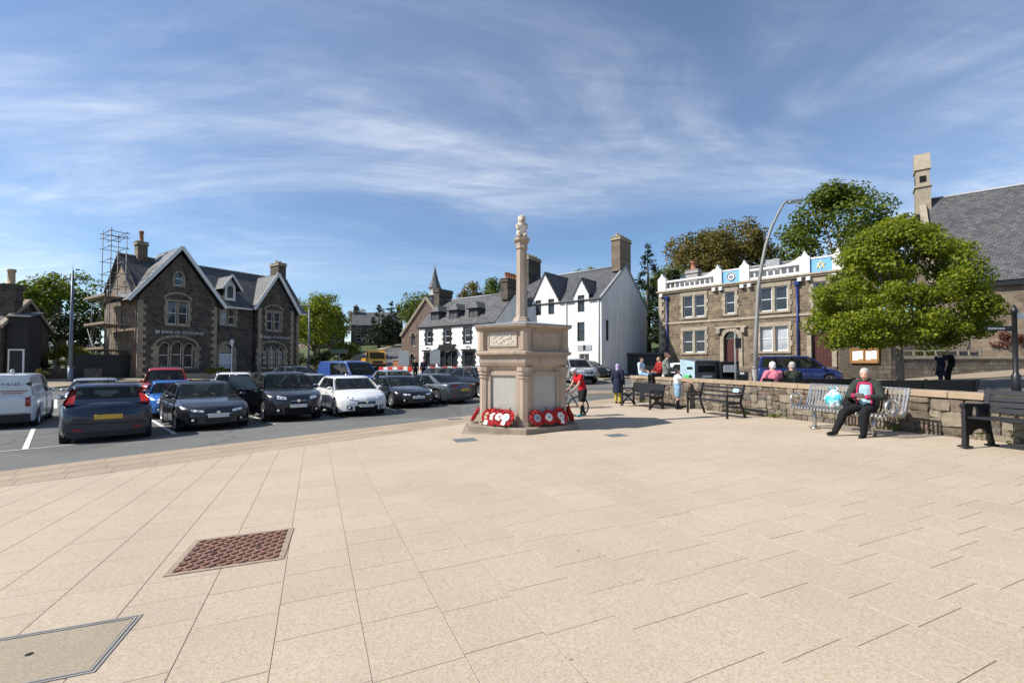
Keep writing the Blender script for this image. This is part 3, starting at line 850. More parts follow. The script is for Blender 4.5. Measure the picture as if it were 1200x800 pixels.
# mouldings: swelling frieze, cornice, attic, roof
mb = MB(); hexr(mb, [(1.11, 1.55), (1.14, 1.58), (1.20, 1.63), (1.235, 1.70), (1.245, 1.77), (1.23, 1.83), (1.22, 1.86)]); mb.build('frieze', M['granite'], mem)
mb = MB(); hexr(mb, [(1.22, 1.855), (1.30, 1.875), (1.345, 1.90), (1.345, 1.945), (1.27, 1.975), (1.2, 1.985)]); mb.build('cornice', M['granite'], mem)
mb = MB(); hexr(mb, [(1.18, 1.975), (1.18, 2.50)]); mb.build('attic', M['granite'], mem)
mb = MB(); hexr(mb, [(1.2, 2.49), (1.27, 2.505), (1.34, 2.525), (1.36, 2.555), (1.36, 2.585)]); mb.build('cap_moulding', M['granite'], mem)
mb = MB(); hexr(mb, [(1.37, 2.586), (1.37, 2.605), (.36, 2.72), (.30, 2.735)]); mb.build('lead_roof', M['lead'], mem)
hexa = lambda k: R(-90)+k*math.pi/3
for k in range(6):        # corner piers
    a = hexa(k); T_ = RZ(a)
    mb = MB(); mb.M = T_@TR(1.10, 0, 0)
    mb.prism([(-.12, -.13), (.02, -.13), (.085, -.055), (.085, .055), (.02, .13), (-.12, .13)], zb, 1.42)
    pier = mb.build('corner_pier', M['granite'], mem)
    mb = MB(); mb.M = T_@TR(1.10, 0, 0)
    mb.prism([(-.12, -.155), (.03, -.155), (.115, -.065), (.115, .065), (.03, .155), (-.12, .155)], zb, zb+.09); mb.build('pier_base', M['granite'], pier)
    mb = MB(); mb.M = T_@TR(1.10, 0, 0)
    for z0, z1, e in ((1.34, 1.375, .025), (1.42, 1.50, .03), (1.50, 1.60, .055)):
        mb.prism([(-.12, -.13-e), (.02+e*.3, -.13-e), (.085+e, -.055-e*.4), (.085+e, .055+e*.4), (.02+e*.3, .13+e), (-.12, .13+e)], z0, z1)
    mb.build('pier_capital', M['granite'], pier)
    mb = MB(); mb.M = T_@TR(1.18, 0, 0)
    mb.prism([(-.1, -.11), (.015, -.11), (.06, -.05), (.06, .05), (.015, .11), (-.1, .11)], 2.07, 2.50)
    mb.prism([(-.1, -.13), (.02, -.13), (.075, -.055), (.075, .055), (.02, .13), (-.1, .13)], 1.98, 2.07)
    mb.build('attic_pier', M['granite'], mem)
for k in range(6):        # faces
    a = hexa(k)+math.pi/6
    F = RZ(a+math.pi/2)@TR(0, -1.10*math.cos(math.pi/6), 0)     # local x along the face, -y outwards
    mb = MB()
    w0, z0_, z1_ = .335, .62, 1.40
    for bx in ((-w0-.09, -w0, zb+.05, z1_+.08), (w0, w0+.09, zb+.05, z1_+.08), (-w0, w0, z1_, z1_+.08)): mb.box(bx[0], bx[1], -.055, .02, bx[2], bx[3])
    mb.build('panel_frame', M['granite'], mem, F)
    mb = MB(); mb.box(-w0+.003, w0-.003, -.012, .02, zb+.07, z1_-.003); mb.build('name_tablet', M['tablet'], mem, F)
    F2 = RZ(a+math.pi/2)@TR(0, -1.18*math.cos(math.pi/6), 0)
    mb = MB(); pw = .36
    for bx in ((-pw-.03, -pw, 2.10, 2.40), (pw, pw+.03, 2.10, 2.40), (-pw-.03, pw+.03, 2.40, 2.43), (-pw-.03, pw+.03, 2.07, 2.10)): mb.box(bx[0], bx[1], -.02, .02, bx[2], bx[3])
    mb.build('attic_panel_frame', M['granite'], mem, F2)
    mb = MB(); mb.box(-pw+.002, pw-.002, -.009, .02, 2.102, 2.398)
    if k in (5, 3, 1):
        for i in range(26):
            mb.ball((rs.uniform(-.3, .3), -.01, rs.uniform(2.14, 2.36)), rs.uniform(.015, .05), .012, rs.uniform(.012, .03), 6, 4)
    mb.build('carved_panel', M['relief'] if k in (5, 3, 1) else M['granite'], mem, F2)
# column, capital, lion
mb = MB(); mb.lathe([(.27, 2.70), (.27, 2.76), (.235, 2.79), (.225, 2.83), (.175, 2.86)], 8, False, R(22.5)); mb.build('column_base', M['granite'], mem)
mb = MB(); mb.lathe([(.158, 2.85), (.138, 4.62)], 8, False, R(22.5)); mb.build('column_shaft', M['granite'], mem)
mb = MB(); mb.lathe([(.14, 4.60), (.165, 4.62), (.165, 4.66), (.15, 4.68), (.155, 4.76), (.20, 4.81), (.215, 4.83), (.215, 4.88), (.17, 4.90)], 8, False, R(22.5)); mb.build('capital', M['granite'], mem)
mb = MB(); mb.M = TR(0, 0, 4.9)
mb.ball((0, .02, .14), .14, .15, .17); mb.ball((0, 0, .30), .115, .11, .17); mb.ball((0, -.02, .475), .105, .11, .115); mb.ball((0, -.10, .45), .05, .06, .05)
mb.ball((0, -.02, .56), .055, .06, .04)
for s in (-1, 1):
    mb.ball((s*.09, -.07, .07), .055, .10, .07); mb.ball((s*.085, -.02, .555), .022, .02, .025)
    mb.tube([(s*.11, 0, .36), (s*.125, -.07, .27), (s*.085, -.13, .22)], [.045, .04, .035], 7); mb.ball((s*.06, -.13, .04), .045, .06, .03)
mb.tube([(.0, .14, .05), (.1, .18, .06), (.14, .10, .12)], .02, 6)
lion = mb.build('lion', plain('weathered_lion_stone', (.50, .43, .35), .85, 0, .25, 5, .4, 30), mem)
rm = lion.modifiers.new('remesh', 'REMESH'); rm.mode = 'VOXEL'; rm.voxel_size = .014; rm.use_smooth_shade = True
mb = MB(); mb.M = TR(0, -.135, 4.9)
mb.prism([(-.085, .30), (.085, .30), (.085, .19), (.05, .10), (0, .055), (-.05, .10), (-.085, .19)], -.012, .015, 'y'); mb.build('shield', M['relief'], lion)

# ------------------------------------------------------------------ poppy wreaths
t = NT('poppy_red'); _f = t.noise(30, 3); t.base(t.ramp(_f, [(.3, (.30, .008, .012)), (.7, (.62, .03, .03))])); t.set(Roughness=.7); M['poppy'] = t.mat
M['leafgreen'] = plain('wreath_leaf', (.02, .06, .02), .7)
def wreath_mesh(seed, Rm=.155):
    q = random.Random(seed); mb = MB()
    n = 22
    mb.tube([(Rm*math.cos(2*math.pi*i/20), .0, Rm*math.sin(2*math.pi*i/20)) for i in range(20)], .04, 8, True)
    for i in range(n):
        for row in (-1, 0, 1):
            a = 2*math.pi*(i+.33*row)/n+q.uniform(-.05, .05); rr_ = Rm+row*.034
            c = Vector((rr_*math.cos(a), -.035+abs(row)*.012, rr_*math.sin(a)))
            mb.M = Matrix.Translation(c)@Euler((q.uniform(-.5, .5), q.uniform(0, 6), q.uniform(-.5, .5))).to_matrix().to_4x4()
            # a poppy: shallow four-lobed cup
            m_ = 8; ring = []
            ctr = mb.pt((0, .006, 0))
            for k in range(m_):
                f = 2*math.pi*k/m_; r_ = .031*(1+.22*math.cos(4*f))
                ring.append(mb.pt((r_*math.cos(f), -.012, r_*math.sin(f))))
            for k in range(m_): mb.face([ctr, ring[k], ring[(k+1) % m_]], False)
    mb.M = None
    return mb.mesh('poppies', M['poppy'])
WR = [wreath_mesh(i) for i in range(3)]
def badge_mesh(c, i):
    mb = MB(); mb.M = RX(R(90)); mb.lathe([(.10, -.01), (.10, .012), (.085, .02)], 16); mb.M = None
    mb.cur = 1; mb.M = TR(.0, -.021, 0); mb.prism([(-.045, -.03), (.045, -.03), (.045, .0), (0, .045), (-.045, .0)], 0, .003, 'y')
    return mb.mesh('badge', [plain('wreath_badge_%d' % i, c, .5), plain('wreath_crest_%d' % i, tuple(x*.45 for x in c), .5)])
BD = [badge_mesh((.68, .66, .62), 0), badge_mesh((.62, .55, .36), 1), badge_mesh((.42, .60, .62), 2), badge_mesh((.36, .36, .40), 3)]
wl_ = [(5, -.30, 0, 1, 'leftmost poppy wreath with a cream badge on the lit face of the memorial'), (5, -.14, .0, 0, 'second poppy wreath from the left on the lit face of the memorial'), (5, .02, 0, 0, 'third poppy wreath from the left on the lit face of the memorial'), (5, .2, .05, 2, 'rightmost poppy wreath with pale blue badge overlapping its neighbours on the lit face'),
       (0, -.37, 0, 3, 'poppy wreath with grey badge nearest the front corner on the shaded face'), (0, -.05, 0, 0, 'middle poppy wreath on the shaded face of the memorial'), (0, .33, 0, 0, 'poppy wreath standing alone at the right of the shaded face'),
       (4, .30, 0, 1, 'poppy wreath seen edge on at the far left side of the memorial'), (1, -.25, 0, 0, 'poppy wreath seen edge on at the far right side of the memorial')]
for i, (k, u, yo, b_, lab) in enumerate(wl_):
    a = hexa(k)+math.pi/6
    ap = 1.10*math.cos(math.pi/6)
    W4 = mem.matrix_basis @ RZ(a+math.pi/2)@TR(u, -ap-.19-yo-.02*(i % 3), zb+.20)@RX(R(-20-3*(i % 4)))@RY(R(17*i))
    w_ = thing('poppy_wreath', lab, 'wreath', (0, 0, 0), 0, 'poppy wreaths laid around the memorial')
    w_.matrix_world = W4
    put('poppies', WR[i % 3], w_, Matrix.Diagonal(((.9, 1.04, .96, 1.0, .93)[i % 5],)*3+(1,)))
    mb = MB()
    for a_ in (20, 140, 250): mb.M = RY(R(a_+31*i))@TR(.2, -.03, 0); mb.poly([(-.03, 0, 0), (.02, -.02, .022), (.075, 0, 0), (.02, -.02, -.022)])
    mb.M = None; tag(mb.build('leaves', M['leafgreen'], w_), kind='stuff')
    if i % 3 == 0: mb = MB(); mb.box(-.05, .05, -.075, -.07, -.2, -.1); mb.build('message_card', M['white'], w_, RY(R(-17*i+8)))
    put('badge', BD[b_], w_, TR(0, -.03, 0)@RY(R(-17*i)))

# ------------------------------------------------------------------ benches
def bar_path(mb, pts, wx, th):
    """flat bar following points in the y-z plane, wx wide along x"""
    pts = [Vector(p) for p in pts]
    L = []; Rr = []
    for i, p in enumerate(pts):
        a = pts[max(i-1, 0)]; b = pts[min(i+1, len(pts)-1)]
        d = (b-a).normalized(); n = Vector((-d.y, d.x))*th/2
        L.append(p+n); Rr.append(p-n)
    mb.prism([tuple(p) for p in L]+[tuple(p) for p in Rr[::-1]], -wx/2, wx/2, 'x')
def arc(cy_, cz_, r, a0, a1, n=8): return [(cy_+r*math.cos(R(a0+(a1-a0)*i/n)), cz_+r*math.sin(R(a0+(a1-a0)*i/n))) for i in range(n+1)]
def end_lattice():
    mb = MB()
    bar_path(mb, [(-.30, 0), (-.285, .06), (-.27, .2), (-.27, .42)], .05, .045)
    bar_path(mb, [(.24, 0), (.235, .06), (.20, .2), (.19, .42), (.23, .62), (.30, .86)], .05, .045)
    bar_path(mb, [(-.30, .62), (-.26, .65), (0, .64), (.24, .63)], .06, .04)
    bar_path(mb, [(-.27, .40), (.20, .40)], .05, .05)
    bar_path(mb, [(-.27, .42), (-.27, .63)], .04, .035)
    bar_path(mb, arc(-.03, -.0, .22, 10, 170), .04, .035)
    bar_path(mb, [(-.26, .12), (-.05, .30), (.16, .40)], .03, .03); bar_path(mb, [(.20, .12), (0, .30), (-.22, .40)], .03, .03)
    bar_path(mb, [(-.26, .42), (-.02, .53), (.2, .62)], .03, .028); bar_path(mb, [(.2, .42), (-.02, .53), (-.26, .62)], .03, .028)
    mb.cyl((-.035, -.03, .33), (.035, -.03, .33), .05, n=10)
    for y in (-.30, .24): mb.box(-.05, .05, y-.05, y+.05, -.01, .015)
    return mb.mesh('end_frame', M['black_metal'])
def end_solid():
    mb = MB()
    bar_path(mb, [(-.30, 0), (-.29, .1), (-.285, .3), (-.285, .60)], .055, .075)
    bar_path(mb, [(.26, 0), (.25, .05), (.20, .22), (.17, .42), (.20, .6), (.27, .88)], .055, .07)
    bar_path(mb, [(-.345, .60), (-.31, .635), (-.2, .63), (.0, .62), (.21, .62)], .065, .05)
    mb.prism([(-.27, .17), (-.19, .17), (-.12, .24), (-.03, .265), (.08, .25), (.15, .17), (.2, .2), (.18, .42), (-.27, .42)], -.02, .02, 'x')
    mb.prism([(-.27, .42), (-.13, .42), (-.16, .50), (-.13, .62), (-.27, .62)], -.018, .018, 'x'); mb.prism([(-.05, .42), (.16, .42), (.19, .62), (-.05, .62), (-.02, .5)], -.018, .018, 'x')
    for y in (-.30, .26): mb.box(-.06, .06, y-.07, y+.07, -.01, .015)
    return mb.mesh('end_frame', M['black_metal'])
def end_tube():
    mb = MB()
    bar_path(mb, [(-.27, 0), (-.27, .62), (.16, .62)], .045, .045)
    bar_path(mb, [(.30, 0), (.14, .42), (.27, .90)], .045, .05)
    bar_path(mb, [(-.27, .41), (.15, .41)], .045, .05)
    return mb.mesh('end_frame', M['black_metal'])
def slat_mesh(L, w_, t_, mat):
    mb = MB(); mb.cbox(-L/2, L/2, -w_/2, w_/2, -t_/2, t_/2, .006); return mb.mesh('slat', mat)
def slat_bench(name, label, loc, rotz, L, end, seat_n, back_n, sw=.075, gap=.02, mid=False, thin=False, lean=(.205, .50, .275, .86), seat_z=.435):
    b = thing(name, label, 'bench', loc, rotz, 'benches')
    e = end()
    xs = [-L/2+.06, L/2-.06]+([0] if mid else [])
    for x in xs: put('end_frame', e, b, TR(x, 0, 0))
    sl = slat_mesh(L, sw, .03, M['black_wood'])
    for i in range(seat_n): put('slat', sl, b, TR(0, -.285+sw/2+i*(sw+gap), seat_z+.012*(1-i/seat_n)))
    y0, z0, y1, z1 = lean; ang = math.atan2(z1-z0, y1-y0)
    for i in range(back_n):
        f = (i+.5)/back_n
        put('slat', sl, b, TR(0, y0+(y1-y0)*f-.03, z0+(z1-z0)*f)@RX(ang))
    return b
BR = math.atan2(wd.y, wd.x)       # benches stand parallel to the wall
def at_bench(x, y): return (x, y, G(x, y)+.055)
slat_bench('iron_bench', 'black slatted bench with lattice iron ends nearest the road, by the wall end', at_bench(4.67, 16.36), BR, 2.1, end_lattice, 5, 5)
pb = slat_bench('iron_bench', 'black open backed bench with a blue plaque, between the girl and the steel bench', at_bench(5.68, 12.8), BR, 1.8, end_tube, 5, 3, .05, .035)
mb = MB(); mb.box(-.11, .11, -.008, .004, -.05, .05); mb.build('plaque', plain('pale_blue_plaque', (.35, .5, .62), .4), pb, TR(.66, .165, .74)@RX(R(-14)))
slat_bench('iron_bench', 'black slatted bench with solid iron end at the right edge, left half in view', at_bench(7.42, 6.25), BR, 1.8, end_solid, 5, 4, .085, .02)
def terrace_bench(label, x0, x1, y, z=.15):
    b = slat_bench('terrace_bench', label, ((x0+x1)/2, y, z), R(180)+R(2), x1-x0, end_solid, 5, 5, .075, .02, mid=True)
    return b
terrace_bench('long black bench on the terrace with two seated people, seen from behind', 7.3, 10.1, 13.6)
terrace_bench('long black empty bench on the terrace behind the steel bench, seen from behind', 9.55, 12.5, 12.4)

# steel strap bench
def strap_mesh():
    mb = MB()
    prof = [(.34, .90), (.335, .915), (.315, .90), (.225, .50), (.20, .455), (.155, .435), (-.22, .455), (-.27, .445), (-.285, .41), (-.27, .385)]
    bar_path(mb, prof, .036, .008)
    return mb.mesh('strap', M['steel'])
sbn = thing('steel_bench', 'silver steel strap bench with round hoop arms, a lady sitting on it', 'bench', at_bench(6.52, 9.02), BR, 'benches')
sm_ = strap_mesh()
SL = 2.0
for i in range(27): put('strap', sm_, sbn, TR(-SL/2+.05+i*(SL-.1)/26, 0, 0))
for s in (-1, 1):
    mb = MB()
    path = [(0, .16+.135*math.cos(R(a))-.24, .57+.135*math.sin(R(a))) for a in range(0, 360, 18)]
    mb.tube(path, .022, 8, True); mb.build('arm_hoop', M['steel'], sbn, TR(s*(SL/2), 0, 0))
    mb = MB(); mb.M = TR(s*(SL/2), 0, 0); bar_path(mb, [(.345, .91), (.23, .48), (.18, .41), (-.25, .43)], .03, .04); mb.build('side_frame', M['steel'], sbn)
    mb = MB(); mb.M = TR(s*.62, 0, 0); mb.cyl((0, 0, 0), (0, 0, .41), .04, n=12); mb.box(-.03, .03, -.24, .2, .395, .43); mb.cyl((0, 0, -.005), (0, 0, .015), .09, n=14); mb.build('leg', M['steel'], sbn)
mb = MB(); mb.tube([(-SL/2, .345, .90), (SL/2, .345, .90)], .02, 8); mb.build('top_rail', M['steel'], sbn)
mb = MB(); mb.box(-.12, .12, -.01, -.004, -.055, .055); mb.build('plaque', M['white'], sbn, TR(.1, .29, .80)@RX(R(-13)))

# weeds growing at the foot of the low wall
def weeds():
    rng = np.random.default_rng(5); P_ = []; N_ = []
    for i in range(46):
        u = rng.uniform(1.0, 13); q = WALL_A+wd*u-wn_*rng.uniform(.02, .1); z = G(q.x, q.y)+.05; m = rng.integers(8, 30); h = rng.uniform(.04, .16)
        if rng.random() < .15: h *= 1.8; m *= 2
        P_.append(np.stack([q.x+rng.normal(size=m)*.05, q.y+rng.normal(size=m)*.05, z+rng.random(m)*h], 1)); N_.append(rng.normal(size=(m, 3)))
    P_ = np.concatenate(P_); N_ = np.concatenate(N_); N_ /= np.linalg.norm(N_, axis=1)[:, None]
    return P_, N_, rng
# ------------------------------------------------------------------ building helpers
def wall(parent, name, Mw, poly, holes, mat, reveal=.2, arches=()):
    """a wall face in its own frame (x along, z up, outside towards -y) with real openings; holes: (x0,x1,z0,z1)"""
    bm = bmesh.new()
    f = bm.faces.new([bm.verts.new((x, 0, z)) for x, z in poly])
    cuts = set()
    for h in holes: cuts |= {(0, h[0]), (0, h[1]), (2, h[2]), (2, h[3])}
    for ax, k in sorted(cuts):
        co = [0, 0, 0]; co[ax] = k; no = [0, 0, 0]; no[ax] = 1
        bmesh.ops.bisect_plane(bm, geom=bm.verts[:]+bm.edges[:]+bm.faces[:], dist=1e-5, plane_co=co, plane_no=no)
    kill = []
    for f in bm.faces:
        c = f.calc_center_median()
        if any(h[0] < c.x < h[1] and h[2] < c.z < h[3] for h in holes): kill.append(f)
    bmesh.ops.delete(bm, geom=kill, context='FACES')
    bm.normal_update()
    for f in bm.faces:
        if f.normal.y > 0: f.normal_flip()
    me = bpy.data.meshes.new(name); bm.to_mesh(me); bm.free()
    mb = MB()
    mb.v = [v.co[:] for v in me.vertices]; mb.f = [tuple(p.vertices) for p in me.polygons]; mb.m = [0]*len(mb.f); mb.sm = [False]*len(mb.f)
    for x0, x1, z0, z1 in holes:
        d = reveal
        mb.poly([(x0, 0, z0), (x0, 0, z1), (x0, d, z1), (x0, d, z0)]); mb.poly([(x1, 0, z1), (x1, 0, z0), (x1, d, z0), (x1, d, z1)])
        mb.poly([(x0, 0, z1), (x1, 0, z1), (x1, d, z1), (x0, d, z1)]); mb.poly([(x0, 0, z0), (x0, d, z0), (x1, d, z0), (x1, 0, z0)])
    for x0, x1, z1, rise, kind in arches:       # fill the corners of an opening above an arch
        n = 8; cx_ = (x0+x1)/2; hw_ = (x1-x0)/2
        for s in (-1, 1):
            cr = [(cx_+s*hw_, z1)]
            for i in range(n+1):
                u = i/n
                if kind == 'round': px_, pz_ = math.cos(u*math.pi/2), math.sin(u*math.pi/2)
                else:
                    a_ = u*math.pi/3; px_, pz_ = -1+2*math.cos(a_), math.sin(a_)/math.sin(math.pi/3)
                cr.append((cx_+s*hw_*px_, z1-rise+rise*pz_))
            pts = cr[1:]
            for (ax_, az), (bx_, bz) in zip(pts, pts[1:]):
                for yy in (0, .1): mb.poly([(cr[0][0], yy, cr[0][1]), (ax_, yy, az), (bx_, yy, bz)])
                mb.poly([(ax_, 0, az), (ax_, .1, az), (bx_, .1, bz), (bx_, 0, bz)])
    bpy.data.meshes.remove(me)
    return mb.build(name, mat, parent, Mw)
_wc = {}
def window(parent, Mw, x0, x1, z0, z1, style='sash', fr='frame', glass='glass', rec=.13, name='window', sill=None, fw=.055):
    w_, h_ = x1-x0, z1-z0
    key = (round(w_, 2), round(h_, 2), style, fr, glass, fw)
    if key not in _wc:
        mb = MB(); d = .05
        for bx in ((0, fw, 0, h_), (w_-fw, w_, 0, h_), (fw, w_-fw, 0, fw*1.2), (fw, w_-fw, h_-fw, h_)): mb.box(bx[0], bx[1], 0, d, bx[2], bx[3])
        if 'sash' in style: mb.box(fw, w_-fw, -.012, d, h_/2-.025, h_/2+.025)
        if '2' in style: mb.box(w_/2-.014, w_/2+.014, .006, d, fw, h_-fw)
        if '4' in style:
            for k in (.25, .75): mb.box(fw, w_-fw, .008, d, h_*k-.012, h_*k+.012)
        fm = mb.mesh(name+'_frame', M[fr])
        mb = MB(); mb.box(fw*.8, w_-fw*.8, d*.6, d*.8, fw*.8, h_-fw*.8); pm = mb.mesh('pane', M[glass])
        _wc[key] = (fm, pm)
    fm, pm = _wc[key]
    o = put(name, fm, parent, Mw@TR(x0, rec, z0)); put('pane', pm, o)
    if sill:
        mb = MB(); mb.box(-.08, w_+.08, -rec-.05, .01, -.12, -.005); mb.build('sill', M[sill], o)
    return o
def slope(parent, name, pts, mat, thick=.08):
    """a roof plane: pts[0]->pts[1] along the eave, the last point up the slope"""
    P_ = [Vector(p) for p in pts]
    X = (P_[1]-P_[0]).normalized(); n = X.cross(P_[-1]-P_[0]).normalized(); Y = n.cross(X)
    Mx = Matrix((X, Y, n)).transposed().to_4x4(); Mx.translation = P_[0]
    inv = Mx.inverted(); q = [(inv@p) for p in P_]
    mb = MB(); mb.prism([(p.x, p.y) for p in q], -thick, 0)
    return mb.build(name, mat, parent, Mx)
def board(parent, name, a, b, w_, t_, mat, up=(0, 0, 1)):
    """a board from a to b, w_ deep along up and t_ thick"""
    a = Vector(a); b = Vector(b); X = (b-a).normalized(); U = Vector(up); Y = U.cross(X).normalized(); Zv = X.cross(Y)
    Mx = Matrix((X, Y, Zv)).transposed().to_4x4(); Mx.translation = a
    mb = MB(); mb.box(0, (b-a).length, -t_/2, t_/2, -w_/2, w_/2)
    return mb.build(name, mat, parent, Mx)
def chimney(parent, x, y, z0, z1, wx, wy, mat, pots, potmat, pot_h=.5, pot_r=.13, capmat=None, along='x', base_w=0.0):
    mb = MB(); mb.box(-wx/2, wx/2, -wy/2, wy/2, 0, z1-z0-.22)
    c = mb.build('chimney', mat, parent, TR(x, y, z0))
    h = z1-z0
    mb = MB(); mb.box(-wx/2-.09, wx/2+.09, -wy/2-.09, wy/2+.09, h-.34, h-.2); mb.box(-wx/2-.03, wx/2+.03, -wy/2-.03, wy/2+.03, h-.2, h-.06); mb.box(-wx/2-.07, wx/2+.07, -wy/2-.07, wy/2+.07, h-.06, h)
    mb.build('chimney_cope', capmat or mat, c)
    for i in range(pots):
        f = (i+.5)/pots-.5
        mb = MB(); mb.lathe([(pot_r*1.1, 0), (pot_r*1.1, .06), (pot_r*.85, .08), (pot_r*.8, pot_h*.8), (pot_r*1.0, pot_h*.85), (pot_r*1.0, pot_h)], 10)
        mb.build('chimney_pot', potmat, c, TR(wx*f*.9 if along == 'x' else 0, wy*f*.9 if along == 'y' else 0, h))
    return c
def quoins(parent, Mw, x, side, z0, z1, mat, h=.32, wl_=.5, ws=.3, d=.07):
    mbs = []
    for w_ in (wl_, ws):
        mb = MB(); mb.cbox(0, w_, -d, .02, .006, h-.006, .012); mbs.append(mb.mesh('quoin', mat))
    k = 0; z = z0
    while z+h <= z1+.05:
        w_ = (wl_, ws)[k % 2]
        put('quoin', mbs[k % 2], parent, Mw@TR(x if side > 0 else x-w_, 0, z)); z += h; k += 1
def lettering(parent, Mw, x, z, text, size, mat, name='lettering', align='LEFT', y=-.03, sx=1.0):
    cu = bpy.data.curves.new(name, 'FONT'); cu.body = text; cu.size = size; cu.extrude = .006; cu.align_x = align; cu.resolution_u = 2
    o = bpy.data.objects.new(name, cu); COL.objects.link(o)
    dg = bpy.context.evaluated_depsgraph_get(); dg.update()
    me = bpy.data.meshes.new_from_object(o.evaluated_get(dg)); bpy.data.objects.remove(o); bpy.data.curves.remove(cu)
    me.materials.clear(); me.materials.append(mat)
    return put(name, me, parent, Mw@TR(x, y, z)@RX(R(90))@Matrix.Diagonal((sx, 1, 1, 1)))
def arch_ring(parent, Mw, cx_, z_spring, hw_, rise, w_, mat, kind='round', n=9, d=.08, name='voussoir'):
    """separate arch stones round an opening"""
    def pt(u, off):
        a = math.pi*u
        if kind == 'round': v = Vector((math.cos(a)*hw_, math.sin(a)*rise)); nn = Vector((math.cos(a), math.sin(a)))
        else:
            s = 1 if u < .5 else -1; uu = u if u < .5 else 1-u
            a_ = uu*2*math.pi/3; v = Vector((s*hw_*(-1+2*math.cos(a_)), rise*math.sin(a_)/math.sin(math.pi/3))); nn = Vector((s*math.cos(a_), math.sin(a_)))
        return v+nn.normalized()*off
    for i in range(n):
        u0, u1 = i/n+.004, (i+1)/n-.004
        A_, B_ = pt(u0, 0), pt(u1, 0); C_, D_ = pt(u1, w_), pt(u0, w_)
        mb = MB(); mb.prism([(cx_+p.x, z_spring+p.y) for p in (D_, C_, B_, A_)], -d, .03, 'y'); mb.build(name, mat, parent, Mw)

# ------------------------------------------------------------------ the bank
bank = thing('bank_building', 'dark rubble stone bank with two white edged gables and slate roof', 'building', (-31.4, 38.2, 0), math.atan2(.84, .543))
BF = I4
gz = M['bank_rubble']; qs = M['quoin']
EV = 7.1
Wg1 = [(0, -.3), (6.05, -.3), (6.05, 6.9), (2.95, 11.05), (-.0, 7.1)]
h1 = [(2.05, 2.75, 4.95, 6.95), (2.9, 3.6, 4.95, 6.95), (2.52, 3.18, 8.45, 9.65), (1.5, 2.24, 1.1, 3.3), (2.4, 3.2, 1.1, 3.42), (3.36, 4.1, 1.1, 3.3)]
wall(bank, 'gable_wall', BF, [(0, -.3), (6.05, -.3), (6.05, 7.2), (3.0, 11.3), (0, 7.2)], h1, gz, .22, [(2.52, 3.18, 9.65, .5, 'pointed'), (1.5, 2.24, 3.3, .55, 'pointed'), (2.4, 3.2, 3.42, .6, 'pointed'), (3.36, 4.1, 3.3, .55, 'pointed')])
B2 = TR(9.9, 0, 0)
h2 = [(.95, 1.55, 4.95, 6.85), (1.75, 2.35, 4.95, 6.85), (.4, .98, 1.0, 3.2), (1.2, 1.9, 1.0, 3.32), (2.12, 2.7, 1.0, 3.2)]
wall(bank, 'gable_wall', B2, [(0, -.3), (3.85, -.3), (3.85, 7.4), (1.92, 10.5), (0, 7.4)], h2, gz, .22, [(.4, .98, 3.2, .5, 'pointed'), (1.2, 1.9, 3.32, .55, 'pointed'), (2.12, 2.7, 3.2, .5, 'pointed')])
BM_ = TR(6.05, .55, 0)
h3 = [(.55, 1.15, 5.3, 6.85), (1.3, 1.9, 5.3, 6.85), (.45, 1.75, -.1, 3.35)]
wall(bank, 'front_wall', BM_, [(0, -.3), (3.85, -.3), (3.85, 7.15), (0, 7.15)], h3, gz, .25, [(.45, 1.75, 3.35, .7, 'round')])
BR_ = TR(13.75, .55, 0)
wall(bank, 'front_wall', BR_, [(0, -.3), (1.0, -.3), (1.0, 7.15), (0, 7.15)], [], gz)
# returns of the projecting bays, ends and back
for xx, Mr, ln in ((0, TR(6.05, .0, 0)@RZ(R(90)), .55), (1, TR(9.9, .55, 0)@RZ(R(-90)), .55), (2, TR(13.75, 0, 0)@RZ(R(90)), .55)):
    wall(bank, 'return_wall', Mr, [(0, -.3), (ln, -.3), (ln, 7.15), (0, 7.15)], [], gz)
lw = wall(bank, 'end_wall', TR(0, 8.2, 0)@RZ(R(-90)), [(0, -.3), (8.2, -.3), (8.2, 7.15), (4.1, 11.2), (0, 7.15)], [(4.2, 5.0, 4.6, 6.4)], M['church_rubble'])
window(bank, TR(0, 8.2, 0)@RZ(R(-90)), 4.2, 5.0, 4.6, 6.4)
wall(bank, 'end_wall', TR(14.75, 0.55, 0)@RZ(R(90)), [(0, -.3), (7.65, -.3), (7.65, 7.15), (3.6, 11.2), (0, 7.15)], [], gz)
wall(bank, 'back_wall', TR(14.75, 8.2, 0)@RZ(R(180)), [(0, -.3), (14.75, -.3), (14.75, 7.15), (0, 7.15)], [], gz)
for h in h1[:2]: window(bank, BF, *h, style='sash', sill='quoin')
window(bank, BF, *h1[2], style='sash', rec=.12, sill='quoin')
for h in h1[3:]: window(bank, BF, *h, style='sash', rec=.15, sill='quoin')
for h in h2[:2]: window(bank, B2, *h, style='sash', sill='quoin')
for h in h2[2:]: window(bank, B2, *h, style='sash2 4', rec=.15, sill='quoin')
for h in h3[:2]: window(bank, BM_, *h, style='sash', glass='glass_blind' if h[0] < 1 else 'glass', sill='quoin')
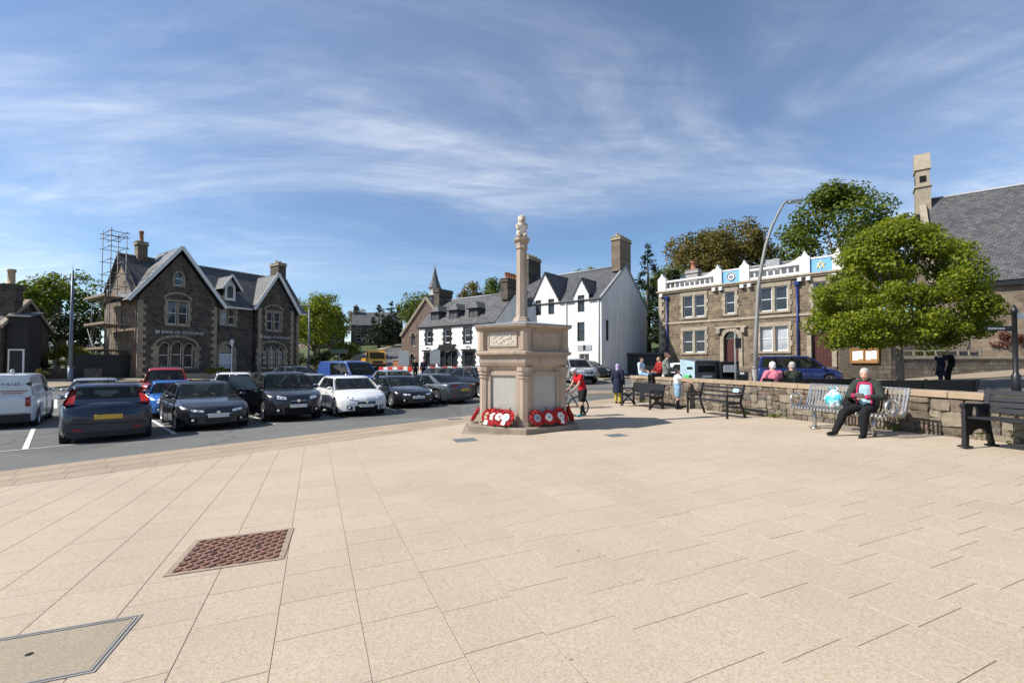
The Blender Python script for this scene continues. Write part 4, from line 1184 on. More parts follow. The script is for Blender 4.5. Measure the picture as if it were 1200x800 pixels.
# dressed surrounds
def surround(parent, Mw, x0, x1, z0, z1, mat, d=.06, w_=.2, lint=.28):
    for bx in ((x0-w_, x0-.004, z0, z1), (x1+.004, x1+w_, z0, z1)):
        n = max(2, int((bx[3]-bx[2])/.34)); hh = (bx[3]-bx[2])/n
        for i in range(n):
            e = .1 if i % 2 else 0
            mb = MB(); mb.cbox(bx[0]-(e if bx[0] < x0 else 0), bx[1]+(e if bx[0] > x0 else 0), -d, .03, bx[2]+i*hh+.004, bx[2]+(i+1)*hh-.004, .01); mb.build('jamb_stone', mat, parent, Mw)
    mb = MB(); mb.cbox(x0-w_-.05, x1+w_+.05, -d-.01, .03, z1+.004, z1+lint, .012); mb.build('lintel', mat, parent, Mw)
    mb = MB(); mb.cbox(x0-w_, x1+w_, -d-.04, .03, z0-.17, z0-.004, .012); mb.build('sill_stone', mat, parent, Mw)
surround(bank, BF, 2.05, 3.6, 4.95, 6.95, qs, lint=.2); surround(bank, B2, .95, 2.35, 4.95, 6.85, qs, lint=.2); surround(bank, BM_, .55, 1.9, 5.3, 6.85, qs, lint=.2, w_=.16)
mb = MB(); mb.box(2.76, 2.89, -.05, .2, 4.95, 6.95); mb.build('mullion', qs, bank); mb = MB(); mb.box(1.56, 1.74, -.05, .2, 4.95, 6.85); mb.build('mullion', qs, bank, B2); mb = MB(); mb.box(1.16, 1.29, -.05, .2, 5.3, 6.85); mb.build('mullion', qs, bank, BM_)
arch_ring(bank, BF, 2.825, 7.16, .98, .55, .18, qs, 'pointed', 7); arch_ring(bank, B2, 1.65, 7.06, .9, .5, .18, qs, 'pointed', 7)
for x0, x1, zt, rise in ((1.5, 2.24, 3.3, .55), (2.4, 3.2, 3.42, .6), (3.36, 4.1, 3.3, .55)): arch_ring(bank, BF, (x0+x1)/2, zt-rise, (x1-x0)/2+.005, rise+.005, .09, qs, 'pointed', 6, .05)
for x0, x1, zt, rise in ((.4, .98, 3.2, .5), (1.2, 1.9, 3.32, .55), (2.12, 2.7, 3.2, .5)): arch_ring(bank, B2, (x0+x1)/2, zt-rise, (x1-x0)/2+.005, rise+.005, .09, qs, 'pointed', 6, .05)
arch_ring(bank, BF, 2.8, 3.0, 1.56, .78, .2, qs, 'round', 13); arch_ring(bank, B2, 1.55, 2.95, 1.38, .72, .2, qs, 'round', 13)
for (xa, xb), Mw, zz in (((1.24, 4.36), BF, (1.05, 2.98)), ((.17, 2.93), B2, (.98, 2.93))):
    for sgn, xq in ((-1, xa), (1, xb)):
        n = 6; hh = (zz[1]-zz[0])/n
        for i in range(n):
            e = .14 if i % 2 else 0
            mb = MB(); mb.cbox(xq-.2-(e if sgn < 0 else 0), xq+.2+(e if sgn > 0 else 0), -.06, .03, zz[0]+i*hh+.004, zz[0]+(i+1)*hh-.004, .01); mb.build('jamb_stone', qs, bank, Mw)
for xm, Mw, z0_, z1_ in ((2.32, BF, 1.1, 2.9), (3.28, BF, 1.1, 2.9), (1.09, B2, 1.0, 2.8), (2.01, B2, 1.0, 2.8)):
    mb = MB(); mb.lathe([(.11, z0_), (.07, z0_+.12), (.06, z1_-.2), (.12, z1_)], 10); mb.build('column', qs, bank, Mw@TR(xm, -.02, 0))
arch_ring(bank, BF, 2.85, 9.15, .335, .505, .14, qs, 'pointed', 7); 
for xq in (2.52, 3.18):
    mb = MB(); mb.cbox(xq-.17 if xq < 3 else xq+.005, xq-.005 if xq < 3 else xq+.17, -.06, .03, 8.3, 9.14, .01); mb.build('jamb_stone', qs, bank)
quoins(bank, BF, 0, 1, -.2, 7.1, qs); quoins(bank, BF, 6.05, -1, -.2, 7.0, qs); quoins(bank, B2, 0, 1, -.2, 7.2, qs, wl_=.42); quoins(bank, B2, 3.85, -1, -.2, 7.2, qs, wl_=.42); quoins(bank, BR_, 1.0, -1, -.2, 7.0, qs, wl_=.4)
quoins(bank, TR(0, 8.2, 0)@RZ(R(-90)), 8.2, -1, -.2, 7.1, M['quoin2'])
# door
arch_ring(bank, BM_, 1.1, 2.65, .655, .705, .28, qs, 'round', 9)
for xq in (.3, 1.9):
    n = 7
    for i in range(n):
        mb = MB(); mb.cbox(xq-.15, xq+.15, -.08, .03, -.1+i*.393+.004, -.1+(i+1)*.393-.004, .01); mb.build('jamb_stone', qs, bank, BM_)
mb = MB(); mb.box(.45, 1.75, .2, .26, .0, 2.45)
for x0, x1 in ((.5, 1.08), (1.12, 1.7)):
    for z0_, z1_ in ((.15, 1.0), (1.12, 2.35)): mb.box(x0+.06, x1-.06, .185, .2, z0_, z1_)
dr = mb.build('door', plain('pale_blue_grey_door', (.56, .60, .66), .5), bank, BM_)
mb = MB(); mb.ball((1.14, .175, 1.05), .04); mb.build('handle', M['chrome'], dr)
mb = MB(); mb.box(.45, 1.75, .2, .24, 2.5, 3.36); mb.build('fanlight', M['glass'], bank, BM_)
# roofs
RG = 11.25; sl = M['slate_dark']
def front_y(z): return .35+(4.1-.35)*(z-7.1)/(RG-7.1)
slope(bank, 'roof', [(-.35, .05, 6.95), (15.4, .05, 6.95), (15.4, 4.1, RG), (-.35, 4.1, RG)], sl)
slope(bank, 'roof', [(15.4, 8.5, 6.95), (-.35, 8.5, 6.95), (-.35, 4.1, RG), (15.4, 4.1, RG)], sl)
mb = MB(); mb.tube([(-.35, 4.1, RG+.02), (15.4, 4.1, RG+.02)], .09, 8); mb.build('ridge_tiles', M['lead'], bank)
def gable_roof(x0, xa, x1, ze, za, yb, name='gable_roof'):
    slope(bank, name, [(x0, -.35, ze), (xa, -.35, za), (xa, yb, za), (x0, yb*.35, ze)][::-1] if False else [(x0, yb, ze), (x0, -.35, ze), (xa, -.35, za), (xa, yb, za)], sl)
    slope(bank, name, [(x1, -.35, ze), (x1, yb, ze), (xa, yb, za), (xa, -.35, za)], sl)
    for a_, b_ in (((x0, -.38, ze-.02), (xa, -.38, za+.0)), ((xa, -.38, za+.0), (x1, -.38, ze-.02))):
        board(bank, 'barge_board', a_, b_, .3, .06, M['white'], up=(0, 0, 1))
gable_roof(-.85, 2.95, 6.75, 6.75, 11.9, 4.6)
gable_roof(9.35, 11.82, 14.3, 6.95, 10.95, 3.9)
mb = MB(); mb.box(6.75, 9.35, -.02, .06, 6.86, 7.02); mb.build('gutter', M['white'], bank); mb = MB(); mb.box(14.3, 15.4, -.02, .06, 6.86, 7.02); mb.build('gutter', M['white'], bank)
# dormer
DX = 7.55
wall(bank, 'dormer_front', TR(DX, .75, 0), [(-.5, 7.6), (.5, 7.6), (.5, 9.15), (0, 9.95), (-.5, 9.15)], [(-.28, .28, 7.95, 9.2)], M['white'], .12, [(-.28, .28, 9.2, .35, 'pointed')])
window(bank, TR(DX, .75, 0), -.28, .28, 7.95, 9.2, 'sash', rec=.08)
mb = MB(); mb.prism([(-.5, 7.6), (.5, 7.6), (.5, 9.15), (-.5, 9.15)], .765, 3.4, 'y'); mb.build('dormer_cheeks', sl, bank, TR(DX, 0, 0))
for s in (-1, 1):
    slope(bank, 'dormer_roof', [(DX+s*.95, .3, 8.75), (DX+s*.95, 3.6, 8.75), (DX, 3.6, 10.2), (DX, .3, 10.2)] if s > 0 else [(DX+s*.95, 3.6, 8.75), (DX+s*.95, .3, 8.75), (DX, .3, 10.2), (DX, 3.6, 10.2)], M['slate'])
    board(bank, 'barge_board', (DX+s*.95, .27, 8.72), (DX, .27, 10.18), .17, .05, M['white'])
chimney(bank, 1.35, 4.0, 10.2, 12.6, .75, .75, M['mas_rubble'], 1, M['terracotta'], 1.0, .2, M['quoin'])
chimney(bank, 14.3, 4.1, 10.2, 13.0, .9, 1.7, M['bank_rubble'], 2, M['clay'], .3, .16, M['quoin'])
# gutters, downpipes and signs
for x, y in ((6.25, .42), (9.7, .42), (14.0, .45)):
    mb = MB(); mb.tube([(x, y, 6.9), (x, y, .1)], .05, 8); mb.build('downpipe', M['black'], bank)
mb = MB(); mb.tube([(-.12, .25, 6.9), (-.12, .25, .1)], .06, 8); mb.build('downpipe', M['rust'], bank)
def bank_sign(Mw, x, z, sz, sx):
    lettering(bank, Mw, x+.42, z, 'BANK OF SCOTLAND', sz, M['white'], sx=sx, y=-.1)
    mb = MB()
    for i in (0, .17):
        mb.prism([(i, 0), (i+.05, 0), (i+.15, .24), (i+.1, .24)], -.1, -.03, 'y'); mb.prism([(i+.1, 0), (i+.15, 0), (i+.05, .24), (i, .24)], -.102, -.031, 'y')
    mb.build('sign_emblem', M['white'], bank, Mw@TR(x, 0, z))
bank_sign(BF, 1.15, 4.1, .36, .95); bank_sign(B2, .18, 4.1, .33, .9)
# small front garden with railings
mb = MB(); mb.box(-.2, 15.0, -2.35, -2.15, -.3, .62); mb.build('garden_dwarf_wall', M['quoin2'], bank)
for i in range(64):
    x = -.1+i*.235
    if 6.5 < x < 7.9: continue
    if i == 0:
        mb = MB(); mb.cyl((0, 0, .6), (0, 0, 1.35), .014, n=5); mb.cyl((0, 0, 1.35), (0, 0, 1.45), .022, .003, 5); RAILM = mb.mesh('railing_bar', M['black_metal'])
    put('railing_bar', RAILM, bank, TR(x, -2.25, 0))
mb = MB(); mb.box(-.15, 6.5, -2.265, -2.235, 1.25, 1.29); mb.build('railing_rail', M['black_metal'], bank); mb = MB(); mb.box(7.9, 14.95, -2.265, -2.235, 1.25, 1.29); mb.build('railing_rail', M['black_metal'], bank)

# ------------------------------------------------------------------ lodge (stone hall with balustrade)
hall = thing('stone_hall', 'brown stone hall with white balustrade parapet, blue panels and blue downpipes', 'building', (13.4, 41.3, 0), math.atan2(-.725, .69))
HL = 13.7
wp = [(2.27, 3.1), (3.3, 4.15)]; wp2 = [(8.46, 9.3), (9.5, 10.35)]
hh = [(a, b, 5.45, 7.3) for a, b in wp+wp2]+[(5.86, 6.6, 5.5, 7.3), (12.03, 12.8, 5.45, 7.3)]
hg = [(a, b, 2.4, 4.28) for a, b in wp+wp2]
dd = [(5.7, 6.85, .9, 4.05), (11.85, 13.05, .9, 4.25)]
wall(hall, 'front_wall', I4, [(0, .1), (HL, .1), (HL, 7.8), (0, 7.8)], hh+hg+dd, M['mas_rubble'], .22, [(5.7, 6.85, 4.05, .58, 'round'), (11.85, 13.05, 4.25, .6, 'round')])
wall(hall, 'end_wall', TR(0, 9, 0)@RZ(R(-90)), [(0, .1), (9, .1), (9, 7.8), (0, 7.8)], [], M['mas_rubble']); wall(hall, 'end_wall', TR(HL, 0, 0)@RZ(R(90)), [(0, .1), (9, .1), (9, 7.8), (0, 7.8)], [], M['mas_rubble'])
wall(hall, 'back_wall', TR(HL, 9, 0)@RZ(R(180)), [(0, .1), (HL, .1), (HL, 7.8), (0, 7.8)], [], M['mas_rubble'])
q2 = M['quoin2']
for i, h in enumerate(hh): window(hall, I4, *h, style='sash', rec=.12, fw=.08)
for i, h in enumerate(hg): window(hall, I4, *h, style='sash', rec=.12, fw=.08, glass='glass_blind' if i > 1 else 'glass')
for (a, b), z0_, z1_ in (((2.27, 4.15), 5.45, 7.3), ((8.46, 10.35), 5.45, 7.3), ((2.27, 4.15), 2.4, 4.28), ((8.46, 10.35), 2.4, 4.28), ((5.86, 6.6), 5.5, 7.3), ((12.03, 12.8), 5.45, 7.3)):
    surround(hall, I4, a, b, z0_, z1_, q2, lint=.3)
    if b-a > 1.2:
        mb = MB(); mb.box((a+b)/2-.095, (a+b)/2+.095, -.045, .2, z0_, z1_); mb.build('mullion', q2, hall)
for cx_, hw_, zs, rs_ in ((6.275, .58, 3.47, .585), (12.45, .605, 3.65, .605)):
    arch_ring(hall, I4, cx_, zs, hw_, rs_, .3, q2, 'round', 9, .1)
    for s in (-1, 1):
        for i in range(7):
            mb = MB(); mb.cbox(cx_+s*(hw_+.15)-.145, cx_+s*(hw_+.15)+.145, -.1, .03, .9+i*.367+.004, .9+(i+1)*.367-.004, .012); mb.build('jamb_stone', q2, hall)
        mb = MB(); mb.cbox(cx_+s*.95-.15, cx_+s*.95+.15, -.3, .03, zs+.45, zs+.85, .03); mb.build('door_corbel', q2, hall)
    mb = MB(); mb.box(cx_-1.2, cx_+1.2, -.16, .03, zs+.86, zs+1.0); mb.build('door_hood', q2, hall)
    mb = MB(); mb.box(cx_-hw_, cx_+hw_, .2, .26, .95, zs+.0)
    for i in range(6): mb.box(cx_-hw_+.05+i*hw_*2/6, cx_-hw_+.05+(i+1)*hw_*2/6-.03, .185, .2, 1.0, zs-.05)
    d_ = mb.build('door', plain('dark_red_door', (.065, .018, .012), .5), hall); mb = MB(); mb.ball((cx_+.4, .17, 2.0), .04); mb.build('handle', M['chrome'], d_)
    mb = MB(); mb.box(cx_-hw_, cx_+hw_, .2, .24, zs+.04, zs+rs_+.02); mb.build('fanlight', M['glass'], hall)
    for i in range(3): mb = MB(); mb.box(cx_-1.0-.1*i, cx_+1.0+.1*i, -.45-.3*i, -.1 if i == 0 else -.451-.3*(i-1), .1, .92-.17*i); mb.build('step', q2, hall)
quoins(hall, I4, 0, 1, .5, 7.75, q2, h=.36); quoins(hall, TR(0, 9, 0)@RZ(R(-90)), 9, -1, .5, 7.75, q2, h=.36)
mb = MB(); mb.box(-.05, HL, -.07, .02, 4.95, 5.12); mb.build('string_course', q2, hall)
mb = MB(); mb.box(-.1, HL+.05, -.14, .03, 7.72, 7.86); mb.box(-.2, HL+.1, -.24, .03, 7.86, 7.98); mb.build('cornice', q2, hall)
for x in (.3, 5.0, 5.55, 7.2, 7.75, 11.2, 11.75, 13.3):
    mb = MB(); mb.cbox(x-.14, x+.14, -.3, .02, 7.45, 7.72, .03); mb.build('corbel', M['white'], hall)
def pier(x0, x1, zt):
    mb = MB(); n = 5
    pts = [(x0, 7.98), (x1, 7.98), (x1, zt-.45)]+[(x1-(x1-x0)/2*(i/n), zt-.45+.45*(i/n)**2) for i in range(1, n+1)]+[(x0+(x1-x0)/2*(1-i/n), zt-.45+.45*(1-i/n)**2) for i in range(1, n)]+[(x0, zt-.45)]
    mb.prism(pts, -.22, .3, 'y'); return mb.build('parapet_pier', M['white'], hall)
for x0, x1, zt in ((.0, .75, 9.55), (5.0, 5.65, 9.6), (7.05, 7.75, 9.65), (11.2, 11.85, 9.65), (13.2, 13.85, 9.5)): pier(x0, x1, zt)
BLM = None
for a, b in ((.75, 5.0), (7.75, 11.2)):
    mb = MB(); mb.box(a, b, -.14, .2, 7.98, 8.16); mb.build('parapet_base', M['white'], hall)
    mb = MB(); mb.box(a, b, -.16, .22, 8.68, 8.84)
    mb.build('parapet_rail', M['white'], hall)
    mb = MB(); mb.prism([(b-1.0, 8.845), (b, 8.845), (b, 9.3), (b-.3, 9.08), (b-.6, 8.93)], -.12, .18, 'y'); mb.build('parapet_ramp', M['white'], hall)
    n = int((b-a-.4)/.42)
    if BLM is None:
        mb = MB(); mb.lathe([(.09, 0), (.09, .05), (.05, .09), (.085, .2), (.08, .27), (.05, .4), (.07, .46), (.09, .48), (.09, .52)], 8); BLM = mb.mesh('baluster', M['white'])
    for i in range(n): put('baluster', BLM, hall, TR(a+.35+i*(b-a-.7)/(n-1), .03, 8.16))
M['skyblue'] = plain('pale_blue_panel', (.16, .40, .68), .6, 0, .06, 2)
M['gold'] = plain('gold_emblem', (.70, .55, .22), .4, .3)
M['navy'] = plain('navy_paint', (.012, .03, .16), .35)
for a, b in ((5.65, 7.05), (11.85, 13.2)):
    mb = MB(); mb.box(a, b, -.08, .2, 7.98, 8.95); mb.build('blue_panel', M['skyblue'], hall); mb = MB(); mb.box(a, b, -.12, .24, 8.95, 9.06); mb.build('panel_cope', M['white'], hall)
em = MB(); em.M = TR(6.35, -.085, 8.47)@RX(R(90)); em.lathe([(.36, 0), (.36, .02)], 24); e1 = em.build('round_emblem', M['white'], hall)
em = MB(); em.tube([(6.35+.3*math.cos(R(a)), -.115, 8.47+.3*math.sin(R(a))) for a in range(0, 360, 15)], .03, 6, True); em.build('emblem_ring', M['black'], e1)
em = MB(); em.prism([(6.35-.16, 8.38), (6.35, 8.64), (6.35+.16, 8.38), (6.35+.11, 8.38), (6.35, 8.56), (6.35-.11, 8.38)], -.13, -.108, 'y'); em.prism([(6.35-.15, 8.5), (6.35, 8.3), (6.35+.15, 8.5), (6.35+.11, 8.52), (6.35, 8.37), (6.35-.11, 8.52)], -.131, -.109, 'y'); em.build('emblem_device', M['navy'], e1)
cx_ = 12.5
em = MB(); em.prism([(cx_-.26, 8.22), (cx_-.02, 8.8), (cx_+.02, 8.8), (cx_+.26, 8.22), (cx_+.2, 8.22), (cx_, 8.68), (cx_-.2, 8.22)], -.12, -.082, 'y'); em.prism([(cx_-.26, 8.55), (cx_, 8.18), (cx_+.26, 8.55), (cx_+.2, 8.6), (cx_, 8.28), (cx_-.2, 8.6)], -.125, -.083, 'y'); em.build('square_and_compasses', M['gold'], hall)
for x in (.8, 11.0):
    mb = MB(); mb.tube([(x, -.1, 7.35), (x, -.1, .6)], .07, 8); dp = mb.build('downpipe', M['navy'], hall); mb = MB(); mb.cbox(x-.16, x+.16, -.24, .0, 7.2, 7.5, .04); mb.build('hopper', M['navy'], dp)
slope(hall, 'roof', [(.4, .5, 8.1), (HL-.2, .5, 8.1), (HL-.2, 4.5, 9.9), (.4, 4.5, 9.9)], M['slate_light']); slope(hall, 'roof', [(HL-.2, 8.6, 8.1), (.4, 8.6, 8.1), (.4, 4.5, 9.9), (HL-.2, 4.5, 9.9)], M['slate_light'])
mb = MB(); mb.tube([(.4, 4.5, 9.92), (HL-.2, 4.5, 9.92)], .09, 8); mb.build('ridge_tiles', M['lead'], hall)
chimney(hall, 1.9, 2.9, 8.2, 10.1, 1.1, .8, M['harl'], 1, M['terracotta'], .75, .28)
mb = MB(); mb.box(8.1, 9.1, 2.6, 3.4, 9.0, 9.95); mb.build('roof_vent', M['lead'], hall)
mb = MB(); mb.box(1.0, HL, -2.3, -2.0, .0, 1.25); mb.build('front_dwarf_wall', M['garden_rubble'], hall)
mb = MB(); mb.box(-.1, 1.0, -2.3, -2.0, .0, 1.25); mb.build('front_dwarf_wall', M['garden_rubble'], hall)

# ------------------------------------------------------------------ white house with pointed dormers
wh = thing('white_house', 'tall white rendered house with three pointed gablets and slate roof', 'house', (-1.3, 45.36, 0), math.atan2(-.628, .778))
WL_ = 11.35; WD = 9.6; WE = 6.95; WR_ = 10.5
hw1 = [(1.5, 2.15, 5.95, 7.35), (4.5, 5.15, 5.95, 7.35), (5.95, 6.6, 5.95, 7.35), (9.05, 9.72, 5.95, 7.4), (1.5, 2.2, 3.4, 5.0), (4.4, 5.1, 3.4, 5.0), (6.0, 6.7, 3.4, 5.0), (9.0, 9.72, 3.4, 5.05), (1.3, 2.3, .9, 2.6), (4.2, 6.6, .7, 2.5)]
dw = (9.2, 10.15, .15, 2.3)
wall(wh, 'front_wall', I4, [(0, -.2), (WL_, -.2), (WL_, WE), (10.15, WE), (10.15, 7.45), (9.4, 8.8), (8.65, 7.45), (8.65, WE), (7.15, WE), (5.57, 9.75), (4.0, WE), (2.6, WE), (2.6, 7.4), (1.85, 8.6), (1.1, 7.4), (1.1, WE), (0, WE)], hw1+[dw], M['whitewall'], .17)
for h in hw1: window(wh, I4, *h, style='sash', rec=.1, fr='black', fw=.045)
window(wh, I4, *dw, style='2', rec=.1, fr='white', name='door')
mb = MB(); mb.box(9.05, 10.4, -.05, .0, 2.6, 3.05); sg = mb.build('shop_sign', plain('grey_sign_board', (.32, .33, .34), .5), wh); mb = MB(); mb.box(9.6, 9.85, -.054, -.049, 2.62, 3.03); mb.build('sign_patch', M['black'], sg)
GW = TR(WL_, 0, 0)@RZ(R(90))
wall(wh, 'gable_wall', GW, [(0, -.2), (WD, -.2), (WD, WE), (WD/2, WR_), (0, WE)], [(.8, 1.35, 3.4, 5.2)], M['whitewall'], .15)
window(wh, GW, .8, 1.35, 3.4, 5.2, 'sash', fr='black', rec=.08)
wall(wh, 'gable_wall', TR(0, WD, 0)@RZ(R(-90)), [(0, -.2), (WD, -.2), (WD, WE), (WD/2, WR_), (0, WE)], [], M['whitewall']); wall(wh, 'back_wall', TR(WL_, WD, 0)@RZ(R(180)), [(0, -.2), (WL_, -.2), (WL_, WE), (0, WE)], [], M['whitewall'])
slt = M['slate']
slope(wh, 'roof', [(.1, -.12, WE-.02), (WL_-.1, -.12, WE-.02), (WL_-.1, WD/2, WR_), (.1, WD/2, WR_)], slt); slope(wh, 'roof', [(WL_-.1, WD+.12, WE-.02), (.1, WD+.12, WE-.02), (.1, WD/2, WR_), (WL_-.1, WD/2, WR_)], slt)
for a, b in ((WL_-.1, WL_+.06), (-.06, .1)):
    for y0, y1 in ((-.15, WD/2), (WD+.15, WD/2)): board(wh, 'skew', ((a+b)/2, y0, WE-.0), ((a+b)/2, y1, WR_+.05), .2, .2, M['lead'])
mb = MB(); mb.tube([(0, WD/2, WR_+.05), (WL_, WD/2, WR_+.05)], .09, 8); mb.build('ridge_tiles', M['lead'], wh)
def gablet(xa, hw_, ze, za, back):
    for s in (-1, 1):
        e = [(xa+s*(hw_+.12), -.1, ze), (xa+s*(hw_+.12), back, ze), (xa, back, za), (xa, -.1, za)]
        slope(wh, 'gablet_roof', e if s > 0 else [e[1], e[0], e[3], e[2]], slt)
    mb = MB(); mb.tube([(xa, -.1, za+.01), (xa, back, za+.01)], .05, 6); mb.build('gablet_ridge', M['lead'], wh)
gablet(1.85, .75, 7.32, 8.75, 2.6); gablet(5.57, 1.6, 6.95, 9.9, 4.2); gablet(9.4, .75, 7.4, 8.95, 2.8)
chimney(wh, WL_-.45, WD/2, 9.9, 13.1, .85, 2.3, M['church_rubble'], 4, M['clay'], .3, .18, M['quoin2'], 'y'); chimney(wh, .5, WD/2, 9.6, 12.8, .85, 2.2, M['bank_rubble'], 4, M['clay'], .3, .18, M['quoin2'], 'y')
for x in (7.9, 11.1, 2.9):
    mb = MB(); mb.tube([(x, -.07, 6.85), (x, -.07, .1)], .045, 8); mb.build('downpipe', M['white'], wh)
for a, b in ((0, 1.1), (2.6, 4.0), (7.15, 8.65), (10.15, WL_)): mb = MB(); mb.box(a, b, -.16, -.06, WE-.12, WE-.03); mb.build('gutter', M['black'], wh)
# grey lean-to at the gable foot
mb = MB(); mb.box(0, 3.2, 0, 4.5, -.2, 2.3); lt = mb.build('lean_to', plain('dark_shed_boards', (.05, .05, .05), .8), wh, TR(WL_+.02, 5.0, 0)); mb = MB(); mb.box(-.1, 3.4, -.15, 4.6, 2.3, 2.45); mb.build('lean_to_roof', M['slate'], lt)

# ------------------------------------------------------------------ black and white inn
inn = thing('inn', 'white inn with black window surrounds and three slated dormers', 'inn', (-9.48, 46.36, 0), math.atan2(-.6, .8))
IL = 10.0; ID = 6.0; IE = 5.2; IR_ = 8.15
ht = [(1.12, 1.78, 3.45, 4.75), (3.7, 4.36, 3.45, 4.75), (6.32, 6.98, 3.45, 4.75), (.95, 2.2, 1.3, 2.4), (2.95, 3.55, 1.15, 2.5), (4.55, 5.15, 1.15, 2.5), (6.2, 7.4, 1.2, 2.45), (8.2, 9.4, .9, 2.5)]
dI = (3.75, 4.35, .3, 2.55)
wall(inn, 'front_wall', I4, [(0, -.1), (IL, -.1), (IL, IE), (0, IE)], ht+[dI], M['whitewall'], .15)
for h in ht: window(inn, I4, *h, style='sash', rec=.09, fr='white' if h[2] > 3 else 'black', fw=.08)
mb = MB(); mb.box(dI[0], dI[1], .1, .15, .3, 2.55); mb.build('door', M['black'], inn)
for h in ht[:7]:
    x0, x1, z0_, z1_ = h
    for s, xq in ((-1, x0), (1, x1)):
        n = 5; hh_ = (z1_-z0_)/n
        for i in range(n):
            e = .2 if i % 2 == 0 else .32
            mb = MB(); mb.box(xq if s > 0 else xq-e, xq+e if s > 0 else xq, -.03, .02, z0_+i*hh_, z0_+(i+1)*hh_-.005); mb.build('painted_quoin', M['black'], inn)
    for za, zb2 in ((z1_+.003, z1_+.16), (z0_-.14, z0_-.003)): mb = MB(); mb.box(x0-.22, x1+.22, -.04, .02, za, zb2); mb.build('painted_lintel', M['black'], inn)
mb = MB(); mb.box(2.7, 5.4, -.45, .0, 2.72, 2.86); mb.build('door_canopy', M['black'], inn)
mb = MB(); n = 10; mb.prism([(2.95, 2.86)]+[(4.05+1.1*math.cos(math.pi*(1-i/n)), 2.86+.42*math.sin(math.pi*i/n)) for i in range(n+1)], -.3, 0, 'y'); mb.build('canopy_arch', M['black'], inn)
mb = MB(); mb.box(2.9, 5.2, -.06, 0, 3.12, 3.3); mb.build('sign_board', M['black'], inn)
for a, b in ((.7, 2.4), (6.0, 7.7)): mb = MB(); mb.box(a, b, -.22, 0, 2.66, 2.8); mb.build('window_hood', M['black'], inn)
mb = MB(); mb.box(-.02, IL, -.12, .0, IE-.22, IE); mb.build('eaves_board', M['black'], inn)
for x in (1.5, 6.9):
    mb = MB(); mb.box(x-.04, x+.04, -.3, 0, 3.0, 3.06); mb.ball((x, -.3, 2.98), .09); mb.build('sign_lamp', M['black'], inn)
for Mw, mt in ((TR(IL, 0, 0)@RZ(R(90)), M['whitewall']), (TR(0, ID, 0)@RZ(R(-90)), M['whitewall'])): wall(inn, 'gable_wall', Mw, [(0, -.1), (ID, -.1), (ID, IE), (ID/2, IR_), (0, IE)], [], mt)
wall(inn, 'back_wall', TR(IL, ID, 0)@RZ(R(180)), [(0, -.1), (IL, -.1), (IL, IE), (0, IE)], [], M['whitewall'])
slope(inn, 'roof', [(-.1, -.2, IE-.1), (IL+.05, -.2, IE-.1), (IL+.05, ID/2, IR_), (-.1, ID/2, IR_)], M['slate_light']); slope(inn, 'roof', [(IL+.05, ID+.2, IE-.1), (-.1, ID+.2, IE-.1), (-.1, ID/2, IR_), (IL+.05, ID/2, IR_)], M['slate_light'])
mb = MB(); mb.tube([(-.1, ID/2, IR_+.02), (IL+.05, ID/2, IR_+.02)], .08, 8); mb.build('ridge_tiles', M['lead'], inn)
for xd in (1.75, 4.3, 6.9):
    wall(inn, 'dormer_front', TR(xd, .55, 0), [(-.6, 5.45), (.6, 5.45), (.6, 6.75), (-.6, 6.75)], [(-.45, -.04, 5.6, 6.62), (.04, .45, 5.6, 6.62)], M['slate_dark'], .1)
    for a, b in ((-.45, -.04), (.04, .45)): window(inn, TR(xd, .55, 0), a, b, 5.6, 6.62, 'sash', rec=.04, fw=.05)
    mb = MB(); mb.box(-.6, .6, .56, 2.6, 5.45, 6.75); mb.build('dormer_cheeks', M['slate_dark'], inn, TR(xd, 0, 0))
    for s in (-1, 1):
        e = [(xd+s*.78, .3, 6.65), (xd+s*.78, 2.9, 6.65), (xd, 2.9, 7.35), (xd, .85, 7.35)]
        slope(inn, 'dormer_roof', e if s > 0 else [e[1], e[0], e[3], e[2]], M['slate_light'])
    slope(inn, 'dormer_hip', [(xd-.78, .3, 6.65), (xd+.78, .3, 6.65), (xd, .85, 7.35)], M['slate_light'], .05)
chimney(inn, .4, ID/2, 7.4, 9.3, .8, 2.0, M['bank_rubble'], 0, M['clay']); chimney(inn, IL-.5, ID/2, 7.4, 9.4, .8, 2.2, M['bank_rubble'], 5, M['terracotta'], .6, .16, None, 'y')

# ------------------------------------------------------------------ old church with spirelet behind the inn
oc = thing('old_church', 'reddish stone church with steep gable and small pointed spirelet left of the inn', 'church', (-13.6, 56.0, 0), R(-24))
ow = [(-.45, .45, 4.3, 6.6), (-2.2, -1.6, 3.6, 5.2), (1.6, 2.2, 3.6, 5.2), (-2.4, -1.6, 1.0, 2.7), (1.5, 2.3, 1.0, 2.7), (-.6, .6, .6, 2.9)]
wall(oc, 'gable_wall', TR(3.6, 0, 0), [(-3.6, 0), (3.6, 0), (3.6, 5.0), (0, 9.3), (-3.6, 5.0)], ow, M['red_rubble'], .25, [(a, b, d, (b-a)*.7, 'pointed') for a, b, c, d in ow])
for h in ow[:5]: window(oc, TR(3.6, 0, 0), *h, style='2', rec=.16)
for h in ow: arch_ring(oc, TR(3.6, 0, 0), (h[0]+h[1])/2, h[3]-(h[1]-h[0])*.7, (h[1]-h[0])/2, (h[1]-h[0])*.7, .14, M['quoin'], 'pointed', 7, .06)
mb = MB(); mb.box(3.0, 4.2, .2, .26, .5, 2.9); mb.build('door', plain('old_church_door', (.06, .02, .015), .6), oc)
wall(oc, 'side_wall', TR(0, 14, 0)@RZ(R(-90)), [(0, 0), (14, 0), (14, 5), (0, 5)], [], M['red_rubble']); wall(oc, 'side_wall', TR(7.2, 0, 0)@RZ(R(90)), [(0, 0), (14, 0), (14, 5), (0, 5)], [], M['red_rubble'])
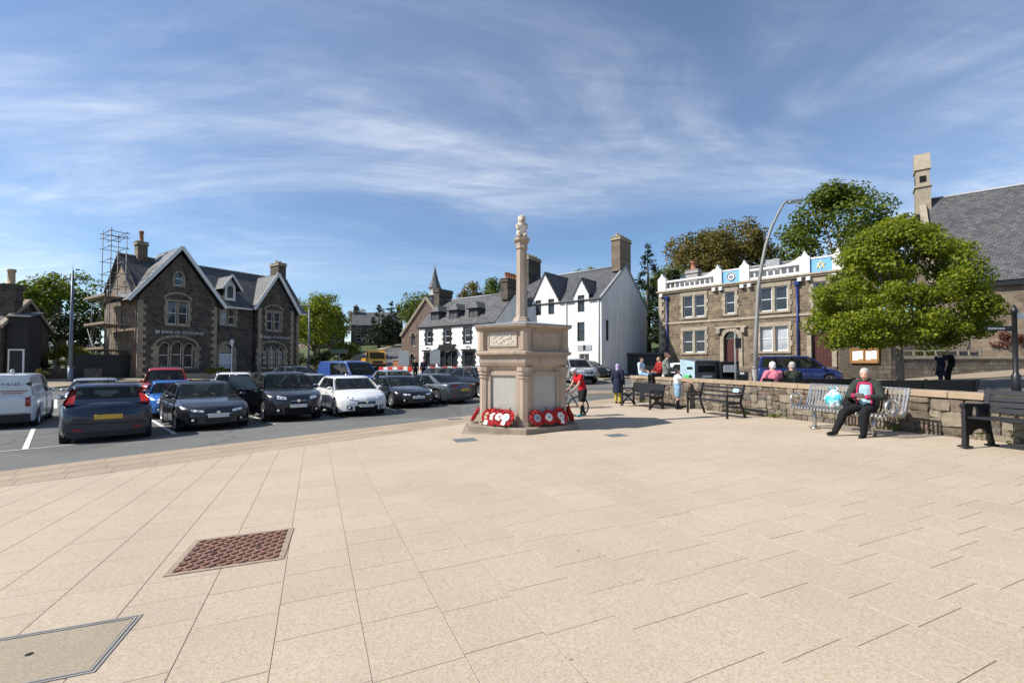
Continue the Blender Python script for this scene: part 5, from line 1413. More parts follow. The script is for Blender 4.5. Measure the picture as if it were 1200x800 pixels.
slope(oc, 'roof', [(-.2, 14, 4.9), (-.2, .1, 4.9), (3.6, .1, 9.3), (3.6, 14, 9.3)], M['slate']); slope(oc, 'roof', [(7.4, .1, 4.9), (7.4, 14, 4.9), (3.6, 14, 9.3), (3.6, .1, 9.3)], M['slate'])
for s in (-1, 1): board(oc, 'skew', (3.6+s*3.75, .02, 4.85), (3.6, .02, 9.4), .28, .35, M['quoin2'])
mb = MB(); mb.lathe([(.75, 8.3), (.75, 9.6), (.9, 9.65), (.9, 9.75)], 8, False); mb.build('spirelet_base', M['slate'], oc, TR(3.9, 1.4, 0))
mb = MB()
for k in range(8): mb.M = RZ(k*math.pi/4); mb.box(.52, .64, -.06, .06, 9.75, 10.7)
mb.M = None; mb.lathe([(.45, 9.75), (.45, 10.7)], 8, False); mb.build('belfry', M['frame'], oc, TR(3.9, 1.4, 0))
mb = MB(); mb.lathe([(.85, 10.68), (.8, 10.75), (.42, 11.7), (.02, 13.4)], 8, False); mb.cyl((0, 0, 13.3), (0, 0, 14.1), .03, .01, 6); mb.build('spirelet', M['slate'], oc, TR(3.9, 1.4, 0))
mb = MB(); mb.box(6.2, 10.2, .6, 3.0, .1, 1.4); mb.build('forecourt_wall', M['red_rubble'], oc, TR(-4, -4.0, 0))

# ------------------------------------------------------------------ stone houses on the hill
def cottage(name, label, loc, rot, L, D, ev, rg, wm, sm2, wins, gabx=None, chims=2, cat='house'):
    c = thing(name, label, cat, loc, rot)
    holes = [(a, b, z0_, z1_) for a, b, z0_, z1_ in wins]
    wall(c, 'front_wall', I4, [(0, -1), (L, -1), (L, ev), (0, ev)], holes, wm, .15)
    for h in holes: window(c, I4, *h, style='sash', rec=.08)
    for Mw in (TR(L, 0, 0)@RZ(R(90)), TR(0, D, 0)@RZ(R(-90))): wall(c, 'gable_wall', Mw, [(0, -1), (D, -1), (D, ev), (D/2, rg), (0, ev)], [], wm)
    wall(c, 'back_wall', TR(L, D, 0)@RZ(R(180)), [(0, -1), (L, -1), (L, ev), (0, ev)], [], wm)
    slope(c, 'roof', [(-.2, -.2, ev-.15), (L+.2, -.2, ev-.15), (L+.2, D/2, rg), (-.2, D/2, rg)], sm2); slope(c, 'roof', [(L+.2, D+.2, ev-.15), (-.2, D+.2, ev-.15), (-.2, D/2, rg), (L+.2, D/2, rg)], sm2)
    if gabx is not None:
        g0, g1 = gabx; gm = (g0+g1)/2; gh = ev+(g1-g0)*.62
        wall(c, 'front_gable', TR(0, -.8, 0), [(g0, -1), (g1, -1), (g1, ev), (gm, gh), (g0, ev)], [(gm-.5, gm+.5, ev*.55, ev*.55+1.4)], wm, .15); window(c, TR(0, -.8, 0), gm-.5, gm+.5, ev*.55, ev*.55+1.4, 'sash', rec=.08)
        for xq, rt in ((g0, -90), (g1, 90)): wall(c, 'gable_return', TR(xq, 0 if rt < 0 else -.8, 0)@RZ(R(rt)), [(0, -1), (.8, -1), (.8, ev), (0, ev)], [], wm)
        for s in (-1, 1):
            e = [(gm+s*((g1-g0)/2+.25), -1.0, ev-.25), (gm+s*((g1-g0)/2+.25), D/2, ev-.25), (gm, D/2, gh+.05), (gm, -1.0, gh+.05)]
            slope(c, 'gable_roof', e if s > 0 else [e[1], e[0], e[3], e[2]], sm2)
            board(c, 'barge_board', (gm+s*((g1-g0)/2+.25), -1.03, ev-.25), (gm, -1.03, gh+.05), .22, .05, M['white'])
    if chims > 0: chimney(c, .4, D/2, rg-.6, rg+1.2, .7, 1.4, wm, 2, M['clay'], .4, .15, None, 'y')
    if chims > 1: chimney(c, L-.4, D/2, rg-.6, rg+1.2, .7, 1.4, wm, 2, M['clay'], .4, .15, None, 'y')
    return c
cottage('hill_house', 'dark stone house with slate gables beside the hill street', (-32.6, 92, 5.0), R(8), 9.5, 6, 4.4, 7.2, M['bank_rubble'], M['slate'], [(1, 2, .9, 2.4), (4.6, 5.4, .9, 2.4), (1, 2, 3.0, 4.1)], (5.8, 9.4))
cottage('hill_house', 'small brown stone house half hidden by trees up the hill', (-37.0, 86, 4.6), R(60), 6.5, 5, 4.2, 6.8, M['church_rubble'], M['slate_dark'], [(1, 1.9, 1, 2.3), (4, 4.9, 1, 2.3)], None, 1)
# ------------------------------------------------------------------ house at the left edge
lh = cottage('left_house', 'dark slated house with tall chimney at the left edge', (-43.9, 29.2, 0), R(22), 8.2, 6, 4.2, 6.2, M['bank_rubble'], M['slate_dark'], [(1.5, 2.4, 1, 2.6), (4.2, 5.0, 1, 2.6)], None, 0)
chimney(lh, 7.9, 1.6, 4.9, 7.3, .95, .9, M['bank_rubble'], 1, M['clay'], 1.15, .26, M['bank_rubble'])
for y0, y1 in ((-.25, 3.0), (6.25, 3.0)): board(lh, 'skew', (8.25, y0, 4.1), (8.25, y1, 6.3), .25, .3, M['quoin2'])
mb = MB(); mb.box(8.3, 9.5, .4, 2.0, -.5, 4.9); mb.build('wing_wall', plain('dark_harling', (.035, .034, .033), .95, 0, .15, 2, .4, 30), lh)
slope(lh, 'wing_roof', [(8.25, .2, 4.85), (9.6, .2, 4.85), (9.6, 2.1, 5.35), (8.25, 2.1, 5.35)], M['slate_dark'])
mb = MB()
for bx in ((8.45, 8.53, 0, 2.4), (9.25, 9.33, 0, 2.4), (8.45, 9.33, 2.4, 2.5)): mb.box(bx[0], bx[1], .3, .4, bx[2], bx[3])
mb.build('door_frame', M['frame'], lh); mb = MB(); mb.box(8.53, 9.25, .36, .399, 0, 2.4); mb.build('door', M['black'], lh)

# ------------------------------------------------------------------ church on the right
ch = thing('stone_church', 'large stone church with steep slate roof and stone bellcote at the right', 'church', (29.0, 31.3, 2.0), math.atan2(-.61, .79))
CL_ = 20; CD = 12; CE = 4.9; CRg = 12.4
cw = [(11+i*4.2, 12.2+i*4.2, 1.6, 4.2) for i in range(2)]
wall(ch, 'side_wall', I4, [(0, -2), (CL_, -2), (CL_, CE), (0, CE)], cw, M['church_rubble'], .3, [(a, b, d, .8, 'pointed') for a, b, c_, d in cw])
for h in cw: window(ch, I4, *h, style='2', rec=.2)
for Mw in (TR(CL_, 0, 0)@RZ(R(90)), TR(0, CD, 0)@RZ(R(-90))): wall(ch, 'gable_wall', Mw, [(0, -2), (CD, -2), (CD, CE), (CD/2, CRg), (0, CE)], [], M['church_rubble'])
wall(ch, 'side_wall', TR(CL_, CD, 0)@RZ(R(180)), [(0, -2), (CL_, -2), (CL_, CE), (0, CE)], [], M['church_rubble'])
slope(ch, 'roof', [(0.2, -.35, CE-.1), (CL_, -.35, CE-.1), (CL_, CD/2, CRg), (.2, CD/2, CRg)], M['slate_light'], .12); slope(ch, 'roof', [(CL_, CD+.35, CE-.1), (.2, CD+.35, CE-.1), (.2, CD/2, CRg), (CL_, CD/2, CRg)], M['slate_light'], .12)
mb = MB(); mb.tube([(.2, CD/2, CRg+.03), (CL_, CD/2, CRg+.03)], .1, 8); mb.build('ridge_tiles', M['lead'], ch)
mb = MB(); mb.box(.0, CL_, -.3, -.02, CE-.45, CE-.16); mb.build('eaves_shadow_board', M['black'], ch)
for y0, y1 in ((-.3, CD/2), (CD+.3, CD/2)): board(ch, 'skew', (.05, y0, CE), (.05, y1, CRg+.15), .35, .4, M['quoin2'])
bc = MB(); bc.box(-.35, .55, CD/2-.75, CD/2+.75, CRg-1.2, CRg+.9); bct = bc.build('bellcote', M['quoin2'], ch)
bc = MB(); bc.box(-.42, .62, CD/2-.85, CD/2+.85, CRg+.9, CRg+1.05); bc.build('bellcote_band', M['quoin2'], bct)
bc = MB(); bc.box(-.3, .5, CD/2-.7, CD/2+.7, CRg+1.05, CRg+2.3); bc.build('bellcote_stage', M['quoin2'], bct)
bc = MB(); bc.box(-.33, -.29, CD/2-.2, CD/2+.2, CRg+1.3, CRg+1.9); bc.build('bell_opening', M['liner'], bct)
bc = MB(); bc.box(-.1, .3, CD/2-.72, CD/2-.69, CRg+1.3, CRg+1.8); bc.build('bell_opening', M['liner'], bct)
bc = MB(); bc.prism([(CD/2-.8, CRg+2.3), (CD/2+.8, CRg+2.3), (CD/2+.3, CRg+3.7), (CD/2-.3, CRg+3.7)], -.38, .58, 'x'); bc.build('bellcote_roof', M['quoin2'], bct)

# ------------------------------------------------------------------ roadside walls
rw = thing('roadside_wall', 'long grey brown rubble wall beyond the road with a taller left end', 'wall', (23.3, 28.0, 0))
wall(rw, 'wall_face', TR(-.7, 3.4, 0)@RZ(math.atan2(-3.4, .7)), [(0, -.2), (3.48, -.2), (3.48, 2.68), (0, 2.85)], [], M['garden_rubble'])
mb = MB(); mb.prism([(-.7, 3.4), (0, 0), (.4, .05), (-.3, 3.5)], -.2, 2.67); mb.build('wall_core', M['mortar'], rw)
wall(rw, 'wall_face', I4, [(0.0, -.2), (24, -.2), (24, 1.75), (0, 1.75)], [], M['garden_rubble'])
mb = MB(); mb.box(.02, 24, .01, .45, -.2, 1.74); mb.build('wall_core', M['mortar'], rw)
x = 0.4
while x < 18:
    ln = rs.uniform(.5, .9); mb = MB(); mb.cbox(.005, ln-.005, -.05, .5, 0, .1+rs.uniform(0, .02), .015); mb.build('cope_stone', M['quoin2'], rw, TR(x, 0, 1.745)); x += ln
mb = MB(); mb.prism([(22.0, 36), (23.4, 28.45), (50, 28.45), (50, 31.0), (27, 31.0), (24.5, 36)][::-1], 0, 1.6); tag(mb.build('church_garden', M['grass']), 'grassy strip above the roadside wall', kind='structure')
uw = thing('upper_garden_wall', 'stepped stone wall below the church behind the roadside wall', 'wall', (26.2, 31.0, 0))
wall(uw, 'wall_face', I4, [(0, 1), (22, 1), (22, 3.3), (1.5, 3.3), (1.5, 2.8), (0, 2.8)], [], M['church_rubble']); mb = MB(); mb.box(.02, 22, .01, .4, 1, 2.79); mb.build('wall_core', M['mortar'], uw)
mb = MB(); mb.box(1.4, 22, -.06, .4, 3.3, 3.42); mb.build('cope', M['quoin2'], uw)
# timber rail, grey gate and notice board
rl = thing('timber_rail', 'weathered timber handrail along the top of the roadside wall', 'railing', (24.0, 28.75, 1.6))
for i in range(9): mb = MB(); mb.box(i*.7-.04, i*.7+.04, -.04, .04, 0, .72); mb.build('post', M['quoin2'], rl)
for z in (.32, .66): mb = MB(); mb.box(-.05, 5.7, -.06, -.04, z-.04, z+.05); mb.build('rail', M['quoin2'], rl)
gt = thing('grey_gate', 'dark grey boarded gate panel above the roadside wall', 'gate', (27.75, 28.8, 1.6))
for i in range(11): mb = MB(); mb.box(i*.165, i*.165+.155, 0, .03, 0, .62+.04*math.sin(i*.6)); mb.build('board', plain('grey_gate_paint', (.06, .062, .066), .6) if i == 0 else bpy.data.materials['grey_gate_paint'], gt)
for z in (.12, .5): mb = MB(); mb.box(0, 1.8, .03, .06, z, z+.07); mb.build('cross_rail', bpy.data.materials['grey_gate_paint'], gt)
fc = thing('iron_fence', 'thin black iron railing on the bank below the church', 'railing', (25.0, 30.2, 1.6))
mb = MB(); mb.cyl((0, 0, 0), (0, 0, 1.35), .012, n=5); fb = mb.mesh('railing_bar', M['black_metal'])
for i in range(60): put('railing_bar', fb, fc, TR(i*.2, 0, 0))
for z in (.15, 1.25): mb = MB(); mb.box(0, 11.9, -.015, .015, z, z+.03); mb.build('railing_rail', M['black_metal'], fc)
nb = thing('notice_board', 'brown framed notice board with white papers and a round plaque on the wall', 'notice board', (22.93, 29.55, 1.55), math.atan2(-3.4, .7))
mb = MB(); mb.box(-.95, .95, -.06, .0, -.02, .85); mb.build('backing', plain('notice_back', (.30, .17, .07), .6), nb)
mb = MB()
for bx in ((-.98, -.88, -.05, .9), (.88, .98, -.05, .9), (-.98, .98, .82, .92), (-.98, .98, -.07, .05), (-.04, .04, .05, .82)): mb.box(bx[0], bx[1], -.11, -.05, bx[2], bx[3])
mb.build('frame', plain('varnished_frame', (.26, .13, .045), .4), nb)
for x0, x1, z0_, z1_ in ((-.82, -.42, .12, .72), (-.4, -.1, .2, .74), (.1, .45, .15, .7), (.48, .82, .2, .72)): mb = MB(); mb.box(x0, x1, -.068, -.061, z0_, z1_); mb.build('paper', M['white'], nb)
mb = MB(); mb.M = TR(0, -.02, 1.12)@RX(R(90)); mb.lathe([(.2, 0), (.2, .05), (.16, .06)], 16); mb.build('plaque', plain('round_plaque', (.18, .11, .10), .5), nb)
# ------------------------------------------------------------------ trees and shrubs
def leaf_mat(name, dark, mid_, light, trans=.35):
    t = NT(name); g = pos(t)
    r = g.outputs['Random Per Island']
    col = t.ramp(r, [(0, dark), (.5, mid_), (1, light)])
    big = t.noise(.7, 3, .6)
    col = t.mix(1.0, col, t.ramp(big, [(.3, (.75, .78, .7)), (.7, (1.2, 1.17, 1.1))]), 'MULTIPLY')
    t.base(col); t.set(Roughness=.55); t.b.inputs['Specular IOR Level'].default_value = .3
    tr = t.node('ShaderNodeBsdfTranslucent'); t.l.new(t.mix(1.0, col, (1.3, 1.35, .7), 'MULTIPLY'), tr.inputs['Color'])
    mx = t.node('ShaderNodeMixShader'); mx.inputs[0].default_value = trans
    out = t.n['Material Output']; t.l.new(t.b.outputs[0], mx.inputs[1]); t.l.new(tr.outputs[0], mx.inputs[2]); t.l.new(mx.outputs[0], out.inputs['Surface'])
    return t.mat
M['bark'] = plain('grey_brown_bark', (.17, .145, .115), .95, 0, .35, 9, .9, 14)
M['bark_dark'] = plain('dark_bark', (.07, .055, .04), .95, 0, .3, 9, .9, 14)
LM = dict(spring=leaf_mat('fresh_maple_leaf', (.07, .11, .008), (.17, .21, .015), (.29, .30, .025), .45),
          green=leaf_mat('mid_green_leaf', (.04, .07, .008), (.10, .14, .014), (.17, .19, .022), .4),
          dark=leaf_mat('dark_evergreen_leaf', (.008, .018, .006), (.018, .035, .010), (.038, .055, .016), .15),
          bronze=leaf_mat('bronze_young_leaf', (.07, .065, .015), (.145, .125, .03), (.22, .16, .05), .4),
          yellow=leaf_mat('yellow_green_leaf', (.10, .11, .012), (.20, .19, .02), (.32, .27, .03)),
          red=leaf_mat('copper_leaf', (.06, .018, .014), (.13, .035, .025), (.22, .07, .04)),
          grey=leaf_mat('bare_twig', (.09, .075, .06), (.14, .12, .095), (.20, .17, .13), .1))
def leaves_mesh(name, pts, nrm, size, mat, rng, aspect=.75):
    n = len(pts)
    t1 = np.cross(nrm, rng.normal(size=(n, 3))); t1 /= np.linalg.norm(t1, axis=1)[:, None]+1e-9
    t2 = np.cross(nrm, t1)
    s = size*rng.uniform(.65, 1.35, n)[:, None]
    a = pts-t1*s*.5; b = pts+t2*s*.5*aspect+nrm*s*.06; c = pts+t1*s*.5-nrm*s*.1; d = pts-t2*s*.5*aspect+nrm*s*.06
    V = np.stack([a, b, c, d], 1).reshape(-1, 3)
    me = bpy.data.meshes.new(name)
    me.vertices.add(n*4); me.vertices.foreach_set('co', V.ravel())
    me.loops.add(n*4); me.loops.foreach_set('vertex_index', np.arange(n*4))
    me.polygons.add(n); me.polygons.foreach_set('loop_start', np.arange(0, n*4, 4)); me.polygons.foreach_set('loop_total', np.full(n, 4))
    me.update(calc_edges=True); me.materials.append(mat)
    return me
def crown_points(rng, n, cz_, rad, K, cl=.30, shell=.62, flat=.8, lean=(0, 0), dome=False):
    """leaf clusters spread through an uneven crown; returns points, normals, cluster centres"""
    dirs = rng.normal(size=(K, 3)); dirs /= np.linalg.norm(dirs, axis=1)[:, None]
    if not dome: dirs[:, 2] = np.where(dirs[:, 2] < -.55, -dirs[:, 2]*.6, dirs[:, 2])
    rr_ = shell+(1-shell)*rng.random(K)**.6
    rr_ *= rng.uniform(.80, 1.08, K)
    C = dirs*rr_[:, None]*np.array(rad)
    if dome:        # full dome with a level skirt: widest a third of the way up
        h_ = rng.random(K)**1.15; prof = np.interp(h_, [0, .12, .33, .6, .85, 1], [.74, .95, 1.0, .86, .52, .12]); a_ = rng.random(K)*2*np.pi; q_ = np.sqrt(rng.random(K))*.35+.65
        q_ = np.where(rng.random(K) < .25, q_*.55, q_)
        C = np.stack([np.cos(a_)*prof*q_*rad[0]*.9, np.sin(a_)*prof*q_*rad[1]*.9, (h_*2-1)*rad[2]*.94], 1)
    C[:, 2] += cz_; C[:, 0] += lean[0]; C[:, 1] += lean[1]
    cs = rng.uniform(.7, 1.3, K)*cl*np.mean(rad)
    k = rng.choice(K, n, p=cs**2/np.sum(cs**2))
    off = rng.normal(size=(n, 3)); off /= np.linalg.norm(off, axis=1)[:, None]
    rad_ = rng.random(n)**.42
    off = off*(rad_*cs[k])[:, None]; off[:, 2] *= flat
    P_ = C[k]+off
    N_ = off/(np.linalg.norm(off, axis=1)[:, None]+1e-6)*.8+rng.normal(size=(n, 3))*.55+np.array([0, 0, .45]); N_ /= np.linalg.norm(N_, axis=1)[:, None]
    return P_, N_, C
def tree(name, label, x, y, top, bottom, rx, ry=None, n=6000, size=.2, leaf='green', K=60, seed=1, z0=None, trunk_r=.22, group=None, cl=.30, bark='bark', shell=.62, lean=(0, 0), cat='tree', flat=.8, fork=None, dome=False):
    rng = np.random.default_rng(seed); q = random.Random(seed)
    z0 = G(x, y)-.1 if z0 is None else z0
    ry = ry or rx
    cz_ = (top+bottom)/2-z0; rz_ = (top-bottom)/2*.92
    o = thing(name, label, cat, (x, y, z0), q.random()*.3, group)
    P_, N_, C = crown_points(rng, n, cz_, (rx*.92, ry*.92, rz_), K, cl, shell, flat, lean, dome)
    put('crown', leaves_mesh('crown', P_, N_, size, LM[leaf], rng), o)
    mb = MB()
    fz = fork if fork is not None else max(.8, (bottom-z0)*1.05+rz_*.25)
    b1 = (q.uniform(-.1, .1), q.uniform(-.1, .1), fz*.55)
    mb.tube([(0, 0, -.3), (0, 0, .12), b1, (lean[0]*.3, lean[1]*.3, fz), (lean[0]*.6, lean[1]*.6, cz_+rz_*.35)], [trunk_r*1.35, trunk_r*1.08, trunk_r*.92, trunk_r*.8, trunk_r*.25], 10)
    idx = np.argsort(rng.random(len(C)))[:min(16, len(C))]
    for i in idx:
        c = C[i]; s0 = fz*q.uniform(.85, 1.0)+max(0, (c[2]-cz_))*.3
        p0 = Vector((lean[0]*.3, lean[1]*.3, s0)); p2 = Vector(c); p1 = p0.lerp(p2, .45)+Vector((q.uniform(-.2, .2)*rx*.2, q.uniform(-.2, .2)*rx*.2, rz_*.12))
        mb.tube([p0, p1, p2], [trunk_r*.42, trunk_r*.26, trunk_r*.07], 6)
    mb.build('trunk', M[bark], o)
    return o
def conifer(name, label, x, y, top, rx, n=5000, size=.2, leaf='dark', seed=1, z0=None, group=None):
    rng = np.random.default_rng(seed); z0 = G(x, y)-.1 if z0 is None else z0; H = top-z0
    o = thing(name, label, 'tree', (x, y, z0), 0, group)
    K = 90
    h = rng.random(K)**1.25; ang = rng.random(K)*2*np.pi; rad = (1-h)*rx*rng.uniform(.55, 1.0, K)+.1
    C = np.stack([rad*np.cos(ang), rad*np.sin(ang), (.12+.87*h)*H], 1); cs = (.22+.5*(1-h))*rx*.42
    k = rng.choice(K, n, p=cs**2/np.sum(cs**2)); off = rng.normal(size=(n, 3)); off /= np.linalg.norm(off, axis=1)[:, None]; off *= (rng.random(n)**.5*cs[k])[:, None]; off[:, 2] *= .55
    N_ = off+rng.normal(size=(n, 3))*.3+np.array([0, 0, .3]); N_ /= np.linalg.norm(N_, axis=1)[:, None]
    put('crown', leaves_mesh('crown', C[k]+off, N_, size, LM[leaf], rng, .5), o)
    mb = MB(); mb.cyl((0, 0, -.3), (0, 0, H*.97), rx*.09+.06, .03, 8); mb.build('trunk', M['bark_dark'], o)
    return o
def shrub(name, label, x, y, z0, h, rx, ry=None, n=1500, size=.1, leaf='green', seed=1, group=None, cat='shrub', rot=0.0):
    rng = np.random.default_rng(seed); o = thing(name, label, cat, (x, y, z0), rot, group)
    P_, N_, C = crown_points(rng, n, h*.5, (rx*.85, (ry or rx)*.85, h*.5), 26, .34, .35)
    P_[:, 2] = np.maximum(P_[:, 2], .02)
    put('foliage', leaves_mesh('foliage', P_, N_, size, LM[leaf], rng), o)
    mb = MB(); q = random.Random(seed)
    for i in range(6): mb.tube([(q.uniform(-.1, .1), q.uniform(-.1, .1), -.1), tuple(C[i]*.5), tuple(C[i])], [.03, .02, .008], 5)
    mb.build('stems', M['bark_dark'], o)
    return o
# the young maple on the terrace edge
tree('maple_tree', 'bright yellow green maple in the sun behind the steel bench', 18.75, 22.0, 8.6, 2.1, 4.45, 4.1, 56000, .135, 'spring', 210, 5, trunk_r=.17, cl=.175, flat=.66, fork=2.7, dome=True)
# trees behind the hall and the church
tree('broad_tree', 'large round green tree behind the stone hall', 42.0, 58, 25.0, 8, 9.4, 8, 22000, .38, 'green', 150, 7, trunk_r=.5, cl=.2, shell=.5, dome=True)
tree('broad_tree', 'bronze leaved tree rising behind the left half of the hall', 25.5, 60, 20.0, 6, 5.8, 5, 11000, .32, 'bronze', 80, 8, trunk_r=.35, cl=.24)
tree('broad_tree', 'taller bronze green tree between the round tree and the left bronze one', 32.5, 64, 22.3, 7, 6.6, 6, 12000, .34, 'bronze', 90, 9, trunk_r=.35, cl=.24)
tree('broad_tree', 'dark green tree filling the gap behind the hall roof', 36, 70, 19.0, 6, 7, 6, 6000, .42, 'green', 60, 10, trunk_r=.35)
conifer('conifer', 'dark pointed conifer right of the white house', 16.2, 54, 15.8, 3.6, 9000, .3, 'dark', 11, group='conifers by the white house')
conifer('conifer', 'shorter dark conifer beside the hall corner', 18.9, 53, 12.8, 3.2, 8000, .3, 'dark', 12, group='conifers by the white house')
tree('broad_tree', 'green tree behind the lean to of the white house', 19.8, 58, 14.8, 4, 3.6, 3.4, 4500, .3, 'green', 50, 13, trunk_r=.25)
shrub('ivy_bush', 'dark bush between the white house and the hall', 17.0, 46.0, .8, 4.5, 2.2, 1.6, 3000, .22, 'dark', 14)
tree('broad_tree', 'tree top just showing above the white house roof', 13.0, 76, 18.8, 9, 3.2, 3, 3000, .34, 'green', 40, 15, trunk_r=.3)
tree('broad_tree', 'bronze tree above the inn roof, left of its chimney pots', -7.6, 82, 16.8, 7, 3.2, 3, 3200, .34, 'bronze', 40, 16, trunk_r=.3)
tree('broad_tree', 'green tree above the inn roof beside the chimney pots', -3.6, 84, 17.6, 7, 3.4, 3, 3200, .34, 'green', 40, 17, trunk_r=.3)
tree('broad_tree', 'pale green tree behind the spirelet', -15.5, 76, 14.2, 5, 3.8, 3.2, 3600, .32, 'green', 45, 18, trunk_r=.28)
conifer('conifer', 'dark conifer left of the spirelet on the hill', -24.5, 92, 14.2, 3.0, 4000, .34, 'dark', 19)
conifer('conifer', 'dark conifer just right of the hill house', -20.8, 96, 13.2, 2.6, 3500, .34, 'dark', 20)
tree('broad_tree', 'dark tree between the hill house and the street', -27.6, 98, 13.6, 5, 3.4, 3, 3600, .34, 'dark', 45, 21, trunk_r=.28)
tree('broad_tree', 'bare twiggy tree on the hill skyline', -23.5, 104, 16.0, 8, 2.8, 2.6, 1600, .22, 'grey', 40, 22, trunk_r=.25)
tree('broad_tree', 'pale tree behind the hill house chimney', -36, 108, 14.8, 7, 4.0, 3, 2600, .34, 'grey', 40, 23, trunk_r=.3)
tree('broad_tree', 'leafy yellow green tree at the right end of the bank', -26.2, 60.5, 11.4, 1.8, 3.4, 3.2, 8000, .24, 'spring', 70, 24, trunk_r=.25)
tree('broad_tree', 'dense green tree behind the bank corner tree', -29.0, 68, 12.2, 3, 4.0, 3.4, 6000, .28, 'green', 60, 25, trunk_r=.28)
shrub('hedge', 'brown leafed hedge beside the hill street', -24.5, 63, G(-24.5, 63), 2.2, 3.2, 1.0, 2600, .2, 'bronze', 26, cat='hedge')
shrub('hedge', 'dark hedge at the foot of the hill street', -25.6, 58, G(-25.6, 58), 2.0, 2.6, 1.4, 2600, .18, 'dark', 27, cat='hedge')
tree('broad_tree', 'fresh green tree between the bank corner and the hill house', -30.5, 76, 11.8, 3.2, 3.6, 3.2, 6000, .27, 'spring', 60, 51, trunk_r=.28)
conifer('conifer', 'broad dark conifer in front of the hill house gable', -25.2, 86, 12.6, 2.8, 4200, .32, 'dark', 52)
shrub('hedge', 'long green hedge beside the pavement of the hill street', -26.0, 72, G(-26, 72), 1.8, 1.4, 6.5, 5000, .2, 'green', 53, cat='hedge')
# left group between the house and the bank
tree('broad_tree', 'tall green tree behind the lamp post left of the bank', -46.0, 46, 11.6, 2.2, 3.6, 3.2, 7500, .26, 'green', 70, 31, trunk_r=.3)
tree('broad_tree', 'shaded green tree beside the left house', -50.5, 47, 10.6, 2.0, 3.4, 3.0, 6000, .26, 'green', 60, 32, trunk_r=.3)
tree('broad_tree', 'green tree behind the scaffolding', -43.8, 52, 11.0, 2, 3.4, 3.2, 6000, .26, 'green', 60, 33, trunk_r=.3)
tree('broad_tree', 'dark tree low behind the yellow bush', -41.2, 42.5, 6.2, 1.0, 2.8, 2.4, 4500, .24, 'dark', 50, 34, trunk_r=.22)
shrub('golden_bush', 'golden yellow bush beside the pavement left of the bank', -36.0, 37.2, .7, 2.3, 1.9, 1.3, 3200, .15, 'yellow', 35)
shrub('dark_bush', 'dark bush at the foot of the left lamp post', -39.0, 36.8, .3, 1.9, 2.2, 1.4, 2600, .16, 'dark', 36)
gw = thing('garden_wall', 'low dark stone garden wall under the golden bush', 'wall', (-41.5, 35.6, 0), R(6)); wall(gw, 'wall_face', I4, [(0, -.3), (8.4, -.3), (8.4, 1.1), (0, 1.1)], [], M['garden_rubble']); mb = MB(); mb.box(0, 8.4, .01, .4, -.3, 1.09); mb.build('wall_core', M['mortar'], gw)
shrub('low_hedge', 'low golden hedge in front of the bank', -26.6, 41.6, .35, .75, 1.7, .4, 1500, .1, 'yellow', 37, rot=math.atan2(.84, .543), cat='hedge')
# right side shrubs
shrub('copper_bush', 'copper red bush at the right edge above the roadside wall', 32.4, 29.4, 1.6, 2.2, 1.4, 1.0, 3200, .12, 'red', 41)
shrub('green_shrub', 'low green shrub on the bank behind the timber rail', 27.6, 30.0, 1.6, 1.0, 1.5, .6, 1600, .1, 'green', 42)
shrub('green_shrub', 'green shrub behind the maple trunk', 24.2, 30.6, 1.6, 1.5, 1.2, .8, 1600, .12, 'green', 43)

P_, N_, rng = weeds()
tag(put('weeds', leaves_mesh('weeds', P_, N_, .05, LM['green'], rng, .4)), 'small weeds along the foot of the low wall', 'weeds', kind='stuff')
# ------------------------------------------------------------------ vehicles
def lerp(a, b, t): return a+(b-a)*t
def pl(tab, d):
    for (a, za), (b, zb_) in zip(tab, tab[1:]):
        if d <= b: return za+(zb_-za)*max(0, (d-a))/(b-a)
    return tab[-1][1]
_wheel = {}
def wheel_mesh(r, w_, spokes, rimc):
    key = (round(r, 3), spokes, rimc)
    if key in _wheel: return _wheel[key]
    mb = MB(); mb.M = RX(R(90))
    mb.lathe([(r*.66, -w_/2), (r*.9, -w_/2), (r*.985, -w_/2+.03), (r, -w_/2+.07), (r, w_/2-.07), (r*.985, w_/2-.03), (r*.9, w_/2), (r*.66, w_/2)], 28, True, caps=False)
    ty = mb.mesh('tyre', M['rubber'])
    mb = MB(); mb.M = RX(R(90))
    mb.lathe([(r*.67, w_/2-.005), (r*.64, w_/2+.004), (r*.60, w_/2-.02), (r*.60, w_/2-.07)], 28, True, caps=False)
    mb.lathe([(r*.16, w_/2-.05), (r*.16, w_/2-.012), (r*.10, w_/2-.005), (.001, w_/2-.005)], 14, True, caps=False)
    for k in range(spokes):
        mb.M = RY(2*math.pi*k/spokes)@RX(R(90))
        mb.prism([(r*.1, -r*.09), (r*.62, -r*.065), (r*.62, r*.065), (r*.1, r*.09)], w_/2-.05, w_/2-.014)
    ri = mb.mesh('rim', M[rimc])
    mb = MB(); mb.M = RX(R(90)); mb.lathe([(r*.66, -w_/2+.01), (r*.62, w_/2-.08), (.001, w_/2-.075)], 20, True, caps=False); br = mb.mesh('brake_disc', M['liner'])
    _wheel[key] = (ty, ri, br); return _wheel[key]
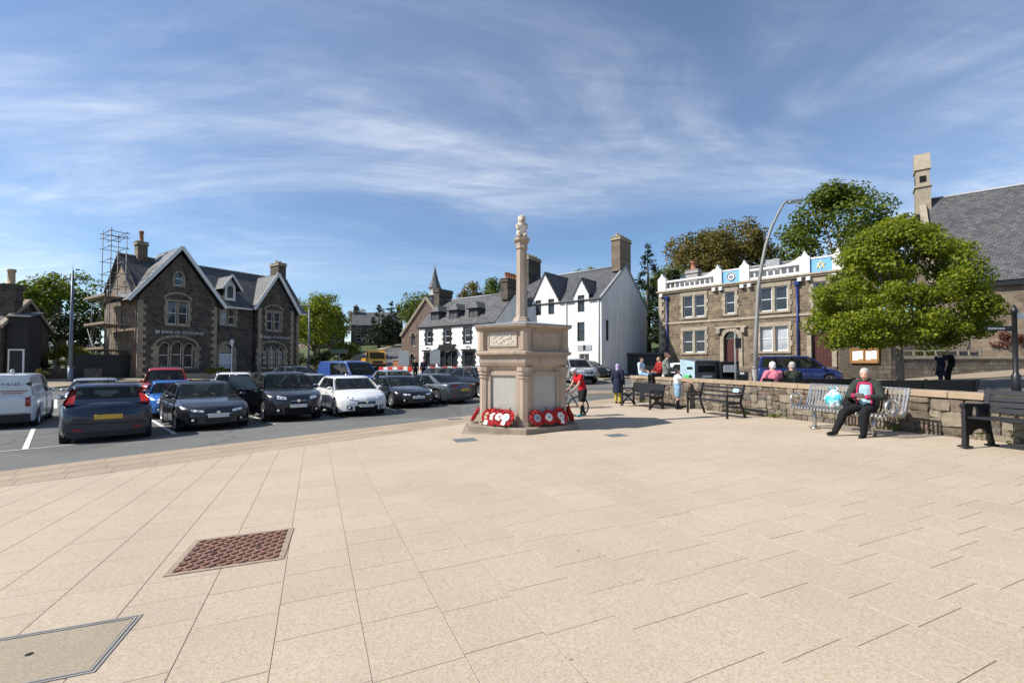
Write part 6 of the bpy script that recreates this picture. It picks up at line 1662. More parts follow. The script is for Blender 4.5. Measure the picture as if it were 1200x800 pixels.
def car(label, x, y, heading, paintm, cat='car', name='parked_car', L=4.35, W=1.8, H=1.47, wb=2.65, fo=.88, wr=.32, zb=.2, deck=None, xf0=1.02, xf1=1.85, xr1=3.55, xr0=4.15, belt=.98, roofw=.24, side=((.55, .93), (.16, .52)), spokes=5, rim='alloy', head=(.2, .13, .085, .68), tail=(.12, .09, .12, .86), grille=(.5, .1, .55), front_plate=True, rear_plate=True, doors=((1.15, 2.2), (2.22, 3.2)), panel_van=False, trim='plastic', rails=False, group='parked cars', crown=.05, z=None, rear_glass=True, tailh=False, glow=None, scale=1.0, nose_bow=.26, tail_bow=.14, hl=None, tl=None, gshape=None):
    z = G(x, y)+.005 if z is None else z
    c = thing(name, label, cat, (x, y, z), heading, group)
    if scale != 1.0: c.scale = (scale,)*3
    X = lambda d: L/2-d
    deck = deck or [(0, .56), (.04, .66), (.14, .745), (.5, .86), (1.02, .965), (2.4, belt), (L-.5, belt+.03), (L-.18, belt+.0), (L-.05, belt-.1), (L, belt-.3)]
    xw = [X(fo), X(fo+wb)]; ra = wr+.065
    xs = sorted(set([0, .02, .05, .09, .14, .2, .28]+list(np.linspace(.36, L-.36, 52))+[L-.28, L-.2, L-.14, L-.09, L-.05, L-.02, L]))
    def sec(d):
        xx = X(d); zt = pl(deck, d)
        e0 = max(0, (.75-d)/.75); e1 = max(0, (d-(L-.6))/.6)
        hw_ = W/2*(1-.16*e0**2.6-.10*e1**2.6)
        if d < .06: hw_ -= (.06-d)*.8
        if L-d < .05: hw_ -= (.05-(L-d))*.8
        z_b = zb+.06*(e0**3)+.06*(e1**3)
        for q in xw:
            if abs(xx-q) < ra: z_b = max(z_b, wr+math.sqrt(ra*ra-(xx-q)**2))
        z_b = min(z_b, zt-.16)
        ps = [(.94, zb), (.985, zb+.10), (1.0, lerp(zb, zt, .45)), (.995, lerp(zb, zt, .66)), (.965, zt-.09), (.92, zt-.028), (.80, zt), (.4, zt+.018), (0, zt+.022)]
        out = []
        for i, (f, zz) in enumerate(ps):
            if i < 6: zz = max(zz, z_b+i*.012)
            out.append((hw_*f, zz))
        return out
    S = [sec(d) for d in xs]
    hw0 = S[0][2][0]; hw1 = S[-1][2][0]
    def bow(d, yy):
        f = min(1.0, abs(yy)/(W/2*.84))
        a_ = max(0, 1-d/1.0)**1.5*nose_bow; b_ = max(0, 1-(L-d)/.8)**1.5*tail_bow
        return (-a_+b_)*f**2.4
    def nose_x(yy, zz, off=0.0):
        f = abs(yy)/hw0; zz2 = zz+(.10*((f-.78)/.2)**1.5 if f > .78 else 0)
        d = 0.0
        if zz2 > deck[0][1]:
            for (a, za), (b, zb_) in zip(deck, deck[1:]):
                if zb_ > za and zz2 <= zb_: d = a+(b-a)*(zz2-za)/(zb_-za); break
                d = b
                if b > 1.2: break
        return X(d)+bow(d, yy)+off
    def tail_x(yy, zz, off=0.0):
        d = L; zz2 = zz
        dk = deck[::-1]
        if zz2 > dk[0][1]:
            for (a, za), (b, zb_) in zip(dk, dk[1:]):
                if zb_ > za and zz2 <= zb_: d = a+(b-a)*(zz2-za)/(zb_-za); break
                if a < L-.6: break
        return X(d)+bow(d, yy)-off
    def patch(nm_, mat, y0, y1, lo, hi, off, front=True, parent=None, n=7, mirror=None, m=4):
        """panel lying on the nose or tail: lo and hi give its lower and upper edge heights at y0 and y1"""
        mb = MB(); mb.smooth = True; fx = nose_x if front else tail_x
        rows = []
        for i in range(n+1):
            u = i/n; yy = lerp(y0, y1, u); za = lerp(lo[0], lo[1], u); zb2 = lerp(hi[0], hi[1], u)
            rows.append([mb.pt((fx(yy, lerp(za, zb2, j/m), off), yy, lerp(za, zb2, j/m))) for j in range(m+1)])
        flip = (y1 > y0) == front
        for A_, B_ in zip(rows, rows[1:]):
            for j in range(m):
                f = [A_[j], B_[j], B_[j+1], A_[j+1]]; mb.face(f if flip else f[::-1])
        return mb.build(nm_, mat, parent or c)
    mb = MB(); mb.smooth = True
    for sgn in (1, -1):
        rows = [[mb.pt((X(d)+bow(d, yy), sgn*yy, zz)) for yy, zz in s] for d, s in zip(xs, S)]
        for A_, B_ in zip(rows, rows[1:]):
            for i in range(8):
                mb.face([A_[i], B_[i], B_[i+1], A_[i+1]] if sgn > 0 else [A_[i], A_[i+1], B_[i+1], B_[i]])
        for rw_, flip in ((rows[0], sgn > 0), (rows[-1], sgn < 0)):
            d_ = 0.0 if rw_ is rows[0] else L
            cols = [rw_]
            for fr_ in (.8, .6, .4, .2, 0): cols.append([mb.pt((X(d_)+bow(d_, mb.v[k][1]*fr_), mb.v[k][1]*fr_, mb.v[k][2])) for k in rw_])
            for A_, B_ in zip(cols, cols[1:]):
                for i in range(8):
                    f = [A_[i], A_[i+1], B_[i+1], B_[i]]; mb.face(f if flip else f[::-1])
    body = mb.build('body', paintm, c)
    mb = MB(); mb.box(X(L-.25), X(.25), -W/2+.25, W/2-.25, zb-.02, .55); mb.build('underbody', M['liner'], c)
    # lower sills and bumpers in dark trim
    for s in (-1, 1): mb = MB(); mb.box(xw[1]+ra, xw[0]-ra, s*W/2*.97-.03, s*W/2*.97+.03, zb-.02, zb+.06); mb.build('sill', M[trim], c)
    def end_box(d0, d1, hw_, z0_, z1_, m_=None):
        m2 = m_ or MB(); m2.cbox(X(d1), X(d0), -hw_, hw_, z0_, z1_, .015); return m2
    patch('rear_valance', M['plastic'], -hw1*.97, hw1*.97, (zb+.0, zb+.0), (zb+.13, zb+.13), .010, False, n=14)
    # cabin
    cab_bow = .16; rear_bow = .07 if not panel_van else .02
    def ring(t_, n=3, rad=.09):
        x0, x1 = X(lerp(xr0, xr1, t_)), X(lerp(xf0, xf1, t_)); bz = belt-.03; zz = lerp(bz, H-crown, t_)
        hw_ = lerp(W/2-.075, W/2-roofw, t_**1.25)
        pts = []
        for cx_, cy_, a0 in ((x1-rad, hw_-rad, 0), (x0+rad, hw_-rad, 90), (x0+rad, -hw_+rad, 180), (x1-rad, -hw_+rad, 270)):
            for i in range(n+1):
                a = R(a0+90*i/n); pts.append((cx_+rad*math.cos(a), cy_+rad*math.sin(a), zz))
            if a0 in (90, 270):      # points along the rear and front edges
                q0 = pts[-1]; sg = 1 if a0 == 90 else -1
                for u in (.6, .2, -.2, -.6): pts.append((x0 if a0 == 90 else x1, sg*u*(hw_-rad), zz))
        def bw(p):
            f = min(1, abs(p[1])/hw_)
            if p[0] > (x0+x1)/2: return (p[0]-cab_bow*f**2*(1 if p[0] > x1-.3 else 0), p[1], p[2])
            return (p[0]+rear_bow*f**2*(1 if p[0] < x0+.3 else 0), p[1], p[2])
        pts = [bw(p) for p in pts]
        return pts, (x0, x1, hw_, zz)
    mb = MB(); mb.smooth = True; prev = None
    open_seg = {3, 15, 19, 20, 21, 22, 23} | ({7, 8, 9, 10, 11} if rear_glass else set())
    lv = (0, .06, .3, .6, .91, 1.0)
    for t_ in lv:
        rp = [mb.pt(p) for p in ring(t_)[0]]
        if prev:
            for i in range(len(rp)):
                if .06 < t_ < .95 and i in open_seg: continue
                j = (i+1) % len(rp); mb.face([prev[i], prev[j], rp[j], rp[i]])
        prev = rp
    x0, x1, hw_, zz = ring(1.0)[1]
    for sh, dz in ((.90, crown*.55), (.7, crown*.85), (.35, crown)):
        rp = [mb.pt((lerp((x0+x1)/2, p[0], sh), p[1]*sh, zz+dz)) for p in ring(1.0)[0]]
        for i in range(len(rp)):
            j = (i+1) % len(rp); mb.face([prev[i], prev[j], rp[j], rp[i]])
        prev = rp
    mb.face(prev)
    cab = mb.build('cabin', paintm, c)
    def cab_pt(s, t_, sgn, off=.007):
        x0, x1, hw_, zz = ring(t_)[1]; return (lerp(x0, x1, s), sgn*(hw_+off), zz)
    ts = [.06, .3, .6, .91]
    wins = sorted(side); edges = [0.02]+[e for w_ in wins for e in w_]+[.98]
    for gi in range(0, len(edges), 2):          # pillars and solid panels between the side windows
        s0, s1 = edges[gi], edges[gi+1]
        if s1-s0 < .004: continue
        mid_ = 0 < gi < len(edges)-2
        for sgn in (-1, 1):
            mb = MB(); mb.smooth = True
            rows = [[mb.pt(cab_pt(s, t_, sgn, .004)) for s in (s0-.004, (s0+s1)/2, s1+.004)] for t_ in ts]
            for A_, B_ in zip(rows, rows[1:]):
                for i in range(2):
                    f = [A_[i], A_[i+1], B_[i+1], B_[i]]; mb.face(f if sgn < 0 else f[::-1])
            mb.build('pillar', M['plastic'] if mid_ and s1-s0 < .1 else paintm, cab)
    # seats and dashboard seen through the glass
    mb = MB(); mb.cbox(X(xf0+.62), X(xf0+.12), -W/2+.16, W/2-.16, belt-.03, belt+.035, .02); mb.build('dashboard', M['seat'], c)
    for sgn in (-1, 1):
        mb = MB(); mb.M = TR(X(xf1+.52), sgn*W*.21, belt)@RY(R(-12)); mb.cbox(-.07, .07, -.23, .23, -.05, .16, .04); mb.cbox(-.05, .05, -.13, .13, .2, .36, .04); mb.cbox(-.015, .015, -.06, .06, .15, .22, .004); mb.build('front_seat', M['seat'], c)
        if not panel_van or len(side) > 1:
            mb = MB(); mb.M = TR(X(min(xr1-.25, xf1+1.5)), sgn*W*.2, belt)@RY(R(-14)); mb.cbox(-.07, .07, -.28, .28, -.05, .1, .04); mb.cbox(-.04, .04, -.11, .11, .12, .25, .03); mb.build('rear_seat', M['seat'], c)
    mb = MB(); mb.M = TR(X(xf0+.72), -W*.21, belt+.03)@RY(R(-65)); mb.tube([(.17*math.cos(R(a)), .17*math.sin(R(a)), 0) for a in range(0, 360, 24)], .014, 6, True); mb.build('steering_wheel', M['black'], c)
    for s0, s1 in side:
        for sgn in (-1, 1):
            mb = MB(); mb.smooth = True
            rows = [[mb.pt(cab_pt(s, t_, sgn)) for s in (s0, (s0+s1)/2, s1)] for t_ in ts]
            for A_, B_ in zip(rows, rows[1:]):
                for i in range(2):
                    f = [A_[i], A_[i+1], B_[i+1], B_[i]]; mb.face(f if sgn < 0 else f[::-1])
            mb.build('side_window', M['carglass'], cab)
    def screen(front, t0, t1, k0, k1, nm_, mat_=None):
        mb = MB(); mb.smooth = True; rows = []
        for t_ in np.linspace(t0, t1, 5):
            x0, x1, hw_, zz = ring(t_)[1]; k = lerp(k0, k1, (t_-t0)/(t1-t0))
            us = (-1, -.75, -.5, -.25, 0, .25, .5, .75, 1)
            rows.append([mb.pt((x1+.009-cab_bow*(abs(u)*(hw_-.07)*k/hw_)**2 if front else x0-.009+rear_bow*(abs(u)*(hw_-.07)*k/hw_)**2, u*(hw_-.07)*k, zz+.003)) for u in us])
        for A_, B_ in zip(rows, rows[1:]):
            for i in range(8):
                f = [A_[i], A_[i+1], B_[i+1], B_[i]]; mb.face(f if front else f[::-1])
        mb.build(nm_, mat_ or M['carglass'], cab)
    screen(True, .055, .915, 1.0, 1.0, 'windscreen')
    if rear_glass:
        rt0 = .12 if not tailh else .3
        screen(False, rt0, .915, 1.0, 1.0, 'rear_window'); screen(False, .03, rt0+.01, 1.0, 1.0, 'tailgate_panel', paintm)
    # doors
    for di, (d0, d1) in enumerate(doors):
        for sgn in (-1, 1):
            mb = MB(); mb.smooth = True; rows = []
            for d in np.linspace(d0, d1, 12):
                s = sec(d); lowz = max(zb+.1, s[1][1])
                pts = [s[1], s[2], s[3], s[4], s[5]]
                rows.append([mb.pt((X(d), sgn*(yy+.006), zz)) for yy, zz in pts])
            for A_, B_ in zip(rows, rows[1:]):
                for i in range(4):
                    f = [A_[i], B_[i], B_[i+1], A_[i+1]]; mb.face(f if sgn > 0 else f[::-1])
            # edge lips
            dr_ = mb.build('door', paintm, c)
            s = sec(d1-.12); mb = MB(); mb.cbox(X(d1-.08), X(d1-.26), (sgn*(s[4][0]+.004) if sgn > 0 else sgn*(s[4][0]+.032)), (sgn*(s[4][0]+.032) if sgn > 0 else sgn*(s[4][0]+.004)), s[4][1]-.07, s[4][1]-.035, .008); mb.build('door_handle', paintm, dr_)
            mb = MB()
            for dd_ in (d0, d1):
                s = sec(dd_); bar = [(X(dd_), sgn*(yy+.0075), zz) for yy, zz in s[1:6]]; mb.tube(bar, .005, 4)
            tag(mb.build('door_seam', M['liner'], dr_), kind='stuff')
    # lamps, grille, plates
    lx, ly, lz, hz = head
    h_ = hl or (.50, .86, hz-.06, hz-.01, hz+.03, hz+.10)      # inner y, outer y, lower and upper edges (inner, outer)
    t_l = tl or (.52, .90, tail[3]-.07, tail[3]-.09, tail[3]+.06, tail[3]+.05)
    for sgn in (-1, 1):
        hlp = patch('headlight', M['lampglass'], sgn*hw0*h_[0], sgn*hw0*h_[1]*1.06, (h_[2], h_[3]), (h_[4], h_[5]), .012)
        for k_ in (.35, .7):
            yy = sgn*hw0*lerp(h_[0], h_[1]*1.06, k_); zz = lerp(lerp(h_[2], h_[3], k_), lerp(h_[4], h_[5], k_), .5)
            mb = MB(); mb.M = TR(nose_x(yy, zz, -.0), yy, zz); mb.ball((0, 0, 0), .03, .042, .034, 10, 6); mb.build('lamp_lens', M['chrome'], hlp)
        patch('lamp_surround', M['liner'], sgn*hw0*(h_[0]-.03), sgn*hw0*(h_[1]*1.06+.015), (h_[2]-.014, h_[3]-.014), (h_[4]+.012, h_[5]+.012), .007)
        if tailh:
            mb = MB(); mb.smooth = True; rows = []
            for t_ in np.linspace(.02, .82, 6):
                x0, x1, hw_, zz = ring(t_)[1]; wd_ = lerp(.15, .07, t_)
                rows.append([mb.pt((x0+.075+rear_bow*.5-.012, sgn*(hw_+.012-.0), zz)), mb.pt((x0-.004+rear_bow*.8, sgn*(hw_-.03), zz)), mb.pt((x0-.012+rear_bow*.6, sgn*(hw_-.03-wd_), zz))])
            for A_, B_ in zip(rows, rows[1:]):
                for j in range(2):
                    f = [A_[j], A_[j+1], B_[j+1], B_[j]]; mb.face(f if sgn > 0 else f[::-1]); mb.face((f if sgn < 0 else f[::-1]))
            mb.build('tail_light', M['tail'], c)
        else:
            patch('tail_light', M['tail'], sgn*hw1*t_l[0], sgn*hw1*t_l[1]*1.05, (t_l[2], t_l[3]), (t_l[4], t_l[5]), .012, False)
        mb = MB(); s = sec(xf0+.25); zq = belt+.05; yb = W/2-.06
        mb.M = TR(X(xf0+.38), sgn*(yb+.10), zq); mb.ball((0, 0, 0), .075, .10, .065, 10, 7); mb.M = None; mb.cyl((X(xf0+.4), sgn*(yb-.03), zq-.03), (X(xf0+.4), sgn*(yb+.06), zq-.01), .025, n=6)
        mi = mb.build('door_mirror', paintm, c); mb = MB(); mb.M = TR(X(xf0+.445), sgn*(yb+.11), zq); mb.ball((0, 0, 0), .02, .085, .052, 8, 6); mb.build('mirror_glass', M['chrome'], mi)
    gw_, gz0, gz1 = grille
    g2 = gshape or (gw_*.72, gw_*.72)      # half width at bottom and top as a share of the nose half width
    gp_ = patch('grille', M['plastic'], -hw0*g2[1], hw0*g2[1], (gz1-gz0, gz1-gz0), (gz1, gz1), .010, n=10)
    for k_ in range(3):
        zq = lerp(gz1-gz0, gz1, (k_+.7)/3.4); patch('grille_bar', M['black'] if k_ < 2 else M['chrome'], -hw0*g2[1]*.96, hw0*g2[1]*.96, (zq-.008, zq-.008), (zq+.008, zq+.008), .018, parent=gp_, n=8, m=1)
    mb = MB(); mb.M = TR(nose_x(0, gz1-.03, .02), 0, gz1-.03)@RY(R(90)); mb.lathe([(.055, -.012), (.055, .006), (.045, .012)], 14); mb.build('badge', M['chrome'], c)
    patch('lower_intake', M['liner'], -hw0*.58, hw0*.58, (zb+.05, zb+.05), (min(gz1-gz0-.04, zb+.27),)*2, .010, n=10)
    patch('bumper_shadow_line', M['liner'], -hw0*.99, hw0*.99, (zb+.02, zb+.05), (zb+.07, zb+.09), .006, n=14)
    if front_plate:
        zp = max(gz1-gz0+.02, zb+.24) if gz0 > .2 else gz1-gz0-.09; mb = MB(); mb.cbox(nose_x(.2, zp, .0), nose_x(0, zp, .03), -.26, .26, zp, zp+.11, .006); mb.build('number_plate', M['platew'], c)
    zr_ = .62 if H < 1.6 else .74
    if rear_plate:
        mb = MB(); mb.cbox(tail_x(0, zr_, .03), tail_x(.2, zr_, 0), -.26, .26, zr_, zr_+.11, .006); mb.build('number_plate', M['platey'], c)
    patch('tail_seam', M['liner'], -hw1*.93, hw1*.93, (.50, .52), (.512, .532), .008, False, n=14, m=1)
    for sgn in (-1, 1):
        patch('rear_reflector', M['tail'], sgn*hw1*.62, sgn*hw1*.85, (zb+.16, zb+.16), (zb+.21, zb+.21), .010, False)
        patch('fog_surround', M['liner'], sgn*hw0*.68, sgn*hw0*.92, (zb+.09, zb+.13), (zb+.22, zb+.26), .010); mb = MB(); yq = sgn*hw0*.8; mb.M = TR(nose_x(yq, zb+.17), yq, zb+.175); mb.ball((0, 0, 0), .03, .05, .04, 10, 6); mb.build('fog_lamp', M['lampglass'], c)
        if rails:
            mb = MB(); mb.tube([(X(xf1+.1), sgn*(W/2-roofw-.02), H-.02), (X(xf1+.2), sgn*(W/2-roofw-.02), H+.045), (X(xr1-.2), sgn*(W/2-roofw-.02), H+.045), (X(xr1-.05), sgn*(W/2-roofw-.02), H-.02)], .018, 6); mb.build('roof_rail', M['plastic'], c)
    mb = MB(); mb.tube([(X(xr1-.25), 0, H-.02), (X(xr1-.02), 0, H+.14)], .006, 5); mb.build('aerial', M['black'], c)
    for sgn in (-.1, .5):
        x0, x1, hw_, zz = ring(.06)[1]; mb = MB(); mb.tube([(x1+.04, sgn*hw_*.9, zz), (ring(.32)[1][1]+.035, (sgn-.42)*hw_*.9, ring(.32)[1][3])], .008, 4); mb.build('wiper', M['black'], cab)
    ty, ri, br = wheel_mesh(wr, .21, spokes, rim)
    for q in xw:
        for sgn in (-1, 1):
            w_ = bpy.data.objects.new('wheel', None); link(w_, c); w_.empty_display_size = .2
            w_.matrix_local = TR(q, sgn*(W/2-.115), wr)@RZ(0 if sgn > 0 else math.pi)@RZ(math.pi)
            w_.matrix_local = TR(q, sgn*(W/2-.115), wr)@(RZ(math.pi) if sgn > 0 else I4)
            put('tyre', ty, w_); put('rim', ri, w_); put('brake_disc', br, w_)
    return c
HD = lambda hx, hy: math.atan2(hy, hx)
PC = dict(navy=paint('dark_blue_car_paint', (.008, .016, .036), .25, .2), black=paint('black_car_paint', (.010, .010, .012), .22, .2), graph=paint('graphite_car_paint', (.022, .023, .027), .25, .3), grey=paint('grey_car_paint', (.075, .082, .092), .28, .5),
          silver=paint('silver_car_paint', (.40, .41, .42), .3, .6), white=paint('white_car_paint', (.72, .72, .71), .3), red=paint('red_car_paint', (.38, .012, .016), .28), blue=paint('bright_blue_car_paint', (.012, .12, .42), .28, .2), vblue=paint('mid_blue_van_paint', (.02, .06, .24), .28, .2), dblue=paint('deep_blue_van_paint', (.018, .032, .13), .28, .3), yellow=paint('yellow_truck_paint', (.70, .36, .01), .4))
def front_at(wx, wy, h, L, W, fo):
    """car centre from the front right wheel contact point and heading"""
    h = Vector(h).normalized(); left = Vector((-h.y, h.x)); ctr = Vector((wx, wy))+left*(W/2-.1)
    return ctr-h*(L/2-fo)
def place(fn_pt, h): return fn_pt.x, fn_pt.y, HD(*h)
SAL = dict(L=4.7, W=1.85, H=1.41, wb=2.82, fo=.88, wr=.335, xf0=1.2, xf1=2.0, xr1=3.15, xr0=4.1, belt=.95, deck=[(0, .52), (.03, .62), (.12, .72), (.5, .83), (1.2, .94), (2.4, .95), (4.0, .99), (4.45, .985), (4.62, .95), (4.68, .85), (4.7, .7)])
SUVD = dict(L=4.55, W=1.83, H=1.68, wb=2.63, fo=.9, wr=.36, zb=.27, xf0=1.05, xf1=1.8, xr1=3.8, xr0=4.35, belt=1.1, head=(.22, .14, .1, .84), tail=(.1, .08, .2, 1.12), grille=(.5, .16, .78), doors=((1.2, 2.3), (2.32, 3.3)), deck=[(0, .7), (.03, .82), (.12, .92), (.5, 1.02), (1.05, 1.09), (2.4, 1.1), (4.1, 1.14), (4.4, 1.1), (4.5, .95), (4.55, .75)])
HAT = dict(L=4.36, W=1.82, H=1.47, wb=2.65, fo=.9, wr=.325)
# front row, left to right
h = (-.69, .73); fr = Vector((-10.2, 11.52))+Vector(h).normalized()*(4.17/2-.62)
car('dark blue hatchback seen from behind in the nearest bay', fr.x, fr.y, HD(*h), PC['navy'], L=4.17, W=1.75, H=1.45, wb=2.61, fo=.85, wr=.31, xr1=3.45, xr0=4.02, tail=(.09, .06, .22, 1.06), tailh=True, rear_plate=True)
h = (.69, -.72); p = front_at(-9.64, 13.2, h, 4.7, 1.85, .88)
car('dark graphite saloon with big grille facing the square, beside the blue hatchback', p.x, p.y, HD(*h), PC['graph'], **SAL, spokes=10, grille=(.6, .30, .60), hl=(.48, .93, .585, .63, .645, .70))
h = (.63, -.78); p = front_at(-8.29, 15.36, h, 4.55, 1.83, .9)
suv = car('dark sport utility car with its front door open', p.x, p.y, HD(*h), PC['graph'], **SUVD, spokes=7)
h = (.58, -.81); p = front_at(-6.42, 16.75, h, 4.36, 1.82, .9)
car('white hatchback facing the square between dark cars', p.x, p.y, HD(*h), PC['white'], **HAT, spokes=5, grille=(.62, .12, .60), hl=(.45, .95, .63, .71, .72, .80))
h = (.58, -.81); p = front_at(-5.15, 19.7, h, 4.62, 1.85, .88)
car('black coupe with bright headlights next to the white hatchback', p.x, p.y, HD(*h), PC['black'], **{**SAL, 'L': 4.62, 'H': 1.37, 'xr0': 4.2, 'doors': ((1.3, 2.6),), 'deck': [(0, .5), (.03, .6), (.12, .7), (.5, .81), (1.2, .93), (2.4, .94), (4.0, .98), (4.4, .97), (4.55, .92), (4.6, .8), (4.62, .65)]}, spokes=10, grille=(.55, .27, .58), hl=(.5, .93, .57, .6, .635, .68))
h = (-.80, .60); rr0 = Vector((-3.0, 21.9)); p = rr0+Vector(h).normalized()*(4.72/2-1.0)
car('grey saloon seen from behind left of the memorial', p.x, p.y, HD(*h), PC['grey'], **{**SAL, 'tail': (.08, .17, .07, .86)}, spokes=10)
h = (.62, -.78); p = front_at(-1.6, 23.6, h, 4.5, 1.85, .88)
car('dark estate car partly hidden behind the memorial', p.x, p.y, HD(*h), PC['black'], **{**SUVD, 'H': 1.6}, spokes=10, rails=True)
# second row and beyond
h = (.66, -.75); p = front_at(-14.3, 17.7, h, 3.82, 1.73, .75)
car('bright blue small car with round headlights behind the graphite saloon', p.x+.5, p.y-.3, HD(*h), PC['blue'], L=3.82, W=1.73, H=1.42, wb=2.5, fo=.72, wr=.31, xf0=1.0, xf1=1.5, xr1=3.3, xr0=3.65, belt=.95, deck=[(0, .55), (.03, .66), (.12, .76), (.4, .86), (1.0, .94), (2.0, .95), (3.5, .98), (3.7, .95), (3.78, .85), (3.82, .65)], head=(.12, .10, .12, .72), hl=(.62, .9, .60, .63, .78, .80), doors=((1.1, 2.4),), tail=(.08, .07, .13, .82))
car('white silver car nose out behind the blue hatchback', -17.9, 19.6, HD(.66, -.75), PC['silver'], **HAT)
car('red pickup style car facing the square near the bank', -17.3, 22.8, HD(.6, -.8), PC['red'], **{**SUVD, 'H': 1.78, 'wb': 2.9, 'L': 4.9, 'zb': .3, 'wr': .38, 'xr0': 4.7, 'xr1': 4.2, 'doors': ((1.2, 2.3), (2.32, 3.4)), 'deck': [(0, .75), (.03, .88), (.12, .98), (.5, 1.06), (1.05, 1.1), (2.4, 1.1), (4.5, 1.14), (4.8, 1.1), (4.86, .95), (4.9, .75)]})
car('white sport utility car seen from behind in the second row', -13.9, 22.8, HD(-.5, .86), PC['white'], **{**SUVD, 'H': 1.6}, rails=True)
car('silver car half hidden behind the dark sport utility car', -10.4, 23.4, HD(.7, -.71), PC['silver'], **HAT)
car('mid blue panel van parked behind the white hatchback', -10.3, 29.0, HD(.78, -.62), PC['vblue'], cat='van', name='parked_van', L=4.95, W=1.95, H=1.98, wb=3.1, fo=.95, wr=.34, belt=1.1, xf0=.75, xf1=1.6, xr1=4.85, xr0=4.93, roofw=.2, panel_van=True, tail_bow=.05, side=((.74, .93), (.4, .7)), deck=[(0, .7), (.03, .85), (.12, .95), (.5, 1.05), (.75, 1.1), (2.4, 1.1), (4.9, 1.12), (4.95, 1.0)], head=(.2, .13, .13, .85), tail=(.05, .05, .2, 1.1), grille=(.45, .15, .75), doors=((.95, 1.95), (2.0, 3.1)))
car('dark car beyond the bank corner, left of the blue van', -16.0, 34.0, HD(.9, -.44), PC['black'], **HAT)
car('silver hatchback behind the black coupe', -6.9, 27.0, HD(.58, -.81), PC['silver'], **HAT)
car('dark car half hidden between the grey saloon and the barriers', -3.9, 28.6, HD(.8, -.6), PC['black'], **HAT)
# open door of the sport utility car
mb = MB(); mb.cbox(0, 1.05, -.03, .03, .32, 1.1, .02); dr_ = mb.build('open_door', PC['graph'], suv, TR(4.55/2-1.22, -1.83/2+.02, 0)@RZ(R(180+58)))
mb = MB()
for a_, b_ in (((.05, 0, 1.1), (.35, .06, 1.58)), ((.35, .06, 1.58), (.98, .06, 1.6)), ((.98, .06, 1.6), (1.03, 0, 1.1))): mb.cyl(a_, b_, .022, n=6)
mb.build('door_window_frame', PC['graph'], dr_)
mb = MB(); mb.poly([(.07, .0, 1.1), (1.0, .0, 1.1), (.96, .055, 1.58), (.36, .055, 1.56)]); mb.poly([(.07, .006, 1.1), (.36, .061, 1.56), (.96, .061, 1.58), (1.0, .006, 1.1)]); mb.build('door_glass', glassy('tinted_door_glass', (.16, .20, .20), .05, .6), dr_)
# white van at the left edge, seen from behind
h = (-.62, .78); vp = Vector((-17.96, 16.36))
van = car('white small panel van at the left edge seen from behind', vp.x, vp.y, HD(*h), PC['white'], cat='van', name='parked_van', L=4.4, W=1.82, H=1.8, wb=2.73, fo=.9, wr=.32, belt=1.08, xf0=1.0, xf1=1.75, xr1=4.26, xr0=4.36, roofw=.17, side=((.68, .93),), deck=[(0, .62), (.03, .75), (.12, .86), (.5, .98), (1.0, 1.06), (2.4, 1.08), (4.3, 1.1), (4.38, 1.08), (4.4, .9)], head=(.24, .14, .12, .82), tail=(.06, .07, .25, .98), grille=(.45, .14, .7), doors=((1.15, 2.2),), rear_glass=False, rear_plate=False, panel_van=True, tail_bow=.03, tl=(.86, .97, .72, .72, 1.1, 1.1))
VX = TR(-2.2, 0, 0)@RZ(R(-90))
mb = MB(); mb.box(-.006, .006, -.005, .02, .5, 1.7); mb.build('rear_door_seam', M['liner'], van, VX)
mb = MB(); mb.box(-.8, .8, -.03, .05, .22, .48); mb.build('rear_bumper', M['plastic'], van, VX)
lettering(van, VX, .12, 1.42, 'A & LEE', .13, M['navy'] if 'navy' in M else M['black'], y=-.012)
mb = MB(); mb.prism([(.66, 1.46), (.8, 1.38), (.8, 1.54)], -.014, -.004, 'y'); mb.build('van_emblem', M['black'], van, VX)
mb = MB(); mb.box(.1, .72, -.012, -.004, 1.22, 1.25); mb.build('red_stripe', M['tail'], van, VX); mb = MB(); mb.box(.14, .62, -.012, -.004, 1.15, 1.175); mb.build('red_stripe', M['tail'], van, VX)
mb = MB(); mb.cyl((.3, .4, 1.78), (.3, .4, 1.9), .07, .05, 10); mb.ball((.3, .4, 1.9), .05); mb.build('beacon', M['lampglass'], van, VX)
# blue people carrier in the far street, white van by the bins, cars by the white house
car('deep blue people carrier passing in the street behind the terrace', 18.9, 30.2, HD(.95, -.31), PC['dblue'], cat='van', name='people_carrier', group=None, L=5.1, W=1.93, H=1.92, wb=3.2, fo=.95, wr=.35, belt=1.1, xf0=.95, xf1=1.95, xr1=4.85, xr0=5.05, roofw=.2, panel_van=True, tail_bow=.05, side=((.73, .94), (.40, .70), (.06, .37)), deck=[(0, .65), (.03, .8), (.12, .9), (.5, 1.0), (.95, 1.09), (2.4, 1.1), (5.0, 1.12), (5.1, .95)], head=(.24, .14, .12, .8), tail=(.06, .06, .2, 1.1), grille=(.45, .15, .72), doors=((1.2, 2.25), (2.3, 3.4)))
car('white car with dark windows beyond the blue wrapped bin', 9.9, 24.6, HD(.97, -.22), PC['white'], **HAT)
car('dark car parked at the white house corner', 6.0, 36.6, HD(.83, -.55), PC['black'], **HAT)
car('pale silver car seen behind the cyclist', 4.5, 32.6, HD(.3, -.95), PC['silver'], **{**SUVD, 'H': 1.7})
